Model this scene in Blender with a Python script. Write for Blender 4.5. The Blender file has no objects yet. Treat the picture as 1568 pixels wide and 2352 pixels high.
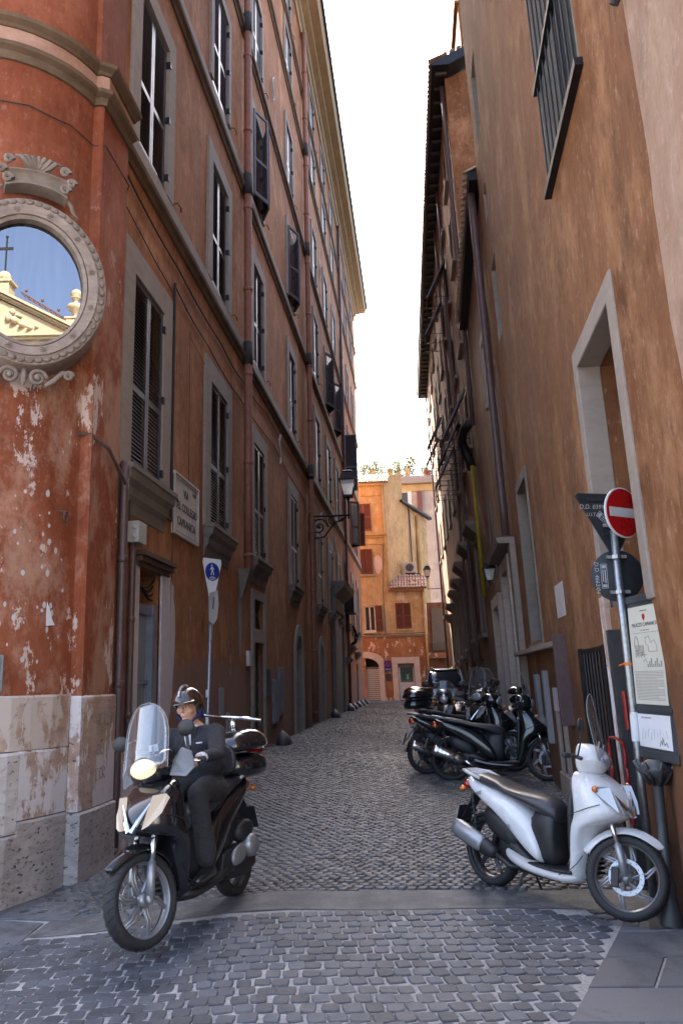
import bpy, bmesh, math, random
import numpy as np
from mathutils import Vector, Matrix, Euler
random.seed(7); rng = np.random.default_rng(7)
S = bpy.context.scene; COL = S.collection
rad = math.radians
# ------------------------------------------------------------------ camera, sky, sun, exposure
cam = bpy.data.objects.new('camera', bpy.data.cameras.new('camera')); COL.objects.link(cam)
cam.data.sensor_fit = 'VERTICAL'; cam.data.sensor_height = 24.0; cam.data.lens = 24.0*1880/2352
cam.data.clip_start = 0.05; cam.data.clip_end = 900
_r = Vector((0.99529098, 0.09393147, -0.02393215)).normalized()
_f = Vector((-0.0872, 0.9757, 0.1998)).normalized()
_u = _r.cross(_f).normalized(); _r = _f.cross(_u).normalized()
M4 = Matrix((( _r.x,_u.x,-_f.x,0),(_r.y,_u.y,-_f.y,0),(_r.z,_u.z,-_f.z,1.7),(0,0,0,1)))
cam.matrix_world = M4; S.camera = cam
SUN_EL = rad(44); SUN_AZ = (-0.52, 0.854)
W = bpy.data.worlds.new('World'); S.world = W; W.use_nodes = True
nt = W.node_tree; nt.nodes.clear()
sky = nt.nodes.new('ShaderNodeTexSky'); sky.sky_type = 'NISHITA'; sky.sun_disc = False
sky.sun_elevation = SUN_EL; sky.sun_rotation = math.atan2(SUN_AZ[0], SUN_AZ[1]); sky.dust_density = 6.0; sky.air_density = 0.85; sky.ozone_density = 0.5
bg = nt.nodes.new('ShaderNodeBackground'); bg.inputs[1].default_value = 0.15
wo = nt.nodes.new('ShaderNodeOutputWorld')
nt.links.new(sky.outputs[0], bg.inputs[0]); nt.links.new(bg.outputs[0], wo.inputs[0])
sl = bpy.data.lights.new('sun', 'SUN'); sl.energy = 5.0; sl.angle = rad(0.55); sl.color = (1, .93, .82)
so = bpy.data.objects.new('sun', sl); COL.objects.link(so)
_d = Vector((SUN_AZ[0]*math.cos(SUN_EL), SUN_AZ[1]*math.cos(SUN_EL), math.sin(SUN_EL)))
so.rotation_euler = _d.to_track_quat('Z', 'Y').to_euler(); so.location = (-20, 40, 60)
S.view_settings.view_transform = 'Standard'; S.view_settings.look = 'None'
S.view_settings.exposure = 2.8; S.view_settings.gamma = 1.0
try:
    S.cycles.max_bounces = 7; S.cycles.diffuse_bounces = 5; S.cycles.glossy_bounces = 4
    S.cycles.transmission_bounces = 6; S.cycles.transparent_max_bounces = 12
    S.cycles.caustics_reflective = False; S.cycles.caustics_refractive = False
    S.cycles.use_denoising = True
except Exception: pass

# ------------------------------------------------------------------ materials
MATS = {}
def N(nt, t, **k):
    n = nt.nodes.new(t)
    for a, b in k.items(): setattr(n, a, b)
    return n
def mat_base(name, col=(.5,.5,.5), rough=.6, metal=0.0, spec=None, coat=0.0):
    m = bpy.data.materials.new(name); m.use_nodes = True
    b = m.node_tree.nodes['Principled BSDF']
    b.inputs['Base Color'].default_value = (*col, 1); b.inputs['Roughness'].default_value = rough
    b.inputs['Metallic'].default_value = metal
    if spec is not None: b.inputs['Specular IOR Level'].default_value = spec
    if coat: b.inputs['Coat Weight'].default_value = coat; b.inputs['Coat Roughness'].default_value = .06
    MATS[name] = m
    return m, m.node_tree, b
def noise(nt, scale, detail=5, rough=.6, stretch=None, off=(0,0,0)):
    g = N(nt, 'ShaderNodeNewGeometry'); mp = N(nt, 'ShaderNodeMapping')
    mp.inputs['Location'].default_value = off
    mp.inputs['Scale'].default_value = stretch or (1,1,1)
    nt.links.new(g.outputs['Position'], mp.inputs[0])
    n = N(nt, 'ShaderNodeTexNoise'); n.inputs['Scale'].default_value = scale
    n.inputs['Detail'].default_value = detail; n.inputs['Roughness'].default_value = rough
    nt.links.new(mp.outputs[0], n.inputs['Vector'])
    return n.outputs['Fac']
def ramp(nt, src, a, b, c0=(0,0,0), c1=(1,1,1)):
    r = N(nt, 'ShaderNodeValToRGB'); r.color_ramp.elements[0].position = a; r.color_ramp.elements[1].position = b
    r.color_ramp.elements[0].color = (*c0,1); r.color_ramp.elements[1].color = (*c1,1)
    nt.links.new(src, r.inputs[0]); return r.outputs[0]
def mixc(nt, fac, a, b, mode='MIX'):
    m = N(nt, 'ShaderNodeMix', data_type='RGBA', blend_type=mode)
    for i, v in ((0, fac), (6, a), (7, b)):
        if isinstance(v, (int, float)): m.inputs[i].default_value = v
        elif isinstance(v, tuple): m.inputs[i].default_value = (*v, 1)
        else: nt.links.new(v, m.inputs[i])
    return m.outputs[2]
def mathn(nt, op, a, b=0.0):
    m = N(nt, 'ShaderNodeMath', operation=op)
    for i, v in enumerate((a, b)):
        if isinstance(v, (int, float)): m.inputs[i].default_value = v
        else: nt.links.new(v, m.inputs[i])
    return m.outputs[0]
def zheight(nt):
    g = N(nt, 'ShaderNodeNewGeometry'); s = N(nt, 'ShaderNodeSeparateXYZ'); nt.links.new(g.outputs['Position'], s.inputs[0])
    return s.outputs
def bump(nt, b, h, strength=.3, dist=.02):
    n = N(nt, 'ShaderNodeBump'); n.inputs['Strength'].default_value = strength; n.inputs['Distance'].default_value = dist
    nt.links.new(h, n.inputs['Height']); nt.links.new(n.outputs[0], b.inputs['Normal'])
def island(nt, lo, hi):
    g = N(nt, 'ShaderNodeNewGeometry'); r = N(nt, 'ShaderNodeMapRange'); r.inputs[3].default_value = lo; r.inputs[4].default_value = hi
    nt.links.new(g.outputs['Random Per Island'], r.inputs[0]); return r.outputs[0]
def plaster(name, c1, c2, c3, patch=(.55,.42,.36), pthr=(.66,.70), chips=None, lower=None, lowz=2.0, streak=.5, bumps=.35, patchscale=.9, band=None, mott=1.0):
    m, nt, b = mat_base(name, c1, .9, spec=.25)
    n1 = noise(nt, .55, 7, .62); n2 = noise(nt, 3.2, 8, .7); st = noise(nt, 1.0, 6, .65, (7,7,.55)); st2 = noise(nt, 1.0, 5, .7, (26,26,1.3))
    c = mixc(nt, ramp(nt, n1, .38, .60), c1, c2)
    n5 = noise(nt, 1.1, 10, .72, (1,1,.7), (5,2,7)); c = mixc(nt, mathn(nt, 'MULTIPLY', ramp(nt, n5, .50, .66), .55*mott), c, tuple(min(1,x*1.45+.02) for x in c3))
    n6 = noise(nt, 1.7, 9, .7, (1,1,.6), (1,9,3)); c = mixc(nt, mathn(nt, 'MULTIPLY', ramp(nt, n6, .54, .68), .55*mott), c, tuple(x*.55 for x in c2))
    c = mixc(nt, mathn(nt, 'MULTIPLY', ramp(nt, st, .45, .72), streak), c, c3)
    c = mixc(nt, mathn(nt, 'MULTIPLY', ramp(nt, st2, .5, .8), streak*.6), c, tuple(x*.62 for x in c1))
    c = mixc(nt, mathn(nt, 'MULTIPLY', ramp(nt, n2, .35, .75), .35), c, tuple(min(1,x*1.35) for x in c3))
    n7 = noise(nt, 13, 8, .8, (1,1,.55), (4,4,4)); c = mixc(nt, mathn(nt, 'MULTIPLY', ramp(nt, n7, .55, .66), .32*mott), c, tuple(min(1,x*1.3+.14) for x in c3))
    n8 = noise(nt, 9, 8, .8, (1,1,.4), (7,1,4)); c = mixc(nt, mathn(nt, 'MULTIPLY', ramp(nt, n8, .55, .68), .40*mott), c, tuple(x*.5 for x in c2))
    z = zheight(nt)
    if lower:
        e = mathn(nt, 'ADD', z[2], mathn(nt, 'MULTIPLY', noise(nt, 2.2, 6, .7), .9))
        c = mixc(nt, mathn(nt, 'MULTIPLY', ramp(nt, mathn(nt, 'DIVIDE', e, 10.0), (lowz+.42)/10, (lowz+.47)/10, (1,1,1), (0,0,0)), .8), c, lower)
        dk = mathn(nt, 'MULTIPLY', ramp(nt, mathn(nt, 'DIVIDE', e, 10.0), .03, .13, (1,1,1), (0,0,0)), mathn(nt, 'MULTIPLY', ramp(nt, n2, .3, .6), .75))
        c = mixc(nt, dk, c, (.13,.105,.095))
    pn = noise(nt, patchscale, 9, .68, (1,1,.55), (3.1,1.7,.4))
    pm = ramp(nt, pn, *pthr)
    c = mixc(nt, mathn(nt, 'MULTIPLY', pm, .8), c, patch)
    h = mathn(nt, 'ADD', mathn(nt, 'MULTIPLY', n2, .5), mathn(nt, 'MULTIPLY', pm, -.35))
    if chips:
        cn = noise(nt, chips[0], 6, .75, (1.5,1.5,.8), (9,4,2)); cm = ramp(nt, cn, chips[1], chips[1]+.025)
        zf = ramp(nt, mathn(nt, 'DIVIDE', z[2], 10.0), chips[2]/10, chips[3]/10, (1,1,1), (0,0,0))
        cm = mathn(nt, 'MULTIPLY', cm, zf)
        bl = mathn(nt, 'MULTIPLY', mathn(nt, 'MULTIPLY', ramp(nt, noise(nt, 1.9, 9, .75, (1,1,.6), (2,2,8)), .46, .60), zf), .50*chips[4] if len(chips)>4 else 0.0); c = mixc(nt, bl, c, (.55,.36,.26))
        c = mixc(nt, mathn(nt, 'MULTIPLY', cm, .85), c, (.62,.50,.44)); h = mathn(nt, 'ADD', h, mathn(nt, 'MULTIPLY', cm, -.5))
    nt.links.new(c, b.inputs['Base Color'])
    fine = noise(nt, 60, 3, .6)
    h = mathn(nt, 'ADD', h, mathn(nt, 'MULTIPLY', fine, .12))
    bump(nt, b, h, bumps, .03)
    return m
plaster('red_plaster', (.235,.058,.022), (.18,.046,.020), (.29,.098,.048), patch=(.46,.25,.19), pthr=(.70,.74), chips=(1.6,.585,5.0,7.5,1.0), streak=.5)
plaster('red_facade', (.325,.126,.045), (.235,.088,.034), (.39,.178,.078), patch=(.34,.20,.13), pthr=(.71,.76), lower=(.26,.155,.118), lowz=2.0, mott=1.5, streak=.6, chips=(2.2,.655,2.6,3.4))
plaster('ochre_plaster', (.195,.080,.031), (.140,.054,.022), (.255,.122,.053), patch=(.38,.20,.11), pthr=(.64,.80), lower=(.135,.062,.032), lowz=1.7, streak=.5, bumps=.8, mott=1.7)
plaster('pale_plaster', (.36,.23,.16), (.29,.18,.12), (.42,.31,.23), patch=(.27,.16,.11), pthr=(.60,.66), streak=.4, bumps=.8)
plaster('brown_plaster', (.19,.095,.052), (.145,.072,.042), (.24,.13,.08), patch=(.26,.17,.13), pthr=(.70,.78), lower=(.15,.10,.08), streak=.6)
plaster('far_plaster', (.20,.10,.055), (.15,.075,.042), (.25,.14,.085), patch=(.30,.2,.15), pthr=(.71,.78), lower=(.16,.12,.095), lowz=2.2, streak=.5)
plaster('orange_plaster', (.44,.28,.115), (.33,.19,.075), (.50,.35,.18), patch=(.55,.36,.18), pthr=(.66,.74), streak=.6)
plaster('peach_plaster', (.42,.31,.16), (.33,.23,.11), (.50,.40,.25), patch=(.66,.58,.46), pthr=(.60,.70), streak=.55)
plaster('rust_plaster', (.28,.125,.055), (.22,.095,.045), (.38,.19,.09), patch=(.66,.56,.48), pthr=(.585,.60), patchscale=2.6, streak=.4)
plaster('grey_plaster', (.38,.33,.29), (.33,.28,.25), (.43,.39,.35), patch=(.42,.36,.32), pthr=(.6,.66), streak=.25, bumps=.8)
plaster('yellow_plaster', (.42,.30,.13), (.34,.23,.10), (.48,.36,.20), patch=(.5,.3,.1), pthr=(.62,.72), streak=.7)
plaster('cream_plaster', (.40,.34,.225), (.37,.31,.20), (.42,.37,.26), streak=.15, mott=.2, patch=(.3,.25,.18))
def stonemat(name, c1, c2, dark, scale=3.0, pits=True, rough=.85, thr=(.62,.68), bumps=.6, paint=None):
    m, nt, b = mat_base(name, c1, rough, spec=.3)
    n1 = noise(nt, scale, 8, .68); n2 = noise(nt, scale*1.2, 6, .7, (1,1,4.5), (2,5,1)); n3 = noise(nt, scale*5, 5, .7, (1,1,2.2))
    c = mixc(nt, ramp(nt, n1, .35, .65), c1, c2)
    c = mixc(nt, mathn(nt, 'MULTIPLY', ramp(nt, n2, .48, .7), .4), c, dark)
    pm = ramp(nt, n3, *thr)
    if pits: c = mixc(nt, mathn(nt, 'MULTIPLY', pm, .9), c, tuple(x*.35 for x in dark))
    if paint:
        pn = noise(nt, 1.7, 8, .7, (1.2,1.2,.5), (1,8,3)); c = mixc(nt, mathn(nt, 'MULTIPLY', ramp(nt, pn, .50, .53), .85), c, paint)
    nt.links.new(c, b.inputs['Base Color'])
    h = mathn(nt, 'SUBTRACT', mathn(nt, 'MULTIPLY', n1, .6), mathn(nt, 'MULTIPLY', pm, .8 if pits else .1)); bump(nt, b, h, bumps, .02)
    return m
stonemat('travertine', (.56,.44,.37), (.34,.20,.13), (.20,.11,.07), 2.4, paint=(.60,.52,.46))
stonemat('travertine_white', (.74,.71,.69), (.62,.56,.52), (.30,.24,.20), 3.2, thr=(.60,.66))
stonemat('travertine_dark', (.38,.34,.32), (.52,.47,.44), (.12,.10,.09), 3.2, thr=(.58,.66))
stonemat('travertine_pink', (.40,.26,.19), (.54,.42,.36), (.24,.14,.10), 2.6, thr=(.60,.66), paint=(.74,.71,.72))
stonemat('surround', (.33,.275,.23), (.28,.235,.20), (.18,.145,.115), 2.0, pits=False)
stonemat('surround_warm', (.40,.30,.18), (.34,.25,.15), (.2,.14,.09), 2.0, pits=False)
stonemat('surround_dark', (.24,.21,.18), (.19,.165,.14), (.12,.10,.08), 2.0, pits=False)
stonemat('moulding', (.115,.072,.042), (.17,.115,.075), (.035,.024,.017), 2.5, pits=False)
stonemat('frame_stone', (.36,.29,.24), (.26,.20,.165), (.11,.09,.08), 6.0, pits=False, bumps=.8)
stonemat('carved_stone', (.27,.215,.175), (.19,.15,.12), (.12,.10,.085), 6.0, pits=False, bumps=.8)
stonemat('pink_band', (.50,.32,.25), (.34,.17,.11), (.30,.14,.09), 2.2, pits=False)
stonemat('doorstone', (.60,.52,.46), (.50,.42,.36), (.34,.27,.22), 3.0)
stonemat('plaque_stone', (.58,.53,.47), (.50,.45,.40), (.42,.36,.31), 4.0, pits=False, bumps=.2)
stonemat('roof_tile', (.40,.27,.20), (.52,.40,.31), (.16,.11,.09), 5.0, pits=False)
def cobmat(name, lo, hi, tint=(1,1,1), rough=.42):
    m, nt, b = mat_base(name, lo, rough, spec=.5)
    g = N(nt, 'ShaderNodeNewGeometry'); oi = N(nt, 'ShaderNodeObjectInfo')
    r = mathn(nt, 'FRACT', mathn(nt, 'ADD', g.outputs['Random Per Island'], oi.outputs['Random']))
    c = mixc(nt, r, tuple(lo), tuple(hi))
    n = noise(nt, 34, 5, .7); c = mixc(nt, mathn(nt, 'MULTIPLY', ramp(nt, n, .48, .75), .35), c, (.19,.185,.19))
    big = noise(nt, .8, 5, .6); c = mixc(nt, mathn(nt, 'MULTIPLY', ramp(nt, big, .45, .7), .4), c, (.15,.15,.155))
    b2 = noise(nt, 1.9, 8, .75, None, (3,8,1)); c = mixc(nt, mathn(nt, 'MULTIPLY', ramp(nt, b2, .52, .66), .6), c, (.024,.024,.027))
    nt.links.new(c, b.inputs['Base Color'])
    rr = mathn(nt, 'ADD', mathn(nt, 'MULTIPLY', n, .35), rough-.15); nt.links.new(rr, b.inputs['Roughness'])
    bump(nt, b, mathn(nt, 'ADD', noise(nt, 90, 4, .7), mathn(nt, 'MULTIPLY', n, 1.5)), .45, .006)
cobmat('cobble', (.040,.047,.060), (.098,.108,.130), rough=.5)
cobmat('cobble_alley', (.034,.035,.040), (.130,.130,.138), rough=.36)
cobmat('slab', (.085,.09,.102), (.135,.14,.155), rough=.6)
m, nt, b = mat_base('mortar', (.30,.29,.28), .95)
c = mixc(nt, ramp(nt, noise(nt, 1.4, 7, .7), .34, .60), (.37,.36,.35), (.22,.215,.21)); c = mixc(nt, mathn(nt,'MULTIPLY',ramp(nt, noise(nt, 45, 4, .8), .4, .7),.6), c, (.68,.67,.66))
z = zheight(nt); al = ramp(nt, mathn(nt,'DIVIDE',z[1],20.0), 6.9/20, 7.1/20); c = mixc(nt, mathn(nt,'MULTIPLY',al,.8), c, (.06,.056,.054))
nt.links.new(c, b.inputs['Base Color']); bump(nt, b, noise(nt, 70, 4, .8), .8, .01)
m, nt, b = mat_base('paving_band', (.17,.17,.175), .6)
c = mixc(nt, ramp(nt, noise(nt, 3.5, 10, .8), .42, .60), (.060,.062,.068), (.165,.163,.16)); c = mixc(nt, mathn(nt,'MULTIPLY',ramp(nt, noise(nt, 120, 3, .8), .5, .7),.5), c, (.30,.29,.28))
nt.links.new(c, b.inputs['Base Color']); bump(nt, b, noise(nt, 40, 5, .8), .6, .01)
def flat(name, col, rough=.5, metal=0, spec=None, coat=0, var=.25, scale=8, bumps=0):
    m, nt, b = mat_base(name, col, rough, metal, spec, coat)
    if var:
        n = noise(nt, scale, 6, .7); c = mixc(nt, ramp(nt, n, .3, .7), tuple(x*(1-var) for x in col), tuple(min(1,x*(1+var)) for x in col)); nt.links.new(c, b.inputs['Base Color'])
        nt.links.new(mathn(nt, 'ADD', mathn(nt, 'MULTIPLY', n, .3), max(0,rough-.15)), b.inputs['Roughness'])
        if bumps: bump(nt, b, n, bumps, .05 if name.startswith('suit') else .01)
    return m
flat('shutter_dark', (.085,.072,.078), .34, spec=.6)
flat('shutter_brown', (.14,.045,.03), .5)
flat('shutter_teal', (.03,.05,.055), .5)
flat('window_white', (.62,.60,.57), .45)
flat('wood_door', (.055,.045,.045), .6, bumps=.2)
flat('grey_paint', (.17,.18,.20), .5)
flat('blue_grey', (.20,.23,.29), .4)
flat('iron', (.025,.025,.027), .5, .6)
flat('rust_iron', (.10,.055,.04), .75)
flat('pipe_red', (.26,.105,.062), .6, bumps=.2)
flat('pipe_brown', (.10,.060,.058), .45)
flat('pipe_grey', (.13,.125,.13), .45, .3)
flat('pipe_yellow', (.36,.26,.015), .45, var=.15)
flat('cable', (.035,.028,.025), .8)
flat('galvanised', (.34,.36,.38), .38, .85, scale=30)
flat('plastic_grey', (.42,.42,.40), .5, var=.08)
flat('board_grey', (.060,.064,.070), .42, .2, var=.15)
flat('sign_back', (.026,.030,.036), .5, .3, var=.2)
flat('sign_white', (.72,.72,.72), .35, var=.05)
flat('sign_red', (.50,.008,.010), .3, var=.08, scale=4)
flat('sign_blue', (.012,.03,.22), .35, var=.08)
flat('sign_green', (.01,.18,.07), .4, var=.05)
flat('paper', (.60,.58,.48), .7, var=.05)
flat('paper_white', (.72,.73,.75), .7, var=.05)
flat('ink', (.04,.035,.03), .7, var=0)
flat('faint_ink', (.25,.23,.21), .8, var=0)
flat('chalk', (.38,.40,.42), .8, var=0)
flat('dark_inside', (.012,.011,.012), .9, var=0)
flat('inside_brown', (.14,.062,.03), .9)
flat('inside_grey', (.17,.15,.125), .9)
flat('white_patch', (.52,.47,.47), .9, var=.12, scale=5, bumps=.4)
flat('grey_patch', (.27,.275,.29), .9, var=.1, bumps=.3)
flat('red_plastic', (.26,.012,.01), .35, var=.1)
# vehicles
flat('white_paint', (.71,.71,.71), .25, coat=.7, var=.06, scale=14)
flat('white_lower', (.56,.55,.54), .35, coat=.3, var=.10)
flat('black_paint', (.010,.011,.014), .16, coat=1.0, var=0)
flat('green_black', (.008,.014,.014), .16, coat=1.0, var=0)
flat('black_plastic', (.022,.022,.024), .48, var=.2)
flat('seat_vinyl', (.030,.030,.036), .38, spec=.6, var=.1)
flat('rubber', (.026,.026,.028), .72, var=.25, scale=30)
flat('chrome', (.72,.73,.75), .12, 1.0, var=0)
flat('alloy', (.36,.37,.39), .38, .6, var=.1)
flat('alloy_dark', (.14,.14,.15), .35, .8, var=.1)
flat('steel_disc', (.50,.52,.56), .45, .6, var=.05)
flat('lens_orange', (.62,.16,.02), .15, coat=1, var=0)
flat('lens_red', (.40,.01,.01), .15, coat=1, var=0)
flat('lens_clear', (.42,.42,.44), .12, .3, coat=1, var=0)
flat('car_paint', (.55,.58,.62), .25, .3, coat=.8, var=0)
flat('car_glass', (.05,.06,.07), .06, coat=1, var=0)
# person
flat('suit', (.020,.021,.029), .85, var=.3, scale=7, bumps=1.0)
flat('suit_trousers', (.030,.030,.036), .85, var=.3, scale=7, bumps=1.0)
flat('shirt', (.62,.66,.75), .8, var=.05)
flat('skin', (.55,.31,.21), .5, var=.10, scale=20)
flat('shoe', (.015,.014,.015), .25, coat=.6, var=0)
flat('hair', (.03,.018,.012), .7, var=.2)
flat('helmet_black', (.035,.018,.012), .12, coat=1.0, var=0)
flat('strap_blue', (.01,.015,.10), .7, var=.2)
flat('eye_white', (.6,.6,.6), .3, var=0)
def glassm(name, tint, alpha, rough=.05):
    m = bpy.data.materials.new(name); m.use_nodes = True; nt = m.node_tree; nt.nodes.clear()
    o = N(nt,'ShaderNodeOutputMaterial'); mx = N(nt,'ShaderNodeMixShader'); t = N(nt,'ShaderNodeBsdfTransparent'); g = N(nt,'ShaderNodeBsdfGlossy'); f = N(nt,'ShaderNodeFresnel')
    t.inputs[0].default_value = (*tint,1); g.inputs['Roughness'].default_value = rough; f.inputs[0].default_value = 1.5
    a = mathn(nt,'ADD',mathn(nt,'MULTIPLY',f.outputs[0],.28),alpha); nt.links.new(a, mx.inputs[0]); nt.links.new(t.outputs[0], mx.inputs[1]); nt.links.new(g.outputs[0], mx.inputs[2])
    m2 = N(nt,'ShaderNodeMixShader'); df = N(nt,'ShaderNodeBsdfDiffuse'); df.inputs[0].default_value = (.7,.72,.75,1); m2.inputs[0].default_value = .03; nt.links.new(mx.outputs[0], m2.inputs[1]); nt.links.new(df.outputs[0], m2.inputs[2]); nt.links.new(m2.outputs[0], o.inputs[0])
    MATS[name] = m
glassm('windshield', (.88,.90,.92), .04)
m, nt, b = mat_base('lantern_glass', (.75,.76,.74), .25, spec=.5); b.inputs['Transmission Weight'].default_value = .35
m, nt, b = mat_base('window_glass', (.035,.045,.05), .06, spec=.8)
m, nt, b = mat_base('door_glass', (.20,.235,.225), .12, spec=.6)
m = bpy.data.materials.new('mirror_glass'); m.use_nodes = True; nt = m.node_tree; nt.nodes.clear()
o_ = N(nt,'ShaderNodeOutputMaterial'); g_ = N(nt,'ShaderNodeBsdfGlossy'); g_.inputs['Roughness'].default_value = 0.004
cc = mixc(nt, ramp(nt, noise(nt, 2.0, 4, .6, (8,8,.8)), .3, .7), (.225,.22,.235), (.26,.25,.26)); nt.links.new(cc, g_.inputs[0]); nt.links.new(g_.outputs[0], o_.inputs[0]); MATS['mirror_glass'] = m
def emis(name, col, st):
    m, nt, b = mat_base(name, (.8,.8,.8), .2); b.inputs['Base Color'].default_value = (.35,.33,.30,1); b.inputs['Emission Color'].default_value = (*col,1); b.inputs['Emission Strength'].default_value = st
emis('lamp_lit', (1,.80,.48), .15)
emis('lamp_side', (1,.80,.62), .055)
# foliage
m, nt, b = mat_base('leaf', (.10,.16,.03), .6)
c = mixc(nt, island(nt,0,1), (.10,.14,.015), (.26,.27,.04)); nt.links.new(c, b.inputs['Base Color']); b.inputs['Subsurface Weight'].default_value = 0

# ------------------------------------------------------------------ mesh helpers
STUFFY = {'panel_seam','rafter_ends','window_backing','recess_backing','plaster_chips','graffiti','louvres','anchor_irons','wall_crack','tangled_wires','printed_lines','plan_drawing','map_lines','tread_groove','disc_hole','incised_star','fanlight_bars','window_bars','door_cables','shutter_hook','leaves','stems','shutter_stay','radiator_grille','nose_vents','relief_figure','railing','shield_slot','rubber','cable_gland','maker_sticker'}
class MB:
    def __init__(s): s.v = []; s.f = []
    def add(s, vs, fs):
        o = len(s.v); s.v += [tuple(p) for p in vs]; s.f += [tuple(i+o for i in f) for f in fs]; return s
    def hexa(s, p):   # 8 pts: bottom 4 ccw, top 4
        return s.add(p, [(3,2,1,0),(4,5,6,7),(0,1,5,4),(1,2,6,5),(2,3,7,6),(3,0,4,7)])
    def box(s, x0,x1,y0,y1,z0,z1):
        return s.hexa([(x0,y0,z0),(x1,y0,z0),(x1,y1,z0),(x0,y1,z0),(x0,y0,z1),(x1,y0,z1),(x1,y1,z1),(x0,y1,z1)])
    def fbox(s, fr, s0,s1,z0,z1,d0,d1):   # box in a wall frame
        return s.hexa([fr(s0,z0,d0),fr(s1,z0,d0),fr(s1,z0,d1),fr(s0,z0,d1),fr(s0,z1,d0),fr(s1,z1,d0),fr(s1,z1,d1),fr(s0,z1,d1)])
    def fquad(s, fr, s0,s1,z0,z1,d): return s.add([fr(s0,z0,d),fr(s1,z0,d),fr(s1,z1,d),fr(s0,z1,d)], [(0,1,2,3)])
    def prism(s, pts, ex):     # pts list 3d polygon, ex extrusion vec
        n = len(pts); q = [tuple(Vector(p)+Vector(ex)) for p in pts]
        return s.add(list(pts)+q, [tuple(range(n))[::-1], tuple(range(n,2*n))]+[(i,(i+1)%n,n+(i+1)%n,n+i) for i in range(n)])
    def tube(s, path, r, n=8, cap=True):
        P = [Vector(p) for p in path]; R = r if isinstance(r,(list,tuple)) else [r]*len(P)
        vs = []; ref = None
        for i,p in enumerate(P):
            t = (P[min(i+1,len(P)-1)]-P[max(i-1,0)]).normalized()
            if ref is None: ref = Vector((0,0,1)) if abs(t.z)<.9 else Vector((1,0,0))
            a = t.cross(ref).normalized(); bb = a.cross(t).normalized(); ref = bb
            for k in range(n):
                th = 2*math.pi*k/n; vs.append(p+a*math.cos(th)*R[i]+bb*math.sin(th)*R[i])
        fs = [(i*n+k, i*n+(k+1)%n, (i+1)*n+(k+1)%n, (i+1)*n+k) for i in range(len(P)-1) for k in range(n)]
        if cap: fs += [tuple(range(n))[::-1], tuple((len(P)-1)*n+k for k in range(n))]
        return s.add(vs, fs)
    def loft(s, rings, cap=True, closed=True):
        n = len(rings[0]); vs = [p for r in rings for p in r]; m = n if closed else n-1
        fs = [(i*n+k, i*n+(k+1)%n, (i+1)*n+(k+1)%n, (i+1)*n+k) for i in range(len(rings)-1) for k in range(m)]
        if cap: fs += [tuple(range(n))[::-1], tuple((len(rings)-1)*n+k for k in range(n))]
        return s.add(vs, fs)
    def lathe(s, prof, c, axis='z', n=24, cap=False):   # prof (r,h)
        rings = []
        for r,h in prof:
            ring = []
            for k in range(n):
                t = 2*math.pi*k/n; a,b_ = r*math.cos(t), r*math.sin(t)
                if axis=='z': ring.append((c[0]+a,c[1]+b_,c[2]+h))
                elif axis=='y': ring.append((c[0]+a,c[1]+h,c[2]+b_))
                else: ring.append((c[0]+h,c[1]+a,c[2]+b_))
            rings.append(ring)
        return s.loft(rings, cap)
    def ell(s, c, r, n=10, m=7, rot=None):
        rings=[]
        for i in range(m+1):
            ph = -math.pi/2+math.pi*i/m; ph = max(min(ph,1.5),-1.5)
            ring=[]
            for k in range(n):
                t=2*math.pi*k/n; v = Vector((r[0]*math.cos(ph)*math.cos(t), r[1]*math.cos(ph)*math.sin(t), r[2]*math.sin(ph)))
                if rot: v = rot@v
                ring.append(tuple(Vector(c)+v))
            rings.append(ring)
        return s.loft(rings)
    def mesh(s, name, mat=None, smooth=False):
        me = bpy.data.meshes.new(name); me.from_pydata(s.v, [], s.f)
        bm = bmesh.new(); bm.from_mesh(me); bmesh.ops.recalc_face_normals(bm, faces=bm.faces); bm.to_mesh(me); bm.free()
        if smooth: me.polygons.foreach_set('use_smooth', [True]*len(me.polygons))
        if mat: me.materials.append(MATS[mat])
        me.update(); return me
    def build(s, name, mat, parent=None, smooth=False, bevel=0, sub=0, auto=None):
        return link(name, s.mesh(name, mat, smooth or sub>0 or auto is not None), parent, bevel, sub, auto)
def link(name, me, parent=None, bevel=0, sub=0, auto=None):
    o = bpy.data.objects.new(name, me); COL.objects.link(o); o['leafbuilt'] = 1
    if parent is not None:
        o.parent = parent
        if parent.parent is None: o.matrix_parent_inverse = Matrix.LocRotScale(parent.location, parent.rotation_euler, None).inverted()
    if bevel:
        md = o.modifiers.new('bevel','BEVEL'); md.width = bevel; md.segments = 2; md.limit_method = 'ANGLE'
    if sub:
        md = o.modifiers.new('sub','SUBSURF'); md.levels = sub; md.render_levels = sub
    if auto is not None:
        for e in me.edges: pass
        bm = bmesh.new(); bm.from_mesh(me)
        for e in bm.edges:
            if len(e.link_faces)==2 and e.calc_face_angle(0) > rad(auto): e.smooth = False
        bm.to_mesh(me); bm.free()
    del o['leafbuilt']
    if name in STUFFY: o['kind'] = 'stuff'
    return o
def tag(o, label=None, cat=None, group=None, kind=None):
    if label: o['label'] = label
    if cat: o['category'] = cat
    if group: o['group'] = group
    if kind: o['kind'] = kind
    return o
def thing(name, label, cat, loc=(0,0,0), group=None):
    o = bpy.data.objects.new(name, None); COL.objects.link(o); o.location = loc; o.empty_display_size = .1
    return tag(o, label, cat, group)
def copy_tree(o, parent=None):
    c = o.copy(); COL.objects.link(c); c.parent = parent
    if parent is not None: c.matrix_parent_inverse = o.matrix_parent_inverse.copy()
    for ch in o.children: copy_tree(ch, c)
    return c
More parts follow.
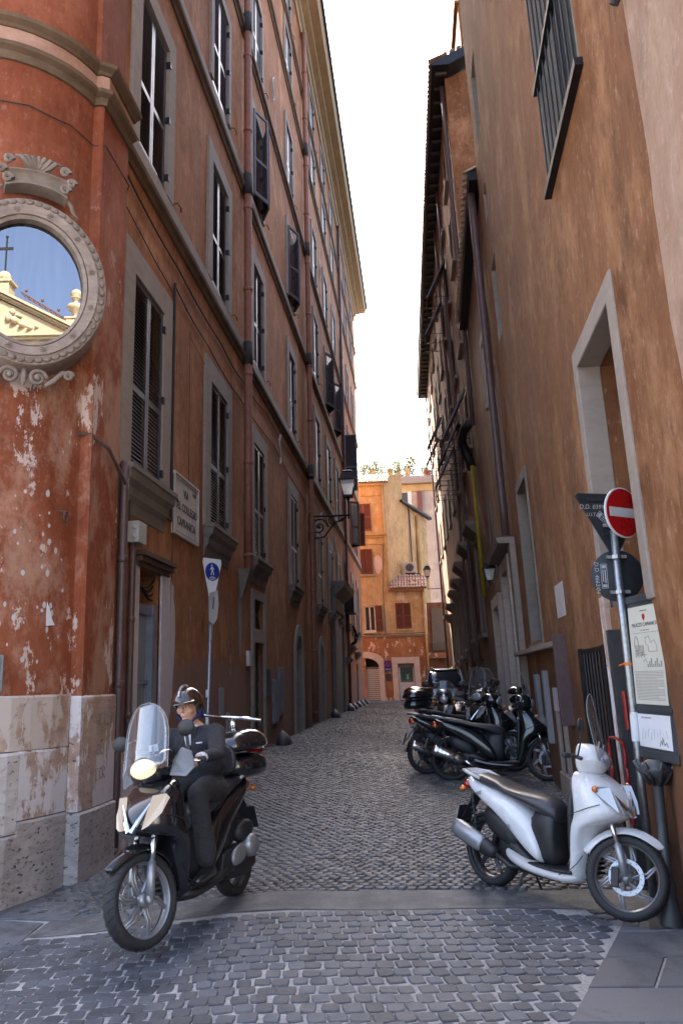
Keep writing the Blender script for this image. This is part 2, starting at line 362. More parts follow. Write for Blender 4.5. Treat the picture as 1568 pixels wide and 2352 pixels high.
def text(body, size, fr_mat, mat, parent, extrude=.002, name='lettering', align='CENTER', shear=0):
    cu = bpy.data.curves.new(name, 'FONT'); cu.body = body; cu.size = size; cu.extrude = extrude; cu.align_x = align; cu.align_y = 'CENTER'; cu.shear = shear
    cu.materials.append(MATS[mat]); cu.resolution_u = 3
    me_ = bpy.data.objects.new(name, cu); COL.objects.link(me_); bpy.context.view_layer.update(); mm = bpy.data.meshes.new_from_object(me_.evaluated_get(bpy.context.evaluated_depsgraph_get())); bpy.data.objects.remove(me_); o = bpy.data.objects.new(name, mm); COL.objects.link(o); o.parent = parent; o['kind'] = 'stuff'
    if parent is not None and parent.parent is None and parent.type=='EMPTY': o.matrix_parent_inverse = Matrix.LocRotScale(parent.location, parent.rotation_euler, None).inverted()
    o.matrix_basis = fr_mat
    return o
def basis(origin, xa, ya):    # text frame
    xa = Vector(xa).normalized(); za = xa.cross(Vector(ya)).normalized(); ya = za.cross(xa)
    return Matrix(((xa.x,ya.x,za.x,origin[0]),(xa.y,ya.y,za.y,origin[1]),(xa.z,ya.z,za.z,origin[2]),(0,0,0,1)))
def gz(x, y):
    b = float(np.interp(y, [-50,5,16,23,200], [0,0,.22,.27,.28]))
    sx = min(1,max(0,(-x-.9)/2.4)); sx = sx*sx*(3-2*sx); sy = 1-min(1,max(0,(y-8)/8)); sy = sy*sy*(3-2*sy)
    return b - .21*sx*sy
XL = -3.44
FL = lambda s,z,d=0: (XL+d, s, z)
FR = lambda s,z,d=0: (1.61+.02*s-.035*z-d, s, z)
FF = lambda s,z,d=0: (2.33-.011*s-.033*z-d, s, z)
YE = 54.5
FE = lambda s,z,d=0: (s, YE-d, z)
def wall_grid(mb, fr, s0, s1, z0, z1, holes, depth=.22, ds=None):
    ss = sorted({s0,s1}|{h[0] for h in holes}|{h[1] for h in holes}); zs = sorted({z0,z1}|{h[2] for h in holes}|{h[3] for h in holes})
    for a,b in zip(ss[:-1],ss[1:]):
        for c,d in zip(zs[:-1],zs[1:]):
            if any(h[0]-1e-6<=a and b<=h[1]+1e-6 and h[2]-1e-6<=c and d<=h[3]+1e-6 for h in holes): continue
            mb.fquad(fr,a,b,c,d,0)
    for h in holes:
        a,b,c,d = h[:4]; D = h[4] if len(h)>4 else depth
        mb.add([fr(a,c,0),fr(b,c,0),fr(b,d,0),fr(a,d,0),fr(a,c,-D),fr(b,c,-D),fr(b,d,-D),fr(a,d,-D)],[(0,1,5,4),(1,2,6,5),(2,3,7,6),(3,0,4,7)])
# ------------------------------------------------------------------ ground
def ground_sheet():
    xs = [-80,-40,-20,-12,-8,-6]+list(np.arange(-5,4.01,.5))+[5,7,10,20,40,80]; ys = [-80,-40,-20,-8,-2,0,2,3]+list(np.arange(4,24,.6))+[24,27,33,45,60,80,120,200]
    v = [(x,y,gz(x,y)-.004) for y in ys for x in xs]; n = len(xs)
    f = [(j*n+i,j*n+i+1,(j+1)*n+i+1,(j+1)*n+i) for j in range(len(ys)-1) for i in range(n-1)]
    return MB().add(v,f)
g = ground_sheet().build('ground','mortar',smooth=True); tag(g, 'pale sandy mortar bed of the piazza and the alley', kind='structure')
paving = thing('cobbled_piazza','dark grey square cobbles with wide pale joints in the foreground','paving'); del paving['category']; paving['kind']='structure'
def stone_geo(w, l, h, seed, bev=.16):
    r = random.Random(seed); P = []
    for k,(z,f) in enumerate(((-.03,1.0),(h*.55,1.0),(h,1-bev))):
        for (sx,sy) in ((-1,-1),(0,-1.04),(1,-1),(1.03,0),(1,1),(0,1.04),(-1,1),(-1.03,0)):
            j = r.uniform(-.05,.05) if k<2 else r.uniform(-.03,.03)
            rr = .955 if sx and sy and abs(sx)==1 and abs(sy)==1 else 1
            P.append((sx*w/2*f*rr*(1+j), sy*l/2*f*rr*(1+j), z+(r.uniform(-.0015,.0015))))
    P.append((0,0,h*1.02))
    F = [(i,(i+1)%8,8+(i+1)%8,8+i) for i in range(8)]+[(8+i,8+(i+1)%8,16+(i+1)%8,16+i) for i in range(8)]+[(16+i,16+(i+1)%8,24) for i in range(8)]
    return P,F
CV = []
for k in range(14):
    P,F = stone_geo(.101,.116,.010,k,.09); CV.append(MB().add(P,F).mesh('cobblestone_shape','cobble',False))
def quadring(o, w=0): pass
def piazza_pos():
    out = []
    pitchx, pitchy = .112,.130
    for j in range(-8,68):
        for i in range(-98,62):
            u = i*pitchx + (j*.43+.13*math.sin(j*2.1))*pitchx; v = 1.2 + j*pitchy*.98
            ang = .10+.10*math.sin(u*.55+.5)+.035*u
            x = u*math.cos(.12)-(v-5)*math.sin(.12)*.7 + .03*math.sin(v*3+u)
            y = v + .20*math.sin(u*.62+.6) + .045*u*u*.25 - .06*u
            x += random.uniform(-.009,.009); y += random.uniform(-.008,.008)
            out.append((x,y,ang*.6+.12))
    return out
def slab_edge_x(y): return .65+(y-4.56)*.40 if y<6.4 else 99
pos = []
for (x,y,a) in piazza_pos():
    if y>6.46+.03*math.sin(x*5) or x<-9 or x>8: continue
    if x>slab_edge_x(y)-.03: continue
    pos.append((x,y,a))
Rm = M4.to_3x3().transposed()
def prj(x,y,z):
    w = Rm@(Vector((x,y,z))-Vector((0,0,1.7))); return (784+1880*w.x/-w.z, 1176-1880*w.y/-w.z, -w.z)
def inview(x,y,z,m=40):
    p = prj(x,y,z); return p[2]>0 and -m<p[0]<1568+m and p[1]<2352+m
vis = sorted([p for p in pos if inview(p[0],p[1],gz(p[0],p[1]))], key=lambda p: prj(p[0],p[1],0)[2])
near = set(vis[:300])
for k,(x,y,a) in enumerate(vis[:300]):
    o = bpy.data.objects.new('cobblestone', CV[k%14]); COL.objects.link(o); o.parent = paving
    o.location = (x,y,gz(x,y)-.006+random.uniform(0,.004)); o.rotation_euler = (random.uniform(-.02,.02),random.uniform(-.02,.02),a+random.uniform(-.10,.10)+random.choice((0,math.pi))); sc = random.uniform(.88,1.07); o.scale = (sc*random.uniform(.88,1.06),random.uniform(.86,1.04),1)
def mass(name, items, geo, mat, parent, label=None):
    K = len(geo); base = [np.array(P) for P,F in geo]; F0 = np.array([f if len(f)==4 else f for f in []]) if False else None
    V=[];FF_=[];n=0
    for k,(x,y,z,a,sx,sy) in enumerate(items):
        P = base[k%K]; c,s_ = math.cos(a),math.sin(a); q = np.empty_like(P); px=P[:,0]*sx; py=P[:,1]*sy
        tx,ty = random.uniform(-.05,.05),random.uniform(-.05,.05)
        q[:,0]=x+px*c-py*s_; q[:,1]=y+px*s_+py*c; q[:,2]=z+P[:,2]+px*tx+py*ty
        V.append(q); FF_.append([tuple(i+n for i in f) for f in geo[k%K][1]]); n+=len(P)
    me = bpy.data.meshes.new(name); me.from_pydata(np.concatenate(V).tolist(),[],[f for l in FF_ for f in l]); me.polygons.foreach_set('use_smooth',[mat!='cobble']*len(me.polygons)); me.materials.append(MATS[mat]); me.update()
    o = link(name, me, parent); o['kind']='stuff'
    if label: o['label']=label
    return o
geoP = [stone_geo(.101,.116,.010,k,.09) for k in range(14)]
rest = [(x,y,gz(x,y)-.006+random.uniform(0,.004),a+random.uniform(-.06,.06),random.uniform(.86,1.05),random.uniform(.86,1.04)) for (x,y,a) in pos if (x,y,a) not in near and y>-3]
mass('cobblestones', rest, geoP, 'cobble', paving)
# slabs on the right of the piazza and beside the left plinth, and the smooth band across the mouth of the alley
def slab(x0,y0,x1,y1,x2,y2,x3,y3,parent):
    P=[(x0,y0),(x1,y1),(x2,y2),(x3,y3)]; c=(sum(p[0] for p in P)/4,sum(p[1] for p in P)/4); vs=[]
    for z,f in ((-.05,.965),(.003,.965),(.008,.945)):
        for p in P:
            x=c[0]+(p[0]-c[0])*f; y=c[1]+(p[1]-c[1])*f; vs.append((x,y,gz(x,y)+z))
    MB().add(vs,[(0,1,5,4),(1,2,6,5),(2,3,7,6),(3,0,4,7),(4,5,9,8),(5,6,10,9),(6,7,11,10),(7,4,8,11),(8,9,10,11)]).build('slab','slab',parent)
side = thing('stone_slab_paving','large grey stone slabs laid along the edges of the piazza','paving'); del side['category']; side['kind']='structure'
for r in range(-4,4):
    y0 = 4.56+r*.47; y1=y0+.47
    for c in range(0,10):
        xa,xb = slab_edge_x(y0)+c*.62+(.3 if r%2 else 0)-(.3 if r%2 and c==0 else 0), 0
        a0 = slab_edge_x(y0)+(c*.62-(.25 if r%2 and c else 0)); a1 = slab_edge_x(y0)+((c+1)*.62-(.25 if r%2 else 0)); sh=.188
        if y1<6.47: slab(a0,y0+.02*c,a1,y0+.02*(c+1),a1+sh,y1+.02*(c+1),a0+sh,y1+.02*c,side)
for c in range(2): slab(1.42+c*.55,6.0,1.95+c*.55,6.02,1.95+c*.55,6.45,1.5+c*.55,6.45,side)
for (q) in ((-3.62,6.42,-3.05,6.35,-3.08,6.85,-3.6,6.95),(-3.58,6.97,-2.87,6.87,-2.93,7.4,-3.5,7.5),(-3.48,7.52,-2.94,7.43,-3.02,8.1,-3.42,8.1),(-3.4,8.15,-3.02,8.15,-3.05,9.0,-3.4,9.0)): slab(*q,side)
band = MB(); xs = np.linspace(-3.06,2.1,30)
band.add([(x,6.5+.02*math.sin(x*3)+(j*.5),gz(x,6.5+j*.5)+.002+.001*math.sin(x*4)) for j in range(2) for x in xs],[(i,i+1,30+i+1,30+i) for i in range(29)])
tag(band.build('paving_band','paving_band',smooth=True),'smooth grey asphalt strip crossing the mouth of the alley',kind='structure')
alley = thing('alley_cobbles','small worn basalt cobbles running up the alley','paving'); del alley['category']; alley['kind']='structure'
geoA = [stone_geo(.083,.078,.011,50+k,.13) for k in range(14)]
def geoS(k):
    r=random.Random(k+99); w,l,h=.083,.078,.011; P=[(sx*w/2*f,sy*l/2*f,z+r.uniform(-.001,.001)) for z,f in ((-.02,1),(h,.86)) for sx,sy in ((-1,-1),(1,-1),(1,1),(-1,1))]
    return P,[(0,1,5,4),(1,2,6,5),(2,3,7,6),(3,0,4,7),(4,5,6,7)]
items=[];itemsF=[]
y=7.04
while y<53:
    row = int(round((y-7.04)/.082)); fan = 0
    for i in range(-40,31):
        x = i*.087+(.0435 if row%2 else 0)+random.uniform(-.008,.008); yy = y+.10*math.cos((x+.6)*1.25)-.10+ .05*math.sin(x*2.3+y*.7)+random.uniform(-.008,.008)
        if x<-3.42 or x>2.2 or yy<7.02: continue
        a = -.125*math.sin((x+.6)*1.25)+.1*math.cos(x*2.3+y*.7)+random.uniform(-.10,.10)
        t = (x,yy,gz(x,yy)-.006+random.uniform(0,.007)+.006*math.sin(x*1.7+yy),a,random.uniform(.8,1.06),random.uniform(.82,1.05))
        (items if yy<17 else itemsF).append(t)
    y += .082
mass('near_cobblestones',items,geoA,'cobble_alley',alley)
mass('distant_cobblestones',itemsF,[geoS(k) for k in range(8)],'cobble_alley',alley)

# ------------------------------------------------------------------ left palazzo
pal = thing('terracotta_palazzo','tall terracotta palazzo with rounded corner and shuttered windows lining the left side','building',(XL,30,0))
S1,S2,S3,S4,S5 = 8.33,12.25,16.35,20.35,22.75
ZT = 25.6; YL = 51.0
colsL = [(9.82,11.02),(13.62,14.78),(17.38,18.45),(22.55,23.85),(28.75,30.05),(32.5,33.75),(36.2,37.4),(40.3,41.5),(43.4,44.5),(46.6,47.7)]
colsL = [(9.35,10.58),(13.25,14.48),(17.02,18.2),(22.2,23.4),(28.35,29.6),(32.1,33.4),(35.7,36.95),(39.7,40.9),(43.2,44.4),(46.8,48.0)]
rowsL = [(4.25,6.85),(8.75,11.15),(12.85,15.15),(16.6,18.75),(20.4,22.3),(22.95,24.75)]
doors = [(9.85,10.75,.02,3.12,.35),(17.0,18.1,.1,2.5,.25),(17.05,17.95,2.78,3.4,.25)]
arch = [(22.45,24.55,.1,2.95),(28.0,30.0,.1,2.9)]
holes = list(doors)
for c,(a,b) in enumerate(colsL):
    for r,(z0,z1) in enumerate(rowsL):
        if r==5 and c<3: pass
        holes.append((a,b,z0,z1,.14))
for (a,b,z0,z1) in arch: holes.append((a+.45,b-.45,z0,z1,.35))
holes += [(40.6,41.7,.1,2.6,.3),(45.5,46.4,.1,2.5,.3),(36.0,36.6,1.2,2.2,.2)]
mb = MB(); wall_grid(mb, FL, 8.8, YL, -.3, ZT, holes); mb.add([(XL,YL,-.3),(XL-12,YL,-.3),(XL-12,YL,ZT),(XL,YL,ZT)],[(0,1,2,3)])
mb.add([(XL,8.8,ZT),(XL,YL,ZT),(XL-12,YL,ZT),(XL-12,8.8,ZT)],[(0,1,2,3)]); mb.add([(XL-12,YL,-.3),(XL-12,7,-.3),(XL-12,7,ZT),(XL-12,YL,ZT)],[(0,1,2,3)])
mb.build('facade_wall','red_facade',pal)
# dark backs
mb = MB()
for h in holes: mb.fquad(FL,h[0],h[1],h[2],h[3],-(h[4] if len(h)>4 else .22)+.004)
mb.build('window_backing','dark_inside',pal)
BAY = [(-15,6.9),(-7,6.93),(-5.4,6.95),(-4.9,6.98),(-4.5,7.04),(-4.17,7.14),(-4.0,7.22),(-3.87,7.31),(-3.75,7.42),(-3.65,7.54),(-3.57,7.67),(-3.50,7.83),(-3.45,8.0)]
STRIP = [(-3.36,8.0),(-3.335,8.02),(-3.33,8.8),(XL,8.81)]
def extr(mb, path, z0, z1, off=0.0):
    P=[]; n=len(path)
    for i,p in enumerate(path):
        a=Vector(path[max(i-1,0)]); b_=Vector(path[min(i+1,n-1)]); t=(b_-a).normalized(); nn=Vector((t.y,-t.x)); P.append((p[0]+nn.x*off,p[1]+nn.y*off))
    mb.add([(x,y,z0) for x,y in P]+[(x,y,z1) for x,y in P],[(i,i+1,n+i+1,n+i) for i in range(n-1)]); return P
mb = MB(); extr(mb,BAY,1.55,ZT); mb.build('rounded_corner','red_plaster',pal,smooth=True)
mb = MB(); extr(mb,[BAY[-1]]+STRIP,1.55,S1); extr(mb,[BAY[-1],(-3.40,8.02),(-3.40,8.8),(XL,8.81)],S1,ZT); mb.build('corner_strip','red_plaster',pal)
# string courses swept along a path with a profile (out, z)
def sweep(mb, path, prof, close_ends=True):
    n=len(path); rings=[]
    for i,p in enumerate(path):
        a=Vector(path[max(i-1,0)]); b_=Vector(path[min(i+1,n-1)]); t1=(Vector(p)-a).normalized() if i else (b_-Vector(p)).normalized(); t2=(b_-Vector(p)).normalized() if i<n-1 else t1
        n1=Vector((t1.y,-t1.x)); n2=Vector((t2.y,-t2.x)); m_=(n1+n2); m_=m_/max(.5,m_.length_squared/2) if m_.length>0 else n1
        rings.append([(p[0]+m_.x*d,p[1]+m_.y*d,z) for d,z in prof])
    mb.loft(rings, close_ends)
def sw(path, prof, name, mat, **k): 
    m_=MB(); sweep(m_,path,prof); return m_.build(name,mat,pal,**k)
bayfull = BAY[:-1]+[(-3.45,8.0),(-3.36,8.0),(-3.33,8.02),(-3.33,8.8)]
sw(bayfull,[(-.05,S1-.12),(.03,S1-.12),(.05,S1-.04),(.11,S1-.01),(.12,S1+.03),(.08,S1+.05),(-.05,S1+.05)],'lower_moulding','moulding')
sw(bayfull,[(-.05,S1+.052),(.06,S1+.052),(.06,S1+.23),(-.05,S1+.23)],'frieze_band','pink_band')
sw(bayfull,[(-.05,S1+.232),(.08,S1+.232),(.10,S1+.26),(.16,S1+.29),(.17,S1+.33),(.14,S1+.35),(-.05,S1+.37)],'upper_moulding','moulding')
fl = [(XL,8.82),(XL,YL)]
for k,(z,hh) in enumerate(((S1,.38),(S2,.42),(S3,.38),(S4,.30),(S5+.0,.14))):
    sw(fl,[(-.05,z-.10),(.03,z-.10),(.05,z-.03),(.10,z+.0),(.11,z+.06),(.05,z+.08),(-.05,z+.08)],'string_course','moulding')
    sw(fl,[(-.05,z+.082),(.045,z+.082),(.045,z+hh),(-.05,z+hh)],'sill_band','surround')
for z in (S2,): sw(bayfull,[(-.05,z-.1),(.1,z-.04),(.12,z+.06),(.045,z+.08),(.045,z+.4),(-.05,z+.4)],'string_course','moulding')
# crowning cornice
cp = [(-.1,ZT-.45),(.06,ZT-.45),(.08,ZT-.15),(.16,ZT-.10),(.18,ZT+.08),(.40,ZT+.16),(.42,ZT+.30),(.74,ZT+.36),(.78,ZT+.55),(.82,ZT+.62),(.82,ZT+.70),(-.1,ZT+.80)]
path = [(XL,7.5),(XL,YL),(XL-9,YL+.01)]
m_=MB(); sweep(m_,path,cp); m_.build('cornice','surround_warm',pal)
m_=MB(); sweep(m_,path,[(.70,ZT+.71),(.90,ZT+.71),(.93,ZT+.80),(.3,ZT+.95)]); m_.build('gutter','iron',pal)
# travertine plinth blocks
def blk(path, z0, z1, off, mat, name='plinth_block', tk=.25):
    m_=MB(); n=len(path); P=extr(MB(),path,0,1,off); Q=extr(MB(),path,0,1,off-tk)
    r=[[(P[i][0],P[i][1],z0),(P[i][0],P[i][1],z1-.02),(P[i][0]*.93+Q[i][0]*.07,P[i][1]*.93+Q[i][1]*.07,z1),(Q[i][0],Q[i][1],z1),(Q[i][0],Q[i][1],z0)] for i in range(n)]
    m_.loft(r); o=m_.build(name,mat,pal); return o
bA = [(-5.0,6.93),(-4.55,6.98),(-4.15,7.06),(-3.93,7.16),(-3.80,7.28),(-3.72,7.40)]
bA0 = [(-4.3,6.78),(-4.05,6.85),(-3.86,6.95),(-3.74,7.08),(-3.66,7.22),(-3.62,7.36)]
blk(bA0,-.3,.42,.02,'travertine_dark'); blk(bA0,.43,1.12,0,'travertine_white')
blk([(-7,6.9),(-5.0,6.92),(-4.31,6.80)],-.3,1.12,0,'travertine_white')
mid = [(-3.63,7.37),(-3.56,7.55),(-3.49,7.75),(-3.44,7.97)]
blk(mid,-.3,.52,.03,'travertine_dark'); blk(mid,.53,1.125,.01,'travertine_pink')
blk([(-7,6.93),(-5.0,6.95),(-4.3,6.98),(-4.05,7.05),(-3.88,7.16),(-3.72,7.33),(-3.62,7.5),(-3.52,7.72),(-3.46,7.97)],1.13,1.62,.03,'travertine')
st_ = [(-3.43,7.975),(-3.375,7.975),(-3.325,7.99),(-3.30,8.3),(-3.30,8.86),(-3.4,8.87)]
blk(st_,-.35,.50,.03,'travertine_dark'); blk(st_,.51,1.60,.0,'travertine_pink')
blk([(XL+.06,9.3),(XL+.06,9.55),(XL+.06,9.82)],-.3,1.05,.0,'travertine_pink')
# graffiti strokes on the strip block
gm = MB()
def scrib(mb, pts, o, ux, r=.004):
    mb.tube([(o[0]+ux[0]*a, o[1]+ux[1]*a, o[2]+b_) for a,b_ in pts], r, 5)
base=( -3.297,8.33,1.28); ux=(0.0,1.0)
L_ = {'R':[(0,0),(0,.12),(.05,.11),(.05,.07),(0,.06),(.06,0)],'E':[(.05,.0),(0,0),(0,.11),(.05,.11)],'C':[(.06,.09),(.02,.11),(0,.06),(.02,.0),(.06,.02)],'U':[(0,.1),(.01,.01),(.05,.01),(.06,.1)],'I':[(0,0),(0.01,.1)],'G':[(.06,.09),(.02,.11),(0,.06),(.02,.0),(.06,.02),(.06,.05),(.03,.05)]}
for row,(w,zz) in enumerate((('RECUR',1.30),('C',1.17),('CRI',1.00),('ECR',.76))):
    for k,ch in enumerate(w): scrib(gm,L_[ch],(-3.297,8.36+k*.085+(.1 if row==1 else 0),zz),ux)
gm.build('graffiti','faint_ink',pal)
# windows
def shutter_leaf(parent, fr, s0,s1,z0,z1, mat='shutter_dark', slats='mesh', flip=1, mid=.42):
    f = MB(); w=.062; t0,t1=.0,.045
    f.fbox(fr,s0,s0+w,z0,z1,t0,t1); f.fbox(fr,s1-w,s1,z0,z1,t0,t1); zm=z0+(z1-z0)*mid
    for a,b_ in ((z0,z0+.09),(zm-.04,zm+.04),(z1-.07,z1)): f.fbox(fr,s0+w,s1-w,a,b_,t0,t1-.003)
    leaf = f.build('shutter',mat,parent)
    allm = MB()
    for a,b_ in ((z0+.09,zm-.04),(zm+.04,z1-.07)):
        n = max(3,int((b_-a)/.052))
        for i in range(n):
            zc = a+(i+.5)*(b_-a)/n; h=.031
            P=[fr(s0+w,zc+h*.6,.004),fr(s1-w,zc+h*.6,.004),fr(s1-w,zc+h*.6+.008,.006),fr(s0+w,zc+h*.6+.008,.006),fr(s0+w,zc-h*.8,.036),fr(s1-w,zc-h*.8,.036),fr(s1-w,zc-h*.8+.008,.040),fr(s0+w,zc-h*.8+.008,.040)]
            if slats=='parts': MB().hexa(P).build('slat',mat,leaf)
            else: allm.hexa(P)
    if slats!='parts': allm.build('louvres',mat,leaf)
    if slats=='parts': pass
    return leaf
def window(parent, fr, s0,s1,z0,z1, mat='shutter_dark', surround='surround', slats='mesh', sill=None, openness=0, fw=.20, recess=-.05, hooks=True, sp=.05):
    m_=MB(); m_.fbox(fr,s0-fw,s0+.004,z0-.02,z1+fw,-.03,sp); m_.fbox(fr,s1-.004,s1+fw,z0-.02,z1+fw,-.03,sp); m_.fbox(fr,s0+.004,s1-.004,z1-.004,z1+fw,-.03,sp-.002)
    wn = m_.build('window_surround',surround,parent,bevel=0)
    mdl=(s0+s1)/2
    if openness==0:
        f2=lambda s,z,d=0: fr(s,z,d+recess)
        if slats=='parts':
            shutter_leaf(parent,f2,s0+.015,mdl-.005,z0+.02,z1-.02,mat,'parts'); shutter_leaf(parent,f2,mdl+.005,s1-.015,z0+.02,z1-.02,mat,'parts')
        else:
            shutter_leaf(wn,f2,s0+.015,mdl-.005,z0+.02,z1-.02,mat); shutter_leaf(wn,f2,mdl+.005,s1-.015,z0+.02,z1-.02,mat)
    else:
        w=mdl-s0; a=openness
        def hinge(sh, sg):
            c_,s_=math.cos(a),math.sin(a)
            return lambda s,z,d=0: fr(sh+sg*(s*c_)- (sg*d*s_)*1.0, z, .03+s*s_+d*c_)
        shutter_leaf(wn,hinge(s0,1),0,w-.01,z0+.02,z1-.02,mat); shutter_leaf(wn,hinge(s1,-1),0,w-.01,z0+.02,z1-.02,mat)
        g_=MB(); g_.fquad(fr,s0,s1,z0,z1,-.10); g_.build('pane','window_glass',wn)
    if hooks:
        h_=MB()
        h_.tube([fr(s1+fw+.05,z0+.05,.0),fr(s1+fw+.05,z0+.05,.10),fr(s1+fw+.14,z0+.03,.12),fr(s1+fw+.16,z0-.03,.12)],.010,5)
        for zz in (z0+.25,(z0+z1)/2,z1-.25): h_.fbox(fr,s1-.03,s1+.03,zz-.05,zz+.05,-.01,sp+.015)
        h_.build('shutter_hook','iron',wn)
    return wn
def consolesill(parent, fr, s0,s1,z, w=.28, fw=.24):
    rings=[]
    for (o_,zz) in [(o*.68,q) for o,q in ((.02,z-.50),(.04,z-.36),(.12,z-.30),(.14,z-.20),(.24,z-.14),(.26,z-.04),(.30,z-.03),(.30,z+.03),(.02,z+.045))]:
        e=o_*.5; a,b_=s0-fw*.75-e,s1+fw*.5+e
        if zz<z-.32: a,b_=s0-fw*.9,s1+fw*.9
        rings.append([fr(a,zz,-.02),fr(a,zz,o_),fr(b_,zz,o_),fr(b_,zz,-.02)])
    MB().loft(rings).build('window_sill','surround_dark',parent)
for c,(a,b_) in enumerate(colsL):
    for r,(z0,z1) in enumerate(rowsL):
        if c==5 and r==0: pass
        op = 0
        if r==2 and c in (2,3,5,6): op=rad(24)
        if r==3 and c in (): op=1
        if r==4 and c in (): op=rad(22)
        if r==5 and c in (): op=rad(36)
        if r==1 and c==8: op=rad(50)
        near_=(r==0 and c<2)
        window(pal,FL,a,b_,z0,z1,slats='parts' if near_ else 'mesh',openness=op,fw=(.36,.30,.2,.18,.17,.17)[r],recess=-.02 if r==0 else -.05,surround='surround' if c<7 else 'surround',hooks=(c<6))
        if r==0: consolesill(pal,FL,a,b_,z0-.02,fw=.30)
# shop door at the near end
m_=MB(); m_.fbox(FL,9.62,9.85,.0,3.14,-.02,.03); m_.fbox(FL,10.75,11.12,.0,3.14,-.02,.035); m_.build('door_surround','white_patch',pal)
m_=MB()
for i,(z,d) in enumerate(((3.13,.06),(3.19,.11),(3.26,.15))): m_.fbox(FL,9.72-.02*i,11.0+.02*i,z,z+.058,-.02,d)
m_.build('door_hood','rust_iron',pal)
dr=MB(); dr.fbox(FL,9.86,9.93,.12,2.72,-.16,-.06); dr.fbox(FL,10.60,10.74,.12,2.72,-.16,-.04); dr.fbox(FL,9.93,10.60,2.58,2.70,-.16,-.055); dr.fbox(FL,9.93,10.60,.12,.9,-.15,-.10); dr.fbox(FL,9.93,10.60,1.7,1.74,-.15,-.09)
d_=dr.build('shop_door','blue_grey',pal); MB().fquad(FL,9.93,10.60,.9,2.58,-.13).build('pane','door_glass',d_)
cu=MB(); cu.add([FL(9.93+.67*i/24,z,-.18+.02*math.sin(i*1.6)) for z in (.9,2.58) for i in range(17)],[(i,i+1,18+i,17+i) for i in range(16)]); cu.build('curtain','window_white',d_,smooth=True)
cb=MB()
for k in range(5): cb.tube([FL(9.88+.85*t,2.86+.07*math.sin(t*5+k)+.04*k,-.10+.03*k*math.sin(3*t)) for t in np.linspace(0,1,8)],.012,5)
cb.build('door_cables','cable',pal)
# panelled wooden door with barred window above
m_=MB(); m_.fbox(FL,16.78,17.0,.0,3.6,-.02,.05); m_.fbox(FL,18.1,18.3,.0,3.6,-.02,.05); m_.fbox(FL,17.0,18.1,2.5,2.78,-.02,.055); m_.fbox(FL,17.0,18.1,3.4,3.6,-.02,.052); m_.build('door_surround','surround',pal)
d_=MB().fbox(FL,17.0,18.1,.1,2.5,-.2,-.12).build('wooden_door','wood_door',pal)
for i in range(2):
    for j,(z0,z1) in enumerate(((.2,.75),(.82,1.15),(1.22,1.6),(1.67,2.0),(2.07,2.42))): MB().fbox(FL,17.06+i*.53,17.52+i*.53,z0,z1,-.12,-.085).build('panel','wood_door',d_,bevel=.012)
b2=MB()
for i in range(6): b2.tube([FL(17.1+i*.155,2.76+t*.66,-.05+.02*math.sin(t*9)) for t in np.linspace(0,1,7)],.013,6)
for z in (2.9,3.1,3.28): b2.tube([FL(17.03,z,-.05),FL(17.97,z,-.05)],.012,6)
b2.build('window_bars','iron',pal)
# arched doorways
for (a,b_,z0,z1) in arch:
    so_=MB(); ia,ib=a+.456,b_-.456; cx=(ia+ib)/2; r_=(ib-ia)/2; zs_=z1-r_; Rr=r_+.30
    pin=[(ia,z0-.2),(ia,zs_)]+[(cx-r_*math.cos(t),zs_+r_*math.sin(t)) for t in np.linspace(.15,math.pi-.15,13)]+[(ib,zs_),(ib,z0-.2)]
    pout=[(a+.15,z0-.2),(a+.15,zs_)]+[(cx-Rr*math.cos(t),zs_+Rr*math.sin(t)) for t in np.linspace(.15,math.pi-.15,13)]+[(b_-.15,zs_),(b_-.15,z0-.2)]
    so_.loft([[FL(*p,d) for p in pin] for d in (-.34,.06)],False,False); so_.loft([[FL(*p,.06) for p in pin],[FL(*p,.06) for p in pout]],False,False); so_.loft([[FL(*p,.06) for p in pout],[FL(*p,-.02) for p in pout]],False,False)
    # spandrel fill
    n=len(pin); top=[(p[0],z1+.001) for p in pin]; so_.loft([[FL(*p,-.001) for p in pin[1:-1]],[FL(p[0],z1+.001,-.001) for p in pin[1:-1]]],False,False)
    so_.build('arch_surround','surround',pal)
    dd=MB().fbox(FL,ia,ib,z0-.05,zs_-.03,-.3,-.22).build('wooden_door','wood_door',pal)
    for i in range(2):
        for (q0,q1) in ((z0+.1,z0+.6),(z0+.7,z0+1.2),(z0+1.3,zs_-.12)): MB().fbox(FL,ia+.06+i*r_,ia+r_-.04+i*r_,q0,q1,-.22,-.19).build('panel','wood_door',dd,bevel=.012)
    fb=MB()
    for t in np.linspace(.2,math.pi-.2,8): fb.tube([FL(cx,zs_,-.15),FL(cx-r_*math.cos(t),zs_+r_*math.sin(t),-.15)],.012,5)
    fb.tube([FL(ia,zs_,-.15),FL(ib,zs_,-.15)],.025,6); fb.tube([FL(cx-r_*.55*math.cos(t),zs_+r_*.55*math.sin(t),-.15) for t in np.linspace(0,math.pi,12)],.012,5)
    fb.build('fanlight_bars','iron',pal)
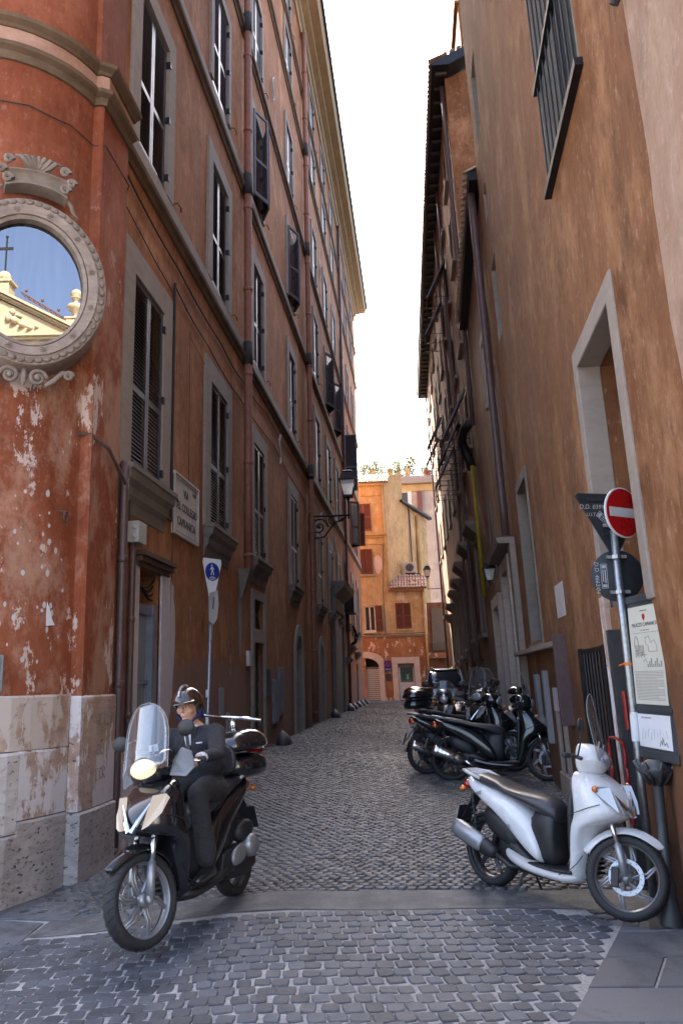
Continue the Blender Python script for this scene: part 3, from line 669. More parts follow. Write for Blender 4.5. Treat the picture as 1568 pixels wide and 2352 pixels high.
# hood and lower pieces further up
m_=MB(); m_.loft([[FL(33.0,5.0,0),FL(33.0,5.0,.1),FL(37.2,5.0,.1),FL(37.2,5.0,0)],[FL(32.9,5.4,0),FL(32.9,5.4,.55),FL(37.3,5.4,.55),FL(37.3,5.4,0)],[FL(32.9,5.6,0),FL(32.9,5.6,.62),FL(37.3,5.6,.62),FL(37.3,5.6,0)]]); m_.build('portal_hood','surround_dark',pal)
m_=MB(); m_.fbox(FL,32.95,33.35,.0,5.0,-.02,.14); m_.fbox(FL,36.85,37.25,.0,5.0,-.02,.14); m_.fbox(FL,33.35,36.85,4.5,5.0,-.02,.12); m_.fbox(FL,33.35,36.85,.1,4.5,-.02,.01); m_.build('portal','surround_dark',pal)
m_=MB(); m_.fbox(FL,33.4,36.8,.15,4.3,.012,.05); m_.build('portal_door','wood_door',pal)
m_=MB(); m_.fbox(FL,9.36,9.40,3.62,3.95,.0,.03); m_.build('conduit','cable',pal)
# surface repairs, chips, paper
m_=MB()
def blob(mb, fr, s,z,w,h,d,n=18,seed=0,pinch=0):
    r=random.Random(seed); mb.add([fr(s+w/2*math.cos(t)*(1+r.uniform(-.18,.18))*(1-pinch*max(0,-math.sin(t))),z+h/2*math.sin(t)*(1+r.uniform(-.12,.12)),d) for t in np.linspace(0,2*math.pi,n,endpoint=False)],[tuple(range(n))])
blob(m_,FL,15.75,2.95,.34,1.5,.006,22,3,.4); m_.build('cement_patch','grey_patch',pal)
m_=MB(); blob(m_,FL,11.22,2.2,.45,2.0,.005,26,5); m_.build('bare_patch','white_patch',pal)
for s_,z_,w_,h_ in ((14.25,1.35,.30,.50),(14.75,.95,.25,.42)):
    MB().fbox(FL,s_-w_/2,s_+w_/2,z_-h_/2,z_+h_/2,-.01,.02).build('meter_cover','grey_patch',pal,bevel=.006)
for (a,b_,z0,z1) in ((19.2,19.85,.72,1.72),(20.0,20.65,.88,2.02)):
    q=MB().fbox(FL,a,b_,z0,z1,-.01,.06).build('utility_cabinet','grey_paint',pal,bevel=.01); MB().fbox(FL,a+.04,b_-.04,z0+.04,z1-.04,.06,.07).build('cabinet_door','grey_paint',q)
q=MB().fbox(FL,18.55,18.85,1.35,1.95,-.01,.05).build('intercom','wood_door',pal)
MB().fbox(FL,16.35,16.6,2.0,2.3,-.01,.06).build('letterbox','window_white',pal)
# far end bits: balcony grille cage, dark box
m_=MB(); m_.fbox(FL,38.2,39.9,4.75,5.75,.05,.50); m_.build('window_cage','iron',pal)
m_=MB()
for s_ in np.arange(40.4,42.0,.16): m_.tube([FL(s_,4.4,.02),FL(s_,4.3,.2),FL(s_,3.9,.34),FL(s_,3.5,.30),FL(s_,3.3,.04)],.015,5)
for z_,d_ in ((4.35,.12),(3.7,.33),(3.35,.12)): m_.tube([FL(40.3,z_,d_),FL(42.0,z_,d_)],.015,5)
m_.build('bellied_grille','iron',pal)
for (a,z) in ((38.6,2.6),(41.2,3.2),(44.6,3.0)): MB().loft([[FL(a,z-.3,0),FL(a,z-.3,.05),FL(a+1.2,z-.3,.05),FL(a+1.2,z-.3,0)],[FL(a-.1,z,0),FL(a-.1,z,.3),FL(a+1.3,z,.3),FL(a+1.3,z,0)],[FL(a-.1,z+.1,0),FL(a-.1,z+.1,.3),FL(a+1.3,z+.1,.3),FL(a+1.3,z+.1,0)]]).build('window_sill','surround_dark',pal)
# big open shutter panels sticking out over the street
for (s_,z0,z1,mat) in ((41.0,11.2,14.2,'shutter_dark'),(46.0,9.1,11.0,'shutter_brown')):
    f3=lambda s,z,d=0,s_=s_: FL(s_+d,z,.03+s); l_=shutter_leaf(pal,f3,0,.62,z0,z1,mat)
# cables, hooks, rosettes
m_=MB()
def sag(fr,pts,sagd,d,n=8):
    out=[]
    for (a,za),(b_,zb) in zip(pts[:-1],pts[1:]):
        for t in np.linspace(0,1,n,endpoint=False): out.append(fr(a+(b_-a)*t,za+(zb-za)*t-sagd*4*t*(1-t),d))
    out.append(fr(*pts[-1],d)); return out
m_.tube(sag(FL,[(8.9,8.02),(11.2,7.9),(14.0,7.85),(15.7,7.8),(18.5,8.0),(22.0,7.95),(26,7.9),(33,7.8)],.05,.03),.012,5)
m_.tube(sag(FL,[(11.1,7.55),(13.0,7.42),(15.6,7.35),(19.5,7.5),(24.5,7.3),(30,7.2)],.05,.025),.010,5)
m_.tube([FL(11.12,4.6,.02),FL(11.12,7.6,.02)],.02,6); m_.tube([FL(12.0,4.62,.02),FL(11.98,7.2,.015)],.005,5)
m_.tube([FL(12.0,7.1,.02),FL(13.8,6.9,.02)],.004,5); m_.tube([FL(11.12,4.6,.02),FL(11.2,3.8,.03),FL(11.15,2.5,.02)],.006,5)
m_.tube([FL(9.4,3.98,.02),FL(9.4,3.6,.03)],.02,6); m_.tube([FL(9.4,3.98,.03),FL(11.1,3.95,.03)],.02,6); m_.tube([FL(11.1,3.95,.03),FL(11.12,4.65,.03)],.02,6)
bp=[(p[0],p[1]) for p in BAY[4:]]+[(-3.33,8.05),(-3.32,8.8)]
m_.tube([(x+.02,y-.02,7.72-.03*abs(math.sin(i*2.1))) for i,(x,y) in enumerate(bp)]+[FL(8.9,7.6,.02),FL(10.2,7.45,.02),FL(11.0,7.4,.02),FL(11.1,7.2,.03)],.007,5)
m_.build('cables','cable',pal)
m_=MB()
for s_,z_ in ((8.6,4.15),): m_.tube([(-3.50,7.95,4.28),(-3.36,8.02,4.30),(-3.24,8.25,4.20),(-3.26,8.85,3.95)],.022,7)
m_.build('bent_pipe_stub','rust_iron',pal)
m_=MB()
for s_,z_ in ((20.4,7.62),(29.5,7.35),(34.5,7.3),(39.3,7.25),(19.8,17.9),(26.7,18.2),(30.8,18.2)): m_.tube([FL(s_+.0*t+.1*math.sin(7*t),z_-.4+.8*t,.05) for t in np.linspace(0,1,9)],.028,6)
m_.build('anchor_irons','plastic_grey',pal)
m_=MB()
for k in range(46):
    ph=random.random(); z=random.uniform(1.9,3.6); i=random.randint(5,10); x=BAY[i][0]*(1-ph)+BAY[i+1][0]*ph; y=BAY[i][1]*(1-ph)+BAY[i+1][1]*ph
    t=Vector((BAY[i+1][0]-BAY[i][0],BAY[i+1][1]-BAY[i][1],0)).normalized(); nn=Vector((t.y,-t.x,0)); w=random.uniform(.006,.022)
    fr_=lambda s,z_,d=0: tuple(Vector((x,y,0))+t*s+nn*(d+.004)+Vector((0,0,z_)))
    blob(m_,fr_,0,z,w*2,w*random.uniform(2,4),0,9,k)
m_.build('plaster_chips','white_patch',pal)
m_=MB(); t=Vector((.07,.14,0)).normalized(); nn=Vector((t.y,-t.x,0)); o_=Vector((-3.575,7.65,2.30)); P=[(0,.20),(.035,.13),(.07,.03),(.10,-.02),(.0,-.03),(-.005,.1)]
m_.prism([tuple(o_+t*a+nn*.012+Vector((0,0,b_))) for a,b_ in P],tuple(nn*.004)); m_.build('torn_paper','paper_white',pal)
# ------------------------------------------------------------------ things on the left wall
def downpipe(label, x,y, z0,z1, r, mat, every=1.9, dark=(), group='downpipes on the left facade', lean=0, hop=False):
    o = thing('downpipe',label,'drainpipe',(x,y,z0),group)
    MB().tube([(x-lean*(z-z0),y,z) for z in np.linspace(z0,z1,12)],r,10).build('pipe',mat,o,smooth=True)
    z=z0+.3
    while z<z1-.2:
        c=MB().lathe([(r*1.02,-.04),(r*1.22,-.03),(r*1.22,.03),(r*1.02,.04)],(x-lean*(z-z0),y,z),n=10).build('collar',mat,o,smooth=True); z+=every
    for z in dark:
        MB().tube([(x,y,z-.28),(x,y,z+.22)],r*1.18,10).build('joint_sleeve','cable',o,smooth=True)
    return o
downpipe('long terracotta drainpipe between second and third window columns, ending on a stone bracket',XL+.15,15.85,3.85,25.2,.085,'pipe_red',dark=(S1+.1,S2+.1,S3+.1))
b_=MB().loft([[(XL,15.6,3.86),(XL+.25,15.6,3.86),(XL+.25,16.1,3.86),(XL,16.1,3.86)],[(XL,15.62,3.8),(XL+.2,15.66,3.78),(XL+.2,16.0,3.78),(XL,16.05,3.8)],[(XL,15.75,3.3),(XL+.04,15.78,3.3),(XL+.04,15.9,3.3),(XL,15.9,3.3)]]).build('pipe_bracket','surround_dark',pal)
downpipe('tall terracotta drainpipe beside the lantern bracket, middle of the left facade',XL+.14,26.0,.4,25.2,.085,'pipe_red',dark=(S1+.1,S2+.1,S3+.1,S4))
downpipe('slim dark drainpipe running down the far end of the left facade',XL+.12,39.3,.4,25.2,.07,'pipe_brown',dark=())
downpipe('rusty brown drainpipe hugging the plastered corner strip near the travertine plinth',XL+.12,8.98,.0,4.25,.05,'pipe_brown',every=1.4)
downpipe('thin purple brown pipe left of the shop door under the junction box',XL+.07,9.46,1.05,3.4,.04,'pipe_brown',every=1.1)
downpipe('dark flat cable duct in the recess behind the plinth corner',XL+.05,8.87,-.1,2.9,.03,'pipe_grey',every=9)
jb=thing('junction_box','pale grey electrical junction box above the shop door','box',(XL,9.5,3.5)); MB().fbox(FL,9.36,9.66,3.36,3.62,.03,.17).build('box_body','plastic_grey',jb,bevel=.01)
m_=MB(); [m_.ell((XL+.12,9.35,z),(.03,.02,.03)) for z in (3.43,3.54)]; m_.build('cable_gland','plastic_grey',jb)
cbn=thing('grey_metal_cabinet','grey metal meter door set in the rounded corner above the travertine','cabinet',(-3.9,7.3,1.65))
t=Vector((.28,.17,0)).normalized(); nn=Vector((t.y,-t.x,0)); o_=Vector((-3.93,7.255,0)); frC=lambda s,z,d=0: tuple(o_+t*s+nn*d+Vector((0,0,z)))
MB().fbox(frC,-.35,.145,1.66,1.99,-.05,.045).build('door_panel','grey_paint',cbn,bevel=.006); MB().fbox(frC,-.31,.115,1.69,1.96,.045,.052).build('inner_panel','grey_paint',cbn,bevel=.003); MB().fbox(frC,-.035,-.025,1.80,1.84,.052,.055).build('keyhole','ink',cbn)
ring=thing('iron_wall_ring','rusty iron ring hanging on the rounded corner','ring',(-3.53,7.75,3.4)); m_=MB(); m_.tube([(-3.47+.0*math.cos(a),7.77+.045*math.cos(a),3.36+.05*math.sin(a)) for a in np.linspace(0,2*math.pi,14)],.010,6,False); m_.tube([(-3.55,7.75,3.42),(-3.46,7.77,3.41)],.014,6); m_.build('ring','rust_iron',ring)
# street name plaque
pq=thing('street_plaque','white marble street name plaque between the first two shuttered windows','sign',(XL,11.85,4.27))
MB().fbox(FL,11.2,12.52,3.80,4.72,-.01,.03).build('slab','plaque_stone',pq,bevel=.008)
m_=MB()
for (k,w_) in ((0,.035),(.055,.018)):
    a,b_,c,d=11.2+k,12.52-k,3.80+k,4.72-k; m_.fbox(FL,a,b_,c,c+w_,.03,.05-k*.15); m_.fbox(FL,a,b_,d-w_,d,.03,.05-k*.15); m_.fbox(FL,a,a+w_,c+w_,d-w_,.03,.05-k*.15); m_.fbox(FL,b_-w_,b_,c+w_,d-w_,.03,.05-k*.15)
m_.build('frame','plaque_stone',pq)
for (tx,s_,z_,sz) in (('VIA',11.82,4.47,.175),('DEL COLLEGIO',11.86,4.25,.172),('CAPRANICA',11.86,4.02,.172),('R. III',12.28,4.56,.09)): text(tx,sz,basis(FL(s_,z_,.034),(0,1,0),(0,0,1)),'ink',pq)
# pedestrian sign on its pole
sg=thing('pedestrian_zone_sign','narrow white sign with blue pedestrian disc on a thin grey pole by the left wall','sign',(-3.0,11.2,.1))
px_,py_=-3.02,11.6
def SLf(x,z): return None
pb=(-2.86,11.1); m_=MB().tube([(pb[0]-.03,pb[1],-.1),(pb[0]+.0,pb[1],1.2),(pb[0]+.05,pb[1],3.35)],.030,10); m_.build('pole','galvanised',sg,smooth=True)
[MB().fbox(lambda s,z,d=0:(pb[0]+s,pb[1]-.033-d,z),-.02,.02,z,z+.10,0,.004).build('sticker','sign_white',sg) for z in (1.5,.95,1.15)]
n2=Vector((.82,-.572,0)); t2=Vector((.572,.82,0)); oS=Vector((pb[0]+.05,pb[1]-.04,0))
fS=lambda s,z,d=0: tuple(oS+t2*s+n2*d+Vector((0,0,z)))
P=[(-.155,3.38),(.155,3.38),(.165,3.32),(.03,2.78),(.0,2.75),(-.03,2.78),(-.165,3.32)]
MB().prism([fS(a,b_,0) for a,b_ in P],tuple(n2*.012)).build('sign_plate','sign_white',sg)
MB().prism([fS(.128*math.cos(a),3.195+.128*math.sin(a),.0125) for a in np.linspace(0,2*math.pi,24,endpoint=False)],tuple(n2*.002)).build('blue_disc','sign_blue',sg)
m_=MB(); F_=lambda pts: m_.prism([fS(a,3.195+b_,.0148) for a,b_ in pts],tuple(n2*.0015))
F_([(-.012+.013*math.cos(a),.088+.013*math.sin(a)) for a in np.linspace(0,6.28,8,endpoint=False)]); F_([(-.022,.068),(.004,.070),(.012,.02),(-.012,.015)]); F_([(-.012,.02),(.004,.02),(-.016,-.045),(-.03,-.045)]); F_([(.0,.02),(.012,.02),(.034,-.042),(.02,-.045)]); F_([(-.02,.066),(-.012,.055),(-.042,.02),(-.048,.028)]); F_([(.004,.066),(.0,.055),(.032,.028),(.036,.036)])
m_.tube([fS(-.03+.022*math.cos(a),3.10+.022*math.sin(a),.017) for a in np.linspace(0,6.28,12)],.003,4,False); m_.tube([fS(.03+.022*math.cos(a),3.10+.022*math.sin(a),.017) for a in np.linspace(0,6.28,12)],.003,4,False); m_.tube([fS(-.03,3.10,.017),fS(-.01,3.13,.017),(fS(.02,3.13,.017)),fS(.03,3.10,.017)],.003,4)
m_.build('walking_figure','sign_white',sg)
P=[(-.08,2.80),(.08,2.80),(.105,2.72),(.075,2.50),(.03,2.44),(-.04,2.46),(-.09,2.55)]
lp=MB().prism([fS(a,b_,.004) for a,b_ in [(-.05,2.90),(.10,2.95),(.12,2.75),(.09,2.55),(.03,2.47),(-.05,2.52)]],tuple(n2*.008)); lp.build('lower_plate','plastic_grey',sg)
MB().prism([fS(a,b_,.0125) for a,b_ in [(.03,2.85),(.045,2.84),(.02,2.68),(.005,2.68)]],tuple(n2*.002)).build('arrow','ink',sg)
# wall stones (guard stones) at the foot of the left wall
for k,(x,y,s_,lb) in enumerate(((-3.16,19.3,.30,'dark guard stone leaning at the wall just past the panelled door'),(-3.1,14.6,.33,'dark guard stone low at the wall behind the rider'),(-3.2,31.6,.30,'guard stone at the foot of the wall before the portal'),(-3.15,37.9,.32,'first of the mossy guard stones past the portal'),(-3.15,40.2,.3,'second of the mossy guard stones past the portal'),(-3.12,42.6,.3,'third of the mossy guard stones past the portal'),(-3.12,45.2,.3,'fourth of the mossy guard stones past the portal'),(-3.1,48.2,.3,'last mossy guard stone at the far end of the left wall'))):
    mb=MB(); rr=random.Random(k); rings=[]
    for i,f in enumerate((1,.98,.9,.72,.42,.1)):
        rings.append([(x+s_*.62*f*math.cos(a)-.06*i/5,y+s_*1.1*f*math.sin(a)*(1+rr.uniform(-.06,.06)),gz(x,y)-.05+s_*1.25*(i/5)**.8) for a in np.linspace(0,2*math.pi,12,endpoint=False)])
    mb.loft(rings); o=mb.build('guard_stone','board_grey' if k>2 else 'wood_door',smooth=True); tag(o,lb,'guard stone','guard stones along the left wall')
# street lantern on scrolled bracket
def lantern_head(root, x,y,z, s=1.0, tilt=0, mat='iron', glass='lantern_glass'):
    # z = bottom of the glass body
    def ringq(w,zz): return [(x-w*s,y-w*s,z+zz*s),(x+w*s,y-w*s,z+zz*s),(x+w*s,y+w*s,z+zz*s),(x-w*s,y+w*s,z+zz*s)]
    MB().loft([ringq(.105,.02),ringq(.19,.40)]).build('glass',glass,root)
    fr_=MB()
    for sx in (-1,1):
        for sy in (-1,1): fr_.tube([(x+sx*.108*s,y+sy*.108*s,z),(x+sx*.197*s,y+sy*.197*s,z+.41*s)],.012*s,5)
    fr_.loft([ringq(.12,-.03),ringq(.125,.02)]); fr_.loft([ringq(.225,.40),ringq(.235,.43),ringq(.20,.45)]); fr_.build('frame',mat,root)
    tp=MB().loft([ringq(.20,.445),ringq(.13,.62)]).build('roof_glass','window_glass' if s>.8 else mat,root)
    cp_=MB(); cp_.loft([ringq(.135,.615),ringq(.15,.64),ringq(.08,.69),ringq(.05,.70)])
    for sx in (-1,1):
        for sy in (-1,1): cp_.tube([(x+sx*.20*s,y+sy*.20*s,z+.45*s),(x+sx*.135*s,y+sy*.135*s,z+.62*s)],.010*s,5)
    cp_.ell((x,y,z+.73*s),(.035*s,.035*s,.04*s)); cp_.tube([(x,y,z-.03*s),(x,y,z-.12*s),(x,y,z-.16*s)],[.06*s,.03*s,.03*s],8); cp_.build('cap',mat,root)
ln=thing('street_lantern','black iron street lantern on a scrolled bracket high on the left wall','lantern',(XL,26.3,6.6))
LY=26.35; LX=-2.12
lantern_head(ln,LX,LY,7.62,1.28)
m_=MB(); zb=6.98
m_.tube([(XL,LY,zb),(LX+.05,LY,zb)],.035,6); m_.tube([(LX,LY,zb-.12),(LX,LY,7.45)],.035,6)
def spiral(cx,cz,r0,turns,a0,n=28,sg=1): return [(cx+r0*(1-t*.85)*math.cos(a0+sg*t*turns*6.28),LY,cz+r0*(1-t*.85)*math.sin(a0+sg*t*turns*6.28)) for t in np.linspace(0,1,n)]
m_.tube([(XL+.02,LY,zb-.75),(XL+.5,LY,zb-.70),(XL+.85,LY,zb-.25),(XL+1.25,LY,zb-.06)],.028,6)
m_.tube(spiral(XL+.33,zb-.36,.30,1.6,0),.026,6); m_.tube(spiral(XL+.78,zb-.18,.15,1.3,1),.02,6); m_.tube(spiral(XL+1.08,zb-.12,.10,1.2,2),.018,6); m_.tube([(XL+.02,LY,zb-.85),(XL+.02,LY,zb+.12)],.035,6); m_.ell((XL+.33,LY,zb-.36),(.06,.04,.06))
m_.build('bracket','iron',ln)
# carved oval mirror window
MC = Vector((-3.80,7.23,0)); phi=rad(-58); mn=Vector((math.cos(phi),math.sin(phi),0)); mt=Vector((-math.sin(phi),math.cos(phi),0))
MC = MC+mt*.07
MZ=5.65
FM = lambda s,z,d=0: tuple(MC+mt*s+mn*(d)+Vector((0,0,MZ+z)))
mir=thing('oval_mirror_window','oval window in a carved stone frame reflecting a church, on the rounded corner','window',tuple(MC+Vector((0,0,MZ))))
A,B=.52,.66
def ov(a,b,d,n=56): return [FM(a*math.cos(t),b*math.sin(t),d) for t in np.linspace(0,2*math.pi,n,endpoint=False)]
MB().add(ov(A,B,.02),[tuple(range(56))]).build('glass','mirror_glass',mir)
m_=MB().loft([ov(A*.99,B*.99,.0),ov(A*1.0,B*1.0,.10),ov(A+.03,B+.03,.12),ov(A+.04,B+.04,.10),ov(A+.045,B+.045,.125),ov(A+.135,B+.135,.14),ov(A+.14,B+.14,.12),ov(A+.22,B+.22,.10),ov(A+.235,B+.235,.05),ov(A+.24,B+.24,-.28)],False); m_.build('stone_frame','frame_stone',mir,smooth=False,auto=40)
bead=MB(); bead.ell((0,0,0),(.032,.043,.013),9,6); bme=bead.mesh('bead_shape','carved_stone',True)
per=54
for k in range(per):
    t=2*math.pi*k/per; p=Vector(FM((A+.178)*math.cos(t),(B+.178)*math.sin(t),.118)); o=bpy.data.objects.new('bead',bme); COL.objects.link(o); o.parent=mir; o.matrix_parent_inverse=Matrix.Translation(mir.location).inverted()
    tang=(mt*(-(A)*math.sin(t))+Vector((0,0,B*math.cos(t)))).normalized(); side_=tang.cross(mn); R3=Matrix((side_,tang,mn)).transposed(); o.matrix_basis=Matrix.Translation(p)@R3.to_4x4()
m_=MB()
for k in range(12):
    t=2*math.pi*(k+.5)/12; c_=((A+.09)*math.cos(t),(B+.09)*math.sin(t))
    for j in range(8):
        a=j*math.pi/4; m_.tube([FM(c_[0]+.008*math.cos(a),c_[1]+.008*math.sin(a),.137),FM(c_[0]+.04*math.cos(a),c_[1]+.04*math.sin(a),.138)],[.006,.002],5)
m_.build('incised_star','carved_stone',mir)
# cartouche
def relief(mb, outline, d0, d1, infl=.8):
    c=(sum(p[0] for p in outline)/len(outline),sum(p[1] for p in outline)/len(outline))
    rr=lambda f,d:[FM(c[0]+(p[0]-c[0])*f,c[1]+(p[1]-c[1])*f,d) for p in outline]
    mb.loft([rr(1,d0),rr(1,d1-.02),rr(.95,d1),rr(infl,d1+.015)])
m_=MB()
FM_=FM
FM = lambda s,z,d=0: FM_(.05+(s-.05)*.86, (B+.24)+(z-(B+.24))*.86 if z>0 else z, d*.85)
zt=B+.40
scroll=[(-.33,.02),(-.28,.10),(-.22,.17),(-.15,.15),(-.05,.19),(.0,.22),(.08,.19),(.16,.17),(.24,.20),(.30,.13),(.36,.02),(.34,-.06),(.25,-.05),(.12,.0),(.0,.03),(-.12,.0),(-.22,-.05),(-.31,-.06)]
m_2=[(x,zt+z+.05) for x,z in scroll]
rg=[]
for s_ in np.linspace(-.33,.36,17):
    q=(s_-.015)/.345; zc=zt+.08-.05*q*q; hh=.10+.02*abs(q)**3; dd=.11+.03*math.cos(q*1.5)
    rg.append([FM(s_,zc+hh*a,b_) for a,b_ in ((-1,-.05),(-1.05,.10),(-.95,dd+.04),(-.78,dd+.045),(-.6,dd+.01),(0,dd-.01),(.6,dd+.01),(.78,dd+.045),(.95,dd+.04),(1.05,.10),(1,-.05))])
m_.loft(rg)
for (x,z,r) in ((-.31,-.04,.055),(.33,-.04,.06),(-.31,.20,.05),(.32,.19,.055),(.40,.06,.05),(-.38,.06,.05)):
    m_.tube([FM(x+r*(1-.8*t)*math.cos(t*9),zt+z+.05+r*(1-.8*t)*math.sin(t*9),.16) for t in np.linspace(0,1,20)],[.026*(1-.5*t) for t in np.linspace(0,1,20)],6)
for k_ in range(7):
    a_=-.95+k_*.31; m_.tube([FM(.02+.03*a_,zt+.22,.08),FM(.02+.14*a_,zt+.28+.03*math.cos(a_*3),.15),FM(.02+.21*a_,zt+.27+.08*math.cos(a_),.17),FM(.02+.27*a_,zt+.30+.06*math.cos(a_),.13)],[.028,.032,.024,.014],6)
for (x,z,w,h,a) in ((.03,.31,.03,.09,0),):
    rr=Matrix.Rotation(a,3,'Y'); m_.ell(FM(x,zt+z,.10),(w,.05,h),8,6)
for sg_ in (-1,1):
    m_.tube([FM(sg_*.36,zt-.04,.05),FM(sg_*.42,zt-.12,.05),FM(sg_*.44,zt-.20,.05),FM(sg_*.50,zt-.26,.04)],[.018,.022,.02,.010],7)
m_.build('cartouche','carved_stone',mir,smooth=False,auto=50)
FM=FM_
m_=MB(); zb_=-(B+.27)
for sg_ in (-1,1):
    for (x,z,r,k_) in ((sg_*.13,zb_-.06,.085,1),(sg_*.42,zb_+.0,.045,1)):
        m_.tube([FM(x+sg_*r*(1-.75*t)*math.cos(t*10),z+r*(1-.75*t)*math.sin(t*10),.05) for t in np.linspace(0,1,24)],[.024*(1-.4*t) for t in np.linspace(0,1,24)],6)
    m_.tube([FM(sg_*.20,zb_-.13,.04),FM(sg_*.28,zb_-.07,.05),FM(sg_*.36,zb_+.03,.04),FM(sg_*.44,zb_+.05,.03)],[.02,.03,.026,.012],7)
    m_.ell(FM(sg_*.13,zb_-.06,.05),(.03,.03,.03))
m_.ell(FM(0,zb_-.06,.04),(.03,.03,.09)); m_.build('lower_scroll','carved_stone',mir,smooth=True)
# ------------------------------------------------------------------ church across the piazza (seen in the oval glass)
def refl(p): p=Vector(p); return p-mn*(2*((p-Vector(FM(0,0,.02))).dot(mn)))
camv=Vector((-.0872,.9757,0)).normalized(); Dv=46.0
uv=Vector((camv.y,-camv.x,0)); O_v=Vector((0,0,0))+camv*Dv
def virt(px_,pz): # virtual facade plane coords: metres right of the camera axis / height
    return O_v+uv*px_+Vector((0,0,pz))
kx=Dv/1880
U=(refl(virt(1,0))-refl(virt(0,0))).normalized(); O_r=refl(virt(0,0)); Nn=(refl(O_v-camv)-refl(O_v)).normalized()
FCh=lambda s,z,d=0: tuple(O_r+U*s+Nn*d+Vector((0,0,z)))
ch=thing('baroque_church','cream stone church front with pediment, urns and iron cross across the piazza','church',FCh(-20.3,0,0))
uc=-20.3
m_=MB(); m_.fbox(FCh,uc-4.9,uc+4.9,0,21.55,-3,0); m_.build('facade','cream_plaster',ch)
m_=MB()
for (z0,z1,d) in ((21.55,21.75,.15),(21.75,22.05,.08),(22.05,22.2,.3),(22.2,22.32,.45)): m_.fbox(FCh,uc-4.9-d,uc+4.9+d,z0,z1,-3,d)
m_.build('entablature','cream_plaster',ch)
m_=MB(); m_.prism([FCh(uc-4.6,22.32,0),FCh(uc+4.6,22.32,0),FCh(uc,24.7,0)],tuple(-Nn*3)); m_.build('tympanum','cream_plaster',ch)
m_=MB()
for sg_ in (-1,1):
    for (o_,w_,d) in ((0,.16,.45),(.17,.12,.30),(.30,.14,.15)):
        P=[(uc+sg_*5.0,22.42-o_+.0),(uc+sg_*5.0,22.42-o_+w_),(uc,25.12-o_+w_-.02),(uc,25.12-o_-.02)]
        m_.prism([FCh(a,b_+(.0),-2.9) for a,b_ in P],tuple(Nn*(2.9+d)))
m_.build('raking_cornice','cream_plaster',ch)
for sg_ in (-1,1):
    pp=MB().fbox(FCh,uc+sg_*4.45-.42,uc+sg_*4.45+.42,22.6,23.35,-.8,.15); pp.fbox(FCh,uc+sg_*4.45-.5,uc+sg_*4.45+.5,23.35,23.45,-.85,.22); ped=pp.build('pedestal','cream_plaster',ch)
    MB().lathe([(.30,0),(.22,.08),(.12,.2),(.16,.3),(.42,.62),(.55,.80),(.46,.92),(.30,.98),(.14,1.1),(.14,1.22),(.30,1.35),(.34,1.42),(.2,1.5),(.36,1.62),(.26,1.85),(.1,1.98)],FCh(uc+sg_*4.45,23.45,-.3),n=18,cap=True).build('urn','cream_plaster',ped,smooth=True)
pp=MB().fbox(FCh,uc-.45,uc+.45,24.8,25.9,-.8,.1); pp.fbox(FCh,uc-.6,uc+.6,25.9,26.05,-.9,.2); pp.ell(FCh(uc,26.35,-.3),(.4,.4,.4)); ped=pp.build('pedestal','cream_plaster',ch)
cr=MB(); cr.fbox(FCh,uc-.04,uc+.04,26.6,29.0,-.34,-.26); cr.fbox(FCh,uc-.42,uc+.42,28.2,28.38,-.33,-.27); cr.ell(FCh(uc,29.1,-.3),(.09,.09,.09)); cr.build('cross','iron',ped)
rl=MB()
for (c_,r_) in (((.55,23.55,.05),(.25,.2,.28)),((1.0,23.35,.02),(.45,.22,.24)),((1.45,23.05,.02),(.4,.18,.18)),((1.9,22.85,.0),(.4,.14,.12)),((.75,23.9,.05),(.2,.2,.22)),((1.25,23.6,.0),(.45,.12,.10)),((2.3,22.9,.0),(.25,.1,.1))):
    for sg_ in (-1,1): rl.ell(FCh(uc+sg_*c_[0],c_[1],c_[2]),r_,10,7)
rl.build('relief_figure','cream_plaster',ch,smooth=True)
tr=MB()
A_=[(uc+.5,26.05),(uc+5.5,22.8)]; B_=[(uc+.5,25.2),(uc+5.5,22.4)]
for L2 in (A_,B_):
    for d in (-1.6,-2.2): tr.tube([FCh(*L2[0],d),FCh(*L2[1],d)],.045,5)
for k in range(15):
    t=k/14; t2=min(1,(k+.5)/14); a=(A_[0][0]+5*t,A_[0][1]-3.25*t); b_=(B_[0][0]+5*t2,B_[0][1]-2.8*t2); t3=min(1,(k+1)/14); c_=(A_[0][0]+5*t3,A_[0][1]-3.25*t3)
    tr.tube([FCh(*a,-1.6),FCh(*b_,-1.6),FCh(*c_,-1.6)],.022,4); tr.tube([FCh(*a,-1.6),FCh(*a,-2.2)],.02,4)
for k in range(5): tr.ell(FCh(uc+.8+k*1.05,26.05-.68*k+.12,-1.7),(.09,.09,.12))
tag(tr.build('lattice_boom','rust_iron'),'rusty lattice boom with small lamps lying behind the church pediment','boom')

# ------------------------------------------------------------------ right side: ochre house
och=thing('ochre_house','ochre plaster house with deep windows and ground floor gate filling the right side','house',(1.7,9,0))
RH=[(5.95,7.7,6.5,9.3,.35),(6.07,7.46,2.25,4.52,.6),(12.12,13.4,2.2,4.62,.35),(10.78,11.22,.5,1.2,.25),(7.7,9.0,.35,1.92,.5),(13.05,13.75,11.3,12.8,.25),(13.35,13.75,9.75,10.35,.25),(13.05,13.7,7.4,8.8,.25),(9.0,10.3,11.2,13.4,.3)]
m_=MB(); wall_grid(m_,FR,4.65,14.5,-.3,18,RH)
m_.add([FR(14.5,-.3,0),FR(14.5,-.3,-8),FR(14.5,18,-8),FR(14.5,18,0)],[(0,1,2,3)]); m_.add([FR(4.65,18,0),FR(14.5,18,0),FR(14.5,18,-8),FR(4.65,18,-8)],[(0,1,2,3)])
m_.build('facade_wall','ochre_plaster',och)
m_=MB(); zz=np.linspace(-.3,18,70); r_=random.Random(4)
edge=[4.62+r_.uniform(-.03,.03) for _ in zz]
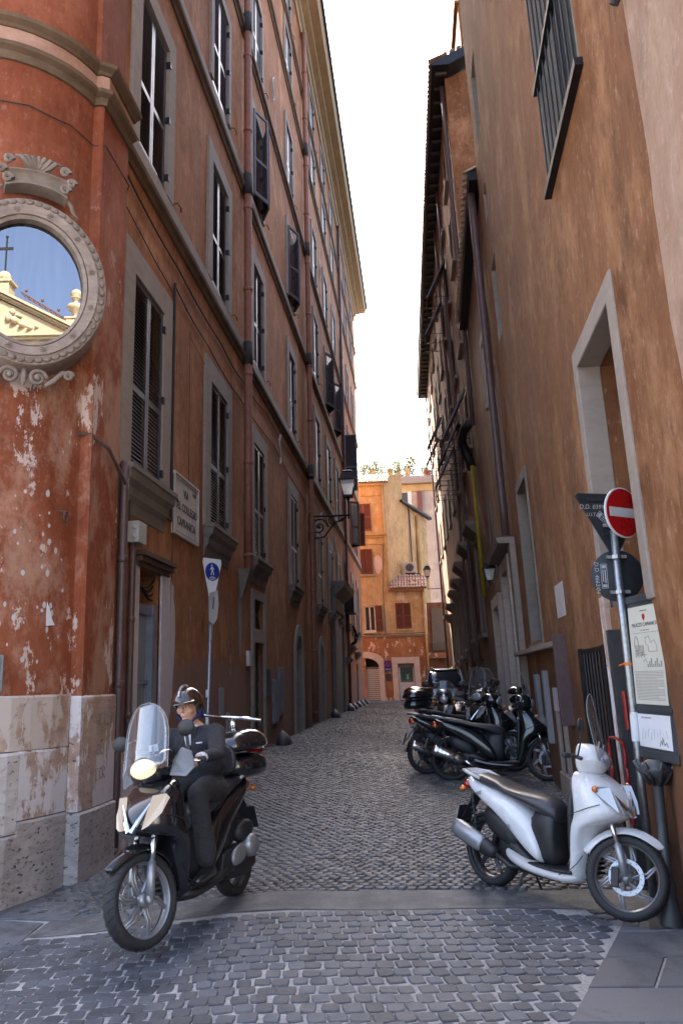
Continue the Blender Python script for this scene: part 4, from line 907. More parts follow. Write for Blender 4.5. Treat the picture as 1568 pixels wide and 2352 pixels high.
m_.add([FR(e,z,.025) for e,z in zip(edge,zz)]+[FR(e-1.9,z,.03) for e,z in zip(edge,zz)]+[FR(e,z,-.02) for e,z in zip(edge,zz)],[(i,i+1,70+i+1,70+i) for i in range(69)]+[(140+i,141+i,i+1,i) for i in range(69)])
m_.add([FR(2.7,-.3,.03),FR(2.7,18,.03),FR(2.7,18,-8),FR(2.7,-.3,-8)],[(0,1,2,3)])
m_.build('pale_corner','pale_plaster',och)
m_=MB()
for h in RH: m_.fquad(FR,h[0],h[1],h[2],h[3],-h[4]+.004)
m_.build('recess_backing','inside_brown',och)
# big framed window
m_=MB(); m_.fbox(FR,5.88,6.078,2.2,4.70,-.2,.022); m_.fbox(FR,7.452,7.62,2.2,4.70,-.2,.022); m_.fbox(FR,6.078,7.452,4.512,4.70,-.2,.02); m_.build('window_surround','surround',och,bevel=.012)
q=MB().fbox(FR,6.09,7.40,2.25,4.5,-.58,-.54).build('wooden_screen','inside_brown',och)
# upper window with iron grille
q=MB(); q.fbox(FR,5.97,6.05,6.55,9.3,-.3,-.22); q.fbox(FR,7.6,7.68,6.55,9.3,-.3,-.22); q.fbox(FR,6.78,6.86,6.55,9.3,-.3,-.22); q.fbox(FR,6.05,7.6,6.55,6.63,-.3,-.22)
wn=q.build('window_frame','wood_door',och); MB().fquad(FR,6.05,7.6,6.6,9.3,-.27).build('pane','window_glass',wn)
m_=MB()
for s_ in np.linspace(6.02,7.62,9): m_.tube([FR(s_,6.5,.03),FR(s_,9.3,.03)],.011,6)
m_.fbox(FR,5.85,7.75,6.46,6.53,.0,.07); m_.fbox(FR,5.85,7.75,7.66,7.71,.0,.06); m_.fbox(FR,5.85,7.75,8.86,8.91,.0,.06)
m_.build('window_grille','iron',och)
m_=MB(); m_.fbox(FR,7.66,7.70,6.5,9.3,-.34,.004); m_.fbox(FR,5.95,5.99,6.5,9.3,-.34,.004); m_.fbox(FR,5.99,7.66,6.5,6.54,-.34,.004); m_.build('window_reveal','surround_dark',och)
# plaster patch, arched narrow window
m_=MB(); m_.fbox(FR,11.98,12.128,2.15,4.75,-.14,.02); m_.fbox(FR,13.392,13.52,2.15,4.75,-.14,.02); m_.fbox(FR,12.128,13.392,4.612,4.78,-.14,.018); m_.fbox(FR,11.95,13.55,2.05,2.15,-.3,.05); m_.build('window_surround','surround_dark',och,bevel=.01)
MB().fbox(FR,12.14,13.38,2.2,4.60,-.26,-.20).build('wooden_screen','wood_door',och)
for h in RH[5:8]:
    m_=MB(); m_.fbox(FR,h[1]-.01,h[1]+.03,h[2]-.05,h[3]+.05,-.24,.004); m_.fbox(FR,h[0],h[1]-.01,h[2]-.06,h[2]+.01,-.24,.006); m_.fbox(FR,h[0],h[1]-.01,h[3]-.01,h[3]+.05,-.24,.004); m_.build('slit_reveal','surround_dark',och)
MB().fbox(FR,9.8,10.45,2.37,2.77,-.01,.006).build('cement_patch','white_patch',och)
# ledge, end board, lower niche
m_=MB(); m_.fbox(FR,10.2,15.2,2.02,2.09,-.01,.15); m_.build('ledge','surround',och,bevel=.01)
m_=MB(); m_.fbox(FR,10.05,10.16,1.1,2.16,-.01,.15); m_.build('end_board','pipe_brown',och,bevel=.006)
m_=MB(); m_.fbox(FR,10.62,11.35,1.22,1.52,-.02,.05); m_.build('niche_lintel','white_patch',och,bevel=.008)
m_=MB(); m_.fbox(FR,10.66,10.78,.45,1.22,-.02,.045); m_.fbox(FR,11.22,11.34,.45,1.22,-.02,.045); m_.fbox(FR,10.6,11.4,.0,.45,-.02,.06); m_.build('niche_frame','surround',och,bevel=.01)
m_=MB(); rr=random.Random(3)
for k in range(14): m_.tube([FR(11.0+rr.uniform(-.15,.15),.55+rr.uniform(0,.2),-.12),FR(11+rr.uniform(-.15,.15),.9+rr.uniform(-.1,.2),-.05),FR(11+rr.uniform(-.2,.2),.8+rr.uniform(-.2,.3),-.1)],.008,4)
m_.build('tangled_wires','plastic_grey',och)
for s0,z0,w,h in ((12.0,1.15,.18,1.0),(13.0,1.3,.25,.8)): MB().fbox(FR,s0,s0+w,z0-.4,z0-.4+h,-.01,.07).build('conduit_box','grey_patch',och,bevel=.01)
# gate grille in the ground floor opening
gt=MB(); gt.fbox(FR,8.94,9.02,.3,1.95,-.02,.05); gt.fbox(FR,7.68,7.76,.3,1.95,-.02,.05); gt.fbox(FR,7.76,8.94,1.90,1.94,.0,.035); gt.fbox(FR,7.76,8.94,.62,.66,.0,.035)
gate=gt.build('gate_frame','iron',och)
for s_ in np.linspace(7.88,8.84,7): MB().tube([FR(s_,.4,.018),FR(s_,1.9,.018)],.013,6).build('bar','iron',gate)
m_=MB(); m_.fbox(FR,7.42,7.60,-.1,2.36,-.02,.05); m_.build('granite_edge','travertine_pink',och,bevel=.01)
m_=MB(); m_.fbox(FR,7.08,7.20,-.1,2.05,-.0,.10); m_.fbox(FR,7.25,7.35,-.1,2.0,.0,.06); m_.build('iron_post','board_grey',och)
m_=MB(); m_.tube([FR(4.9,.15,.05),FR(4.9,2.2,.05)],.03,8); m_.build('wall_pipe','pipe_brown',och)
for (s_,z_,L_) in ((9.6,6.0,0),): pass
m_=MB(); rr=random.Random(8)
for (a,z0,b_,z1) in ((4.35,5.2,4.0,4.75),(4.2,6.5,4.4,5.6),(4.5,5.85,3.6,5.95),(4.5,4.3,4.2,4.1)):
    P=[FR(a+(b_-a)*t+rr.uniform(-.018,.018),z0+(z1-z0)*t+rr.uniform(-.02,.02),.027) for t in np.linspace(0,1,26)]; m_.tube(P,.0016,4)
pass
m_=MB(); m_.tube([FR(4.55,5.92,.06),FR(4.6,5.85,.10)],.03,8); m_.tube([FR(4.58+.0*t+1.2*-t,5.93+.05*math.sin(t*5),.05) for t in np.linspace(0,1,10)],.012,5); m_.build('cable_clamp','cable',och)
# purple downpipe
o=thing('downpipe','purple brown downpipe on the edge between the ochre house and the lower brown house','drainpipe',(1.8,15,4))
MB().tube([FR(15.0,z,.10) for z in np.linspace(4.2,11.2,12)],.075,10).build('pipe','pipe_brown',o,smooth=True)
# ------------------------------------------------------------------ lower brown house
mid_=thing('brown_house','lower brown plaster house with tiled eave between the ochre house and the tall block','house',(1.9,18,0))
ZM=11.15
FMd=lambda s,z,d=0: FR(s,z,d-.06)
MH=[(16.2,17.6,.2,3.75,.35),(19.3,21.0,.2,3.3,.35),(16.1,17.6,7.55,8.95,.2),(19.7,20.3,4.1,5.7,.2)]
m_=MB(); wall_grid(m_,FMd,14.5,21.6,-.3,ZM,MH); m_.build('facade_wall','brown_plaster',mid_)
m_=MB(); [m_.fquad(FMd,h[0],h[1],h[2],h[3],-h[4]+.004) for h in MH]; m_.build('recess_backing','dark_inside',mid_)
for (a,b_,z1) in ((16.2,17.6,3.75),(19.3,21.0,3.3)):
    m_=MB(); m_.fbox(FMd,a-.26,a+.007,-.1,z1+.26,-.33,.10); m_.fbox(FMd,b_-.007,b_+.26,-.1,z1+.26,-.33,.10); m_.fbox(FMd,a+.007,b_-.007,z1-.007,z1+.26,-.33,.098); m_.build('door_surround','doorstone',mid_,bevel=.012)
    MB().fbox(FMd,a,b_,.2,z1,-.33,-.28).build('wooden_door','wood_door',mid_)
m_=MB(); m_.loft([[FMd(14.9,4.05,0),FMd(14.9,4.05,.32),FMd(17.9,4.05,.32),FMd(17.9,4.05,0)],[FMd(14.9,4.16,0),FMd(14.9,4.16,.36),FMd(17.9,4.16,.36),FMd(17.9,4.16,0)]]); m_.fbox(FMd,14.9,15.3,-.1,4.05,-.02,.12); m_.build('door_hood','surround',mid_)
window(mid_,FMd,16.1,17.6,7.55,8.95,mat='window_white',surround='surround',hooks=False)
m_=MB(); m_.fbox(FMd,19.55,19.7,4.0,5.8,-.02,.02); m_.fbox(FMd,20.3,20.42,4.0,5.8,-.02,.02); m_.build('slit_surround','surround_dark',mid_)
tl_=MB(); tl_.lathe([(.001,0)],(0,0,0),n=3); 
def tile_mesh(L=.42,w=.09,mat='roof_tile',name='tile_shape'):
    mb=MB(); n=7; rings=[]
    for t,rr_ in ((0,w),(1,w*.82)):
        rings.append([(rr_*math.cos(a),t*L,rr_*math.sin(a)*.8) for a in np.linspace(0,math.pi,n)]+[(rr_*.78*math.cos(a),t*L,rr_*.62*math.sin(a)) for a in np.linspace(math.pi,0,n)])
    mb.loft(rings); return mb.mesh(name,mat,True)
TM=tile_mesh()
def put_tile(parent, loc, ydir, up, s=1.0, me=None):
    y=Vector(ydir).normalized(); z=Vector(up).normalized(); x=y.cross(z).normalized(); z=x.cross(y)
    o=bpy.data.objects.new('tile',me or TM); COL.objects.link(o); o.parent=parent
    if parent.parent is None: o.matrix_parent_inverse=Matrix.LocRotScale(parent.location,parent.rotation_euler,None).inverted()
    R3=Matrix((x,y,z)).transposed()@Matrix.Rotation(random.uniform(-.06,.06),3,'Z'); o.matrix_basis=Matrix.Translation(Vector(loc)+z*random.uniform(-.01,.015))@(R3.to_4x4())@Matrix.Scale(s*random.uniform(.94,1.06),4)
m_=MB(); m_.prism([FMd(14.5,ZM,.22),FMd(14.5,ZM+.12,.24),FMd(14.5,ZM+3.2,-7),FMd(14.5,ZM,-7)],tuple(Vector(FMd(21.6,0,0))-Vector(FMd(14.5,0,0)))); mr=m_.build('roof','iron',mid_)
sl=(Vector(FMd(0,3.2,-7.2))-Vector(FMd(0,0,0))).normalized()
for k in range(32):
    for j in range(2): put_tile(mr,Vector(FMd(14.6+k*.22,ZM+.15,.30))+sl*(.36*j),sl,(-.4,0,1),1.15)
# ------------------------------------------------------------------ tall block beyond
far=thing('tall_eaved_block','tall brown block with deep dark tiled eave beyond the low house on the right','building',(2,35,0))
ZF=19.1; FEND=49.3
tw=[(24.2,25.3,3.0,5.5),(27.4,28.5,3.0,5.4),(30.9,32,2.8,5.2),(33.6,34.6,2.6,4.9),(36.2,37.2,2.5,4.7),(39.2,40.2,2.4,4.4),(42,43,2.3,4.1)]
FH=list(tw)
rowsF=[(8.35,10.1),(11.6,13.2),(14.3,15.9),(17.0,18.1)]
csF=[23.4,26.3,29.4,32.5,35.6,38.7,41.8,45.0,47.6]
for z0,z1 in rowsF:
    for s_ in csF: FH.append((s_,s_+.95,z0,z1,.14))
for s_ in (26.0,29.6,33.4,37.6,43.5): FH.append((s_,s_+1.1,.2,2.2,.25))
m_=MB(); wall_grid(m_,FF,21.5,FEND,-.3,ZF,FH,.2)
a_=Vector(FF(21.5,-.3,0)); m_.add([FF(21.5,-.3,0),FF(21.5,ZF,0),FF(21.5,ZF+2.2,-6),FF(21.5,-.3,-6)],[(0,1,2,3)]); m_.add([FF(FEND,-.3,0),FF(FEND,ZF,0),FF(FEND,ZF,-6),FF(FEND,-.3,-6)],[(0,1,2,3)])
m_.build('facade_wall','far_plaster',far)
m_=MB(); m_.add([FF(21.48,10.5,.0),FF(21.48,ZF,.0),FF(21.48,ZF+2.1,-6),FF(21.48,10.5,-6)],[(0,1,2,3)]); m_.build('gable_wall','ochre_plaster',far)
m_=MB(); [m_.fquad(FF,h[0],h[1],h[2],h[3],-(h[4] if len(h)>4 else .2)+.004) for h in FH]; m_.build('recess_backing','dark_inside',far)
for i,(a,b_,z0,z1) in enumerate(tw):
    m_=MB(); m_.fbox(FF,a-.2,a+.006,z0-.1,z1+.1,-.02,.05); m_.fbox(FF,b_-.006,b_+.2,z0-.1,z1+.1,-.02,.05); m_.fbox(FF,a-.25,b_+.25,z1+.1,z1+.3,-.02,.06); wn=m_.build('window_surround','surround_dark',far)
    m_=MB(); m_.loft([[FF(a-.28,z1+.30,0),FF(a-.28,z1+.30,.08),FF(b_+.28,z1+.30,.08),FF(b_+.28,z1+.30,0)],[FF(a-.38,z1+.55,0),FF(a-.38,z1+.55,.36),FF(b_+.38,z1+.55,.36),FF(b_+.38,z1+.55,0)],[FF(a-.38,z1+.66,0),FF(a-.38,z1+.66,.38),FF(b_+.38,z1+.66,.38),FF(b_+.38,z1+.66,0)]]); m_.build('window_hood','surround_dark',wn)
    m_=MB(); m_.fbox(FF,a-.28,b_+.28,z0-.22,z0-.1,-.02,.16); m_.build('sill','surround_dark',wn)
    shutter_leaf(wn,lambda s,z,d=0: FF(s,z,d-.1),a,(a+b_)/2,z0,z1,'shutter_brown'); shutter_leaf(wn,lambda s,z,d=0: FF(s,z,d-.1),(a+b_)/2,b_,z0,z1,'shutter_brown')
for r,(z0,z1) in enumerate(rowsF):
    for c,s_ in enumerate(csF):
        m_=MB(); m_.fbox(FF,s_-.12,s_,z0-.05,z1+.1,-.02,.03); m_.fbox(FF,s_+.95,s_+1.07,z0-.05,z1+.1,-.02,.03); m_.fbox(FF,s_-.2,s_+1.15,z0-.16,z0-.05,-.02,.10); wn=m_.build('window_surround','surround',far)
        tilt = (r==0 and c in (0,1,2)) or (r==2 and c in (1,2)) or (r==1 and c in (4,5))
        if tilt:
            hh=z1-z0; a=rad(27); f4=lambda s,z,d=0,z1=z1,a=a: FF(s,z1+z*math.cos(a)+d*math.sin(a),.05-z*math.sin(a)+d*math.cos(a))
            shutter_leaf(wn,f4,s_+.02,s_+.93,-hh,0,'shutter_dark',mid=.5)
            m_=MB()
            for q in (s_+.03,s_+.92):
                m_.tube([FF(q,z0+.2,.0),FF(q,z0+.2,.05+hh*math.sin(a))],.012,4); m_.tube([FF(q,z0-.15,.0),FF(q,z0-.15,.05+hh*math.sin(a)),FF(q,z0+.35,.05+hh*math.sin(a))],.012,4)
            m_.tube([FF(s_+.03,z0+.2,.05+hh*math.sin(a)),FF(s_+.92,z0+.2,.05+hh*math.sin(a))],.012,4); m_.tube([FF(s_+.03,z0-.15,.05+hh*math.sin(a)),FF(s_+.92,z0-.15,.05+hh*math.sin(a))],.012,4)
            m_.build('shutter_stay','iron',wn)
        else:
            shutter_leaf(wn,lambda s,z,d=0: FF(s,z,d-.08),s_+.01,s_+.47,z0,z1,'shutter_brown'); shutter_leaf(wn,lambda s,z,d=0: FF(s,z,d-.08),s_+.48,s_+.94,z0,z1,'shutter_brown')
# eave with rafters and tile ends
eo=lambda s: (2.33-.011*s-.033*ZF)-(1.07-.017*(s-21.5))
m_=MB(); P0=[FF(20.9,ZF,-.1),FF(20.9,ZF,eo(20.9)),FF(20.9,ZF+.09,eo(20.9)+.02),FF(20.9,ZF+3.0,-6)]; P1=[FF(FEND+.7,ZF,-.1),FF(FEND+.7,ZF,eo(FEND)),FF(FEND+.7,ZF+.09,eo(FEND)+.02),FF(FEND+.7,ZF+3.0,-6)]; m_.loft([P0,P1]); er=m_.build('roof','iron',far)
sl=(Vector(FF(0,2.9,-6.4))-Vector(FF(0,0,0))).normalized()
for k in range(138): put_tile(er,Vector(FF(20.95+k*.21,ZF+.12,eo(20.95+k*.21)+.06)),sl,(-.4,0,1),1.1)
for k in range(26): put_tile(er,Vector(FF(20.95,ZF+.14,eo(21)))+sl*(.22*k)+Vector((0,-.05,.03)),(0,1,0),(-.4,0,1),.8)
m_=MB()
for s_ in np.arange(21.2,FEND,.62): m_.fbox(FF,s_,s_+.08,ZF-.08,ZF-.004,-.05,eo(s_)-.10)
m_.build('rafter_ends','wood_door',er)
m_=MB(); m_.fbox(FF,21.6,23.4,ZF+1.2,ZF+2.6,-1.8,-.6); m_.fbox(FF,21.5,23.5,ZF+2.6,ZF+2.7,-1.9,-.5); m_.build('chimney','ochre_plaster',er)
o=thing('downpipe','dark downpipe on the corner of the tall eaved block, ending in a fat elbow','drainpipe',(1.5,21.6,8)); MB().tube([FF(21.7,z,.09) for z in np.linspace(8.4,ZF-.1,8)],.06,8).build('pipe','pipe_brown',o,smooth=True); MB().tube([FF(21.9,8.6,.1),FF(22.3,8.45,.30),FF(22.9,8.3,.34),FF(23.0,7.9,.2),FF(23.0,7.5,.1)],.13,10).build('elbow','iron',o,smooth=True)
for (s_,z0,z1,mt_,lb) in ((26.9,.3,18.9,'pipe_brown','dark downpipe between first and second window of the tall eaved block'),(29.7,.3,18.9,'pipe_brown','dark downpipe past the second window of the tall eaved block'),(48.9,.3,18.9,'pipe_brown','brown downpipe on the sunlit far corner of the right row')):
    o=thing('downpipe',lb,'drainpipe',FF(s_,z0,.1)); MB().tube([FF(s_,z,.09) for z in np.linspace(z0,z1,8)],.055,8).build('pipe',mt_,o,smooth=True)
o=thing('downpipe','bright yellow gas pipe on the wall above the second stone doorway','gas pipe',FF(22.6,3.8,.1)); MB().tube([FF(22.9,7.5,.02),FF(22.9,7.55,.12),FF(22.75,7.4,.13),FF(22.6,3.8,.13)],.055,8).build('pipe','pipe_yellow',o,smooth=True); o.name='gas_pipe'
ll=thing('wall_lantern','small black wall lantern beside the first stone doorway on the right','lantern',FR(17.95,3.9,0)); lantern_head(ll,*FR(18.0,3.72,.25),.62); MB().tube([FR(18.0,4.0,0),FR(18.0,4.22,.12),FR(18.0,4.18,.25)],.018,6).build('bracket','iron',ll)

# ------------------------------------------------------------------ houses closing the street
en=thing('patchy_end_house','patchy peach and rust house with arched garage and small white door closing the alley','house',(-1.5,YE,.2))
lean_=.03
FEn=lambda s,z,d=0: (s-lean_*(z-2)+.03, YE-d, z)
EH=[(-3.55,-2.62,.25,3.05,.3),(-1.46,-.38,.25,2.6,.25),(-3.42,-2.72,4.75,6.4,.15),(-1.36,-.36,4.85,6.55,.12),(-3.5,-2.66,8.55,10.25,.15)]
def grid_mat(name, mat, s0,s1,z0,z1,hs): m_=MB(); wall_grid(m_,FEn,s0,s1,z0,z1,[h for h in hs if h[2]>=z0-.01 and h[3]<=z1+.01]); return m_.build(name,mat,en)
grid_mat('lower_wall','rust_plaster',-9,.62,-.2,4.4,EH); grid_mat('middle_wall','peach_plaster',-9,.62,4.4,7.5,EH); grid_mat('upper_wall','peach_plaster',-9,-1.62,7.5,11.0,EH); grid_mat('top_wall','peach_plaster',-9,-1.62,11.0,14.75,[])
m_=MB(); [m_.fquad(FEn,h[0],h[1],h[2],h[3],-h[4]+.004) for h in EH]; m_.build('recess_backing','dark_inside',en)
m_=MB(); m_.fbox(FEn,-9,.60,4.36,4.46,-.02,.06); m_.build('string_course','surround_dark',en)
m_=MB(); m_.fbox(FEn,-9,-1.6,11.0,11.15,-.02,.10); m_.fbox(FEn,-9,-1.58,11.15,11.3,-.02,.22); m_.fbox(FEn,-9,-1.6,10.55,10.62,-.02,.06); m_.build('cornice_band','yellow_plaster',en)
m_=MB(); m_.fbox(FEn,-9,-1.62,13.9,14.6,-.02,.05); m_.fbox(FEn,-9,-1.6,14.6,14.75,-.02,.18); m_.build('eave_band','yellow_plaster',en)
# arch garage
pts=lambda a,b_,z0,z1,r: [(a,z0),(a,z1-r)]+[((a+b_)/2-(b_-a)/2*math.cos(t),z1-r+r*math.sin(t)) for t in np.linspace(.2,math.pi-.2,9)]+[(b_,z1-r),(b_,z0)]
pin=pts(-4.6,-2.68,.1,3.02,.55); pout=pts(-4.95,-2.35,.1,3.42,.6)
m_=MB(); m_.loft([[FEn(*p,.06) for p in pin],[FEn(*p,.06) for p in pout]],False,False); m_.loft([[FEn(*p,.06) for p in pin],[FEn(*p,-.28) for p in pin]],False,False); m_.loft([[FEn(*p,.06) for p in pout],[FEn(*p,-.01) for p in pout]],False,False)
m_.fbox(FEn,-2.68,-2.30,.1,.5,-.02,.08); m_.build('arch_surround','doorstone',en)
sh_=MB()
for k in range(16): sh_.fbox(FEn,-3.55,-2.64,.3+k*.125,.3+k*.125+.10,-.14,-.10+.0)
sh_.build('roller_shutter','plastic_grey',en); MB().fbox(FEn,-3.55,-2.64,2.3,2.42,-.14,-.08).build('shutter_lintel','inside_grey',en)
# small door
m_=MB(); m_.fbox(FEn,-1.82,-1.452,.1,3.0,-.24,.07); m_.fbox(FEn,-.388,-.02,.1,3.0,-.24,.07); m_.fbox(FEn,-1.452,-.388,2.592,3.0,-.24,.068); m_.build('door_surround','doorstone',en,bevel=.015)
m_=MB(); m_.fbox(FEn,-1.42,-.42,.25,1.4,-.2,-.13); m_.fbox(FEn,-1.42,-1.32,1.4,2.35,-.2,-.13); m_.fbox(FEn,-.5,-.42,1.4,2.35,-.2,-.13); dd=m_.build('white_door','window_white',en); MB().fbox(FEn,-1.32,-.5,1.4,2.35,-.19,-.16).build('pane','window_glass',dd); MB().fbox(FEn,-1.44,-.40,2.35,2.58,-.2,-.1).build('roller_box','inside_grey',dd)
fg=MB().fbox(FEn,-.98,-.72,1.55,1.95,-.155,-.145).build('exit_sign','sign_green',dd)
m_=MB(); m_.fbox(FEn,-.87,-.83,1.64,1.82,-.144,-.14); m_.ell(FEn(-.85,1.86,-.14),(.025,.01,.025)); m_.fbox(FEn,-.91,-.79,1.6,1.63,-.144,-.14); m_.build('exit_figure','sign_white',fg)
for s_,z_,w_,h_,k_ in ((-2.0,5.2,.5,1.2,1),(-.1,5.6,.5,1.6,2),(-2.3,9.2,.6,1.2,3),(-1.8,7.9,.3,.5,4),(-2.2,12.2,.5,1.0,5)):
    m_=MB(); blob(m_,FEn,s_,z_,w_,h_,.004,22,k_,.3); m_.build('plaster_repair',('white_patch','cream_plaster','orange_plaster')[k_%3],en)
m_=MB(); m_.tube([FEn(-2.1,4.5,.03),FEn(-2.1,7.0,.03),FEn(-1.9,10.5,.03)],.014,4); m_.tube([FEn(-3.6,4.55,.08),FEn(-2,4.52,.05),FEn(.5,4.56,.08)],.016,4); m_.build('wall_cable','cable',en)
bs=thing('no_parking_plate','small blue plate with red no parking ring between the arch and the white door','sign',FEn(-2.1,2.4,0)); MB().fbox(FEn,-2.30,-1.90,2.15,2.78,.07,.085).build('plate','sign_blue',bs)
m_=MB(); m_.tube([FEn(-2.1+.12*math.cos(a),2.56+.12*math.sin(a),.09) for a in np.linspace(0,6.28,20)],.02,5,False); m_.tube([FEn(-2.18,2.64,.09),FEn(-2.02,2.48,.09)],.016,5); m_.build('red_ring','sign_red',bs)
text('SOSTA',.12,basis(FEn(-2.1,2.24,.087),(1,0,0),(0,0,1)),'sign_white',bs)
MB().fbox(FEn,-2.25,-1.95,1.5,1.95,-.01,.03).build('letterbox','wood_door',en)
# windows
f2=lambda s,z,d=0: FEn(s,z,d)
m_=MB(); m_.fbox(FEn,-3.44,-3.36,4.75,6.4,-.12,-.05); m_.fbox(FEn,-2.78,-2.72,4.75,6.4,-.12,-.05); m_.fbox(FEn,-3.36,-2.78,4.75,4.82,-.12,-.05); m_.fbox(FEn,-3.36,-2.78,6.33,6.4,-.12,-.05); m_.fbox(FEn,-3.11,-3.03,4.82,6.33,-.12,-.06); wq=m_.build('casement_window','window_white',en); MB().fquad(FEn,-3.36,-2.78,4.8,6.35,-.1).build('pane','window_glass',wq)
MB().fbox(FEn,-3.5,-2.68,4.63,4.73,-.02,.12).build('window_sill','window_white',en)
shutter_leaf(en,lambda s,z,d=0: FEn(s,z,d+.03),-2.70,-2.24,4.72,6.42,'shutter_brown')
shutter_leaf(en,lambda s,z,d=0: FEn(s,z,d-.06),-1.35,-.87,4.87,6.53,'shutter_brown',mid=.5); shutter_leaf(en,lambda s,z,d=0: FEn(s,z,d-.06),-.86,-.37,4.87,6.53,'shutter_brown',mid=.5)
m_=MB(); m_.fbox(FEn,-1.5,-1.37,4.75,6.62,-.02,.03); m_.fbox(FEn,-.36,-.24,4.75,6.62,-.02,.03); m_.fbox(FEn,-1.42,-.3,4.72,4.83,-.02,.07); m_.build('window_surround','peach_plaster',en)
shutter_leaf(en,lambda s,z,d=0: FEn(s,z,d+.04),-3.45,-3.10,11.5,13.35,'shutter_brown',mid=.5); shutter_leaf(en,lambda s,z,d=0: FEn(s,z,d+.04),-3.09,-2.60,11.5,13.35,'shutter_brown',mid=.5)
shutter_leaf(en,lambda s,z,d=0: FEn(s,z,d-.05),-3.5,-3.2,8.57,10.23,'shutter_brown'); shutter_leaf(en,lambda s,z,d=0: FEn(s,z,d+.06),-3.14,-2.66,8.57,10.23,'shutter_brown')
MB().fbox(FEn,-3.6,-2.5,8.4,8.52,-.02,.1).build('window_sill','surround',en)
for (a,z0,z1) in ((-1.72,7.6,14.7),): MB().tube([FEn(a,z0,.09),FEn(a,z1,.09)],.055,8).build('downpipe','yellow_plaster',en,smooth=True)
MB().tube([FEn(.52,.4,.08),FEn(.52,7.3,.08)],.05,8).build('downpipe','yellow_plaster',en,smooth=True)
# tile roofs
def roof(parent, P0, P1, up, L, cols, rows, under='surround_dark'):
    P0,P1=Vector(P0),Vector(P1); u=(P1-P0); upv=Vector(up).normalized(); nrm=u.cross(upv).normalized()
    if nrm.z<0: nrm=-nrm
    m_=MB(); a=[P0-nrm*.02,P1-nrm*.02,P1+upv*L-nrm*.02,P0+upv*L-nrm*.02]; m_.prism([tuple(p) for p in a],tuple(-nrm*.08)); r_=m_.build('roof',under,parent)
    for i in range(cols):
        for j in range(rows):
            put_tile(r_,P0+u*((i+.5)/cols)+upv*(L*j/rows-.05)+nrm*(.0+.015*(j%2)),upv,nrm,1.0+.12*(i%2))
roof(en,(-4.6,YE-.22,14.8),(-1.62,YE-.22,14.8),(0,1,.42),3.0,16,8)
roof(en,(-1.78,YE-.3,7.52),(.66,YE-.3,7.52),(0,1,.52),2.3,13,6)
m_=MB(); m_.fbox(FEn,-1.75,.62,7.30,7.5,-.02,.24); m_.build('eave_gutter','pipe_red',en)
# side walls rising behind
m_=MB(); m_.add([(-1.66-.35,YE,4.0),(-.42-.3,57.2,4.0),(-.42-.35,57.2,16.3),(-1.66-.37,YE,14.9)],[(0,1,2,3)])
m_.build('side_wall','orange_plaster',en)
m_=MB(); m_.add([(-.78,57.2,7.0),(1.05,62,7.0),(.9,62,13.5),(-.80,57.2,13.9)],[(0,1,2,3)]); m_.build('rear_side_wall','orange_plaster',en)
m_=MB(); m_.prism([(-1.0,57.0,13.9),(1.15,62.3,13.5),(1.15,62.3,13.65),(-1.0,57.0,14.05)],(.25,-.35,0)); m_.build('rear_eave','iron',en)
m_=MB(); m_.tube([(-.2,58.4,7.6),(-.3,58.4,13.5),(-.35,58.2,13.8)],.06,6); m_.build('rear_pipe','pipe_brown',en); m_=MB(); m_.tube([(.35,59.8,7.0),(.25,59.8,13.4)],.15,8); m_.build('flue','yellow_plaster',en)
ac=thing('air_conditioner','white air conditioner box above the low tiled roof at the end of the alley','air conditioner',(-.4,56.6,8.7)); MB().box(-.75,.0,56.3,56.75,8.75,9.5).build('case','plastic_grey',ac,bevel=.02); MB().box(-.7,.3,56.2,56.9,8.55,8.70).build('shelf','iron',ac)
m_=MB(); m_.lathe([(.001,-.01),(.26,-.01),(.28,0)],(-.42,56.29,9.12),'y',16); m_.build('fan_grille','board_grey',ac)
# dark recessed wall to the right
dk=thing('dark_side_house','dark mossy house front in shadow right of the low tiled roof','house',(1.5,56,0))
m_=MB(); m_.box(.62,3.2,55.6,58,-.2,6.6); m_.build('wall','brown_plaster',dk); m_=MB(); m_.box(.9,1.9,55.5,55.58,3.4,6.2); m_.build('tall_window','inside_grey',dk); m_=MB(); m_.box(.6,2.6,54.9,55.6,2.9,3.25); m_.build('ledge','rust_plaster',dk); m_=MB(); [m_.box(.7+i*.12,.72+i*.12,55.0,55.03,3.25,3.9) for i in range(10)]; m_.build('railing','iron',dk)
# grey house behind with roof terrace
gr=thing('grey_terrace_house','pale grey plastered house with roof terrace far behind the end houses','house',(0,66,0))
YG=66.; zT=18.2
m_=MB(); m_.box(-9,5,YG,YG+8,0,zT-.9); m_.build('wall','grey_plaster',gr)
m_=MB(); m_.box(-9,5,YG-.12,YG,zT-1.5,zT-.95); m_.build('frieze','yellow_plaster',gr); m_=MB(); m_.box(-9,5,YG-.5,YG+.1,zT-.9,zT-.55); m_.build('cornice','surround',gr); m_=MB(); m_.box(-9,5,YG-.3,YG,zT-.55,zT-.25); m_.build('parapet','grey_plaster',gr)
for k in range(5): MB().box(-4.9+k*1.46,-4.5+k*1.46,YG-.3,YG+.1,zT-.25,zT+.42).build('terrace_pillar','peach_plaster',gr)
m_=MB(); m_.box(-1.1,-.1,YG-.06,YG,13.6,17.0); m_.build('window_surround','window_white',gr); m_=MB(); m_.box(-1.3,-.42,YG-.10,YG-.06,13.9,16.6); m_.build('window_shutter','shutter_teal',gr)
m_=MB(); m_.box(.35,.75,YG-.4,YG-.1,13.5,16.6); m_.build('brown_panel','shutter_brown',gr)
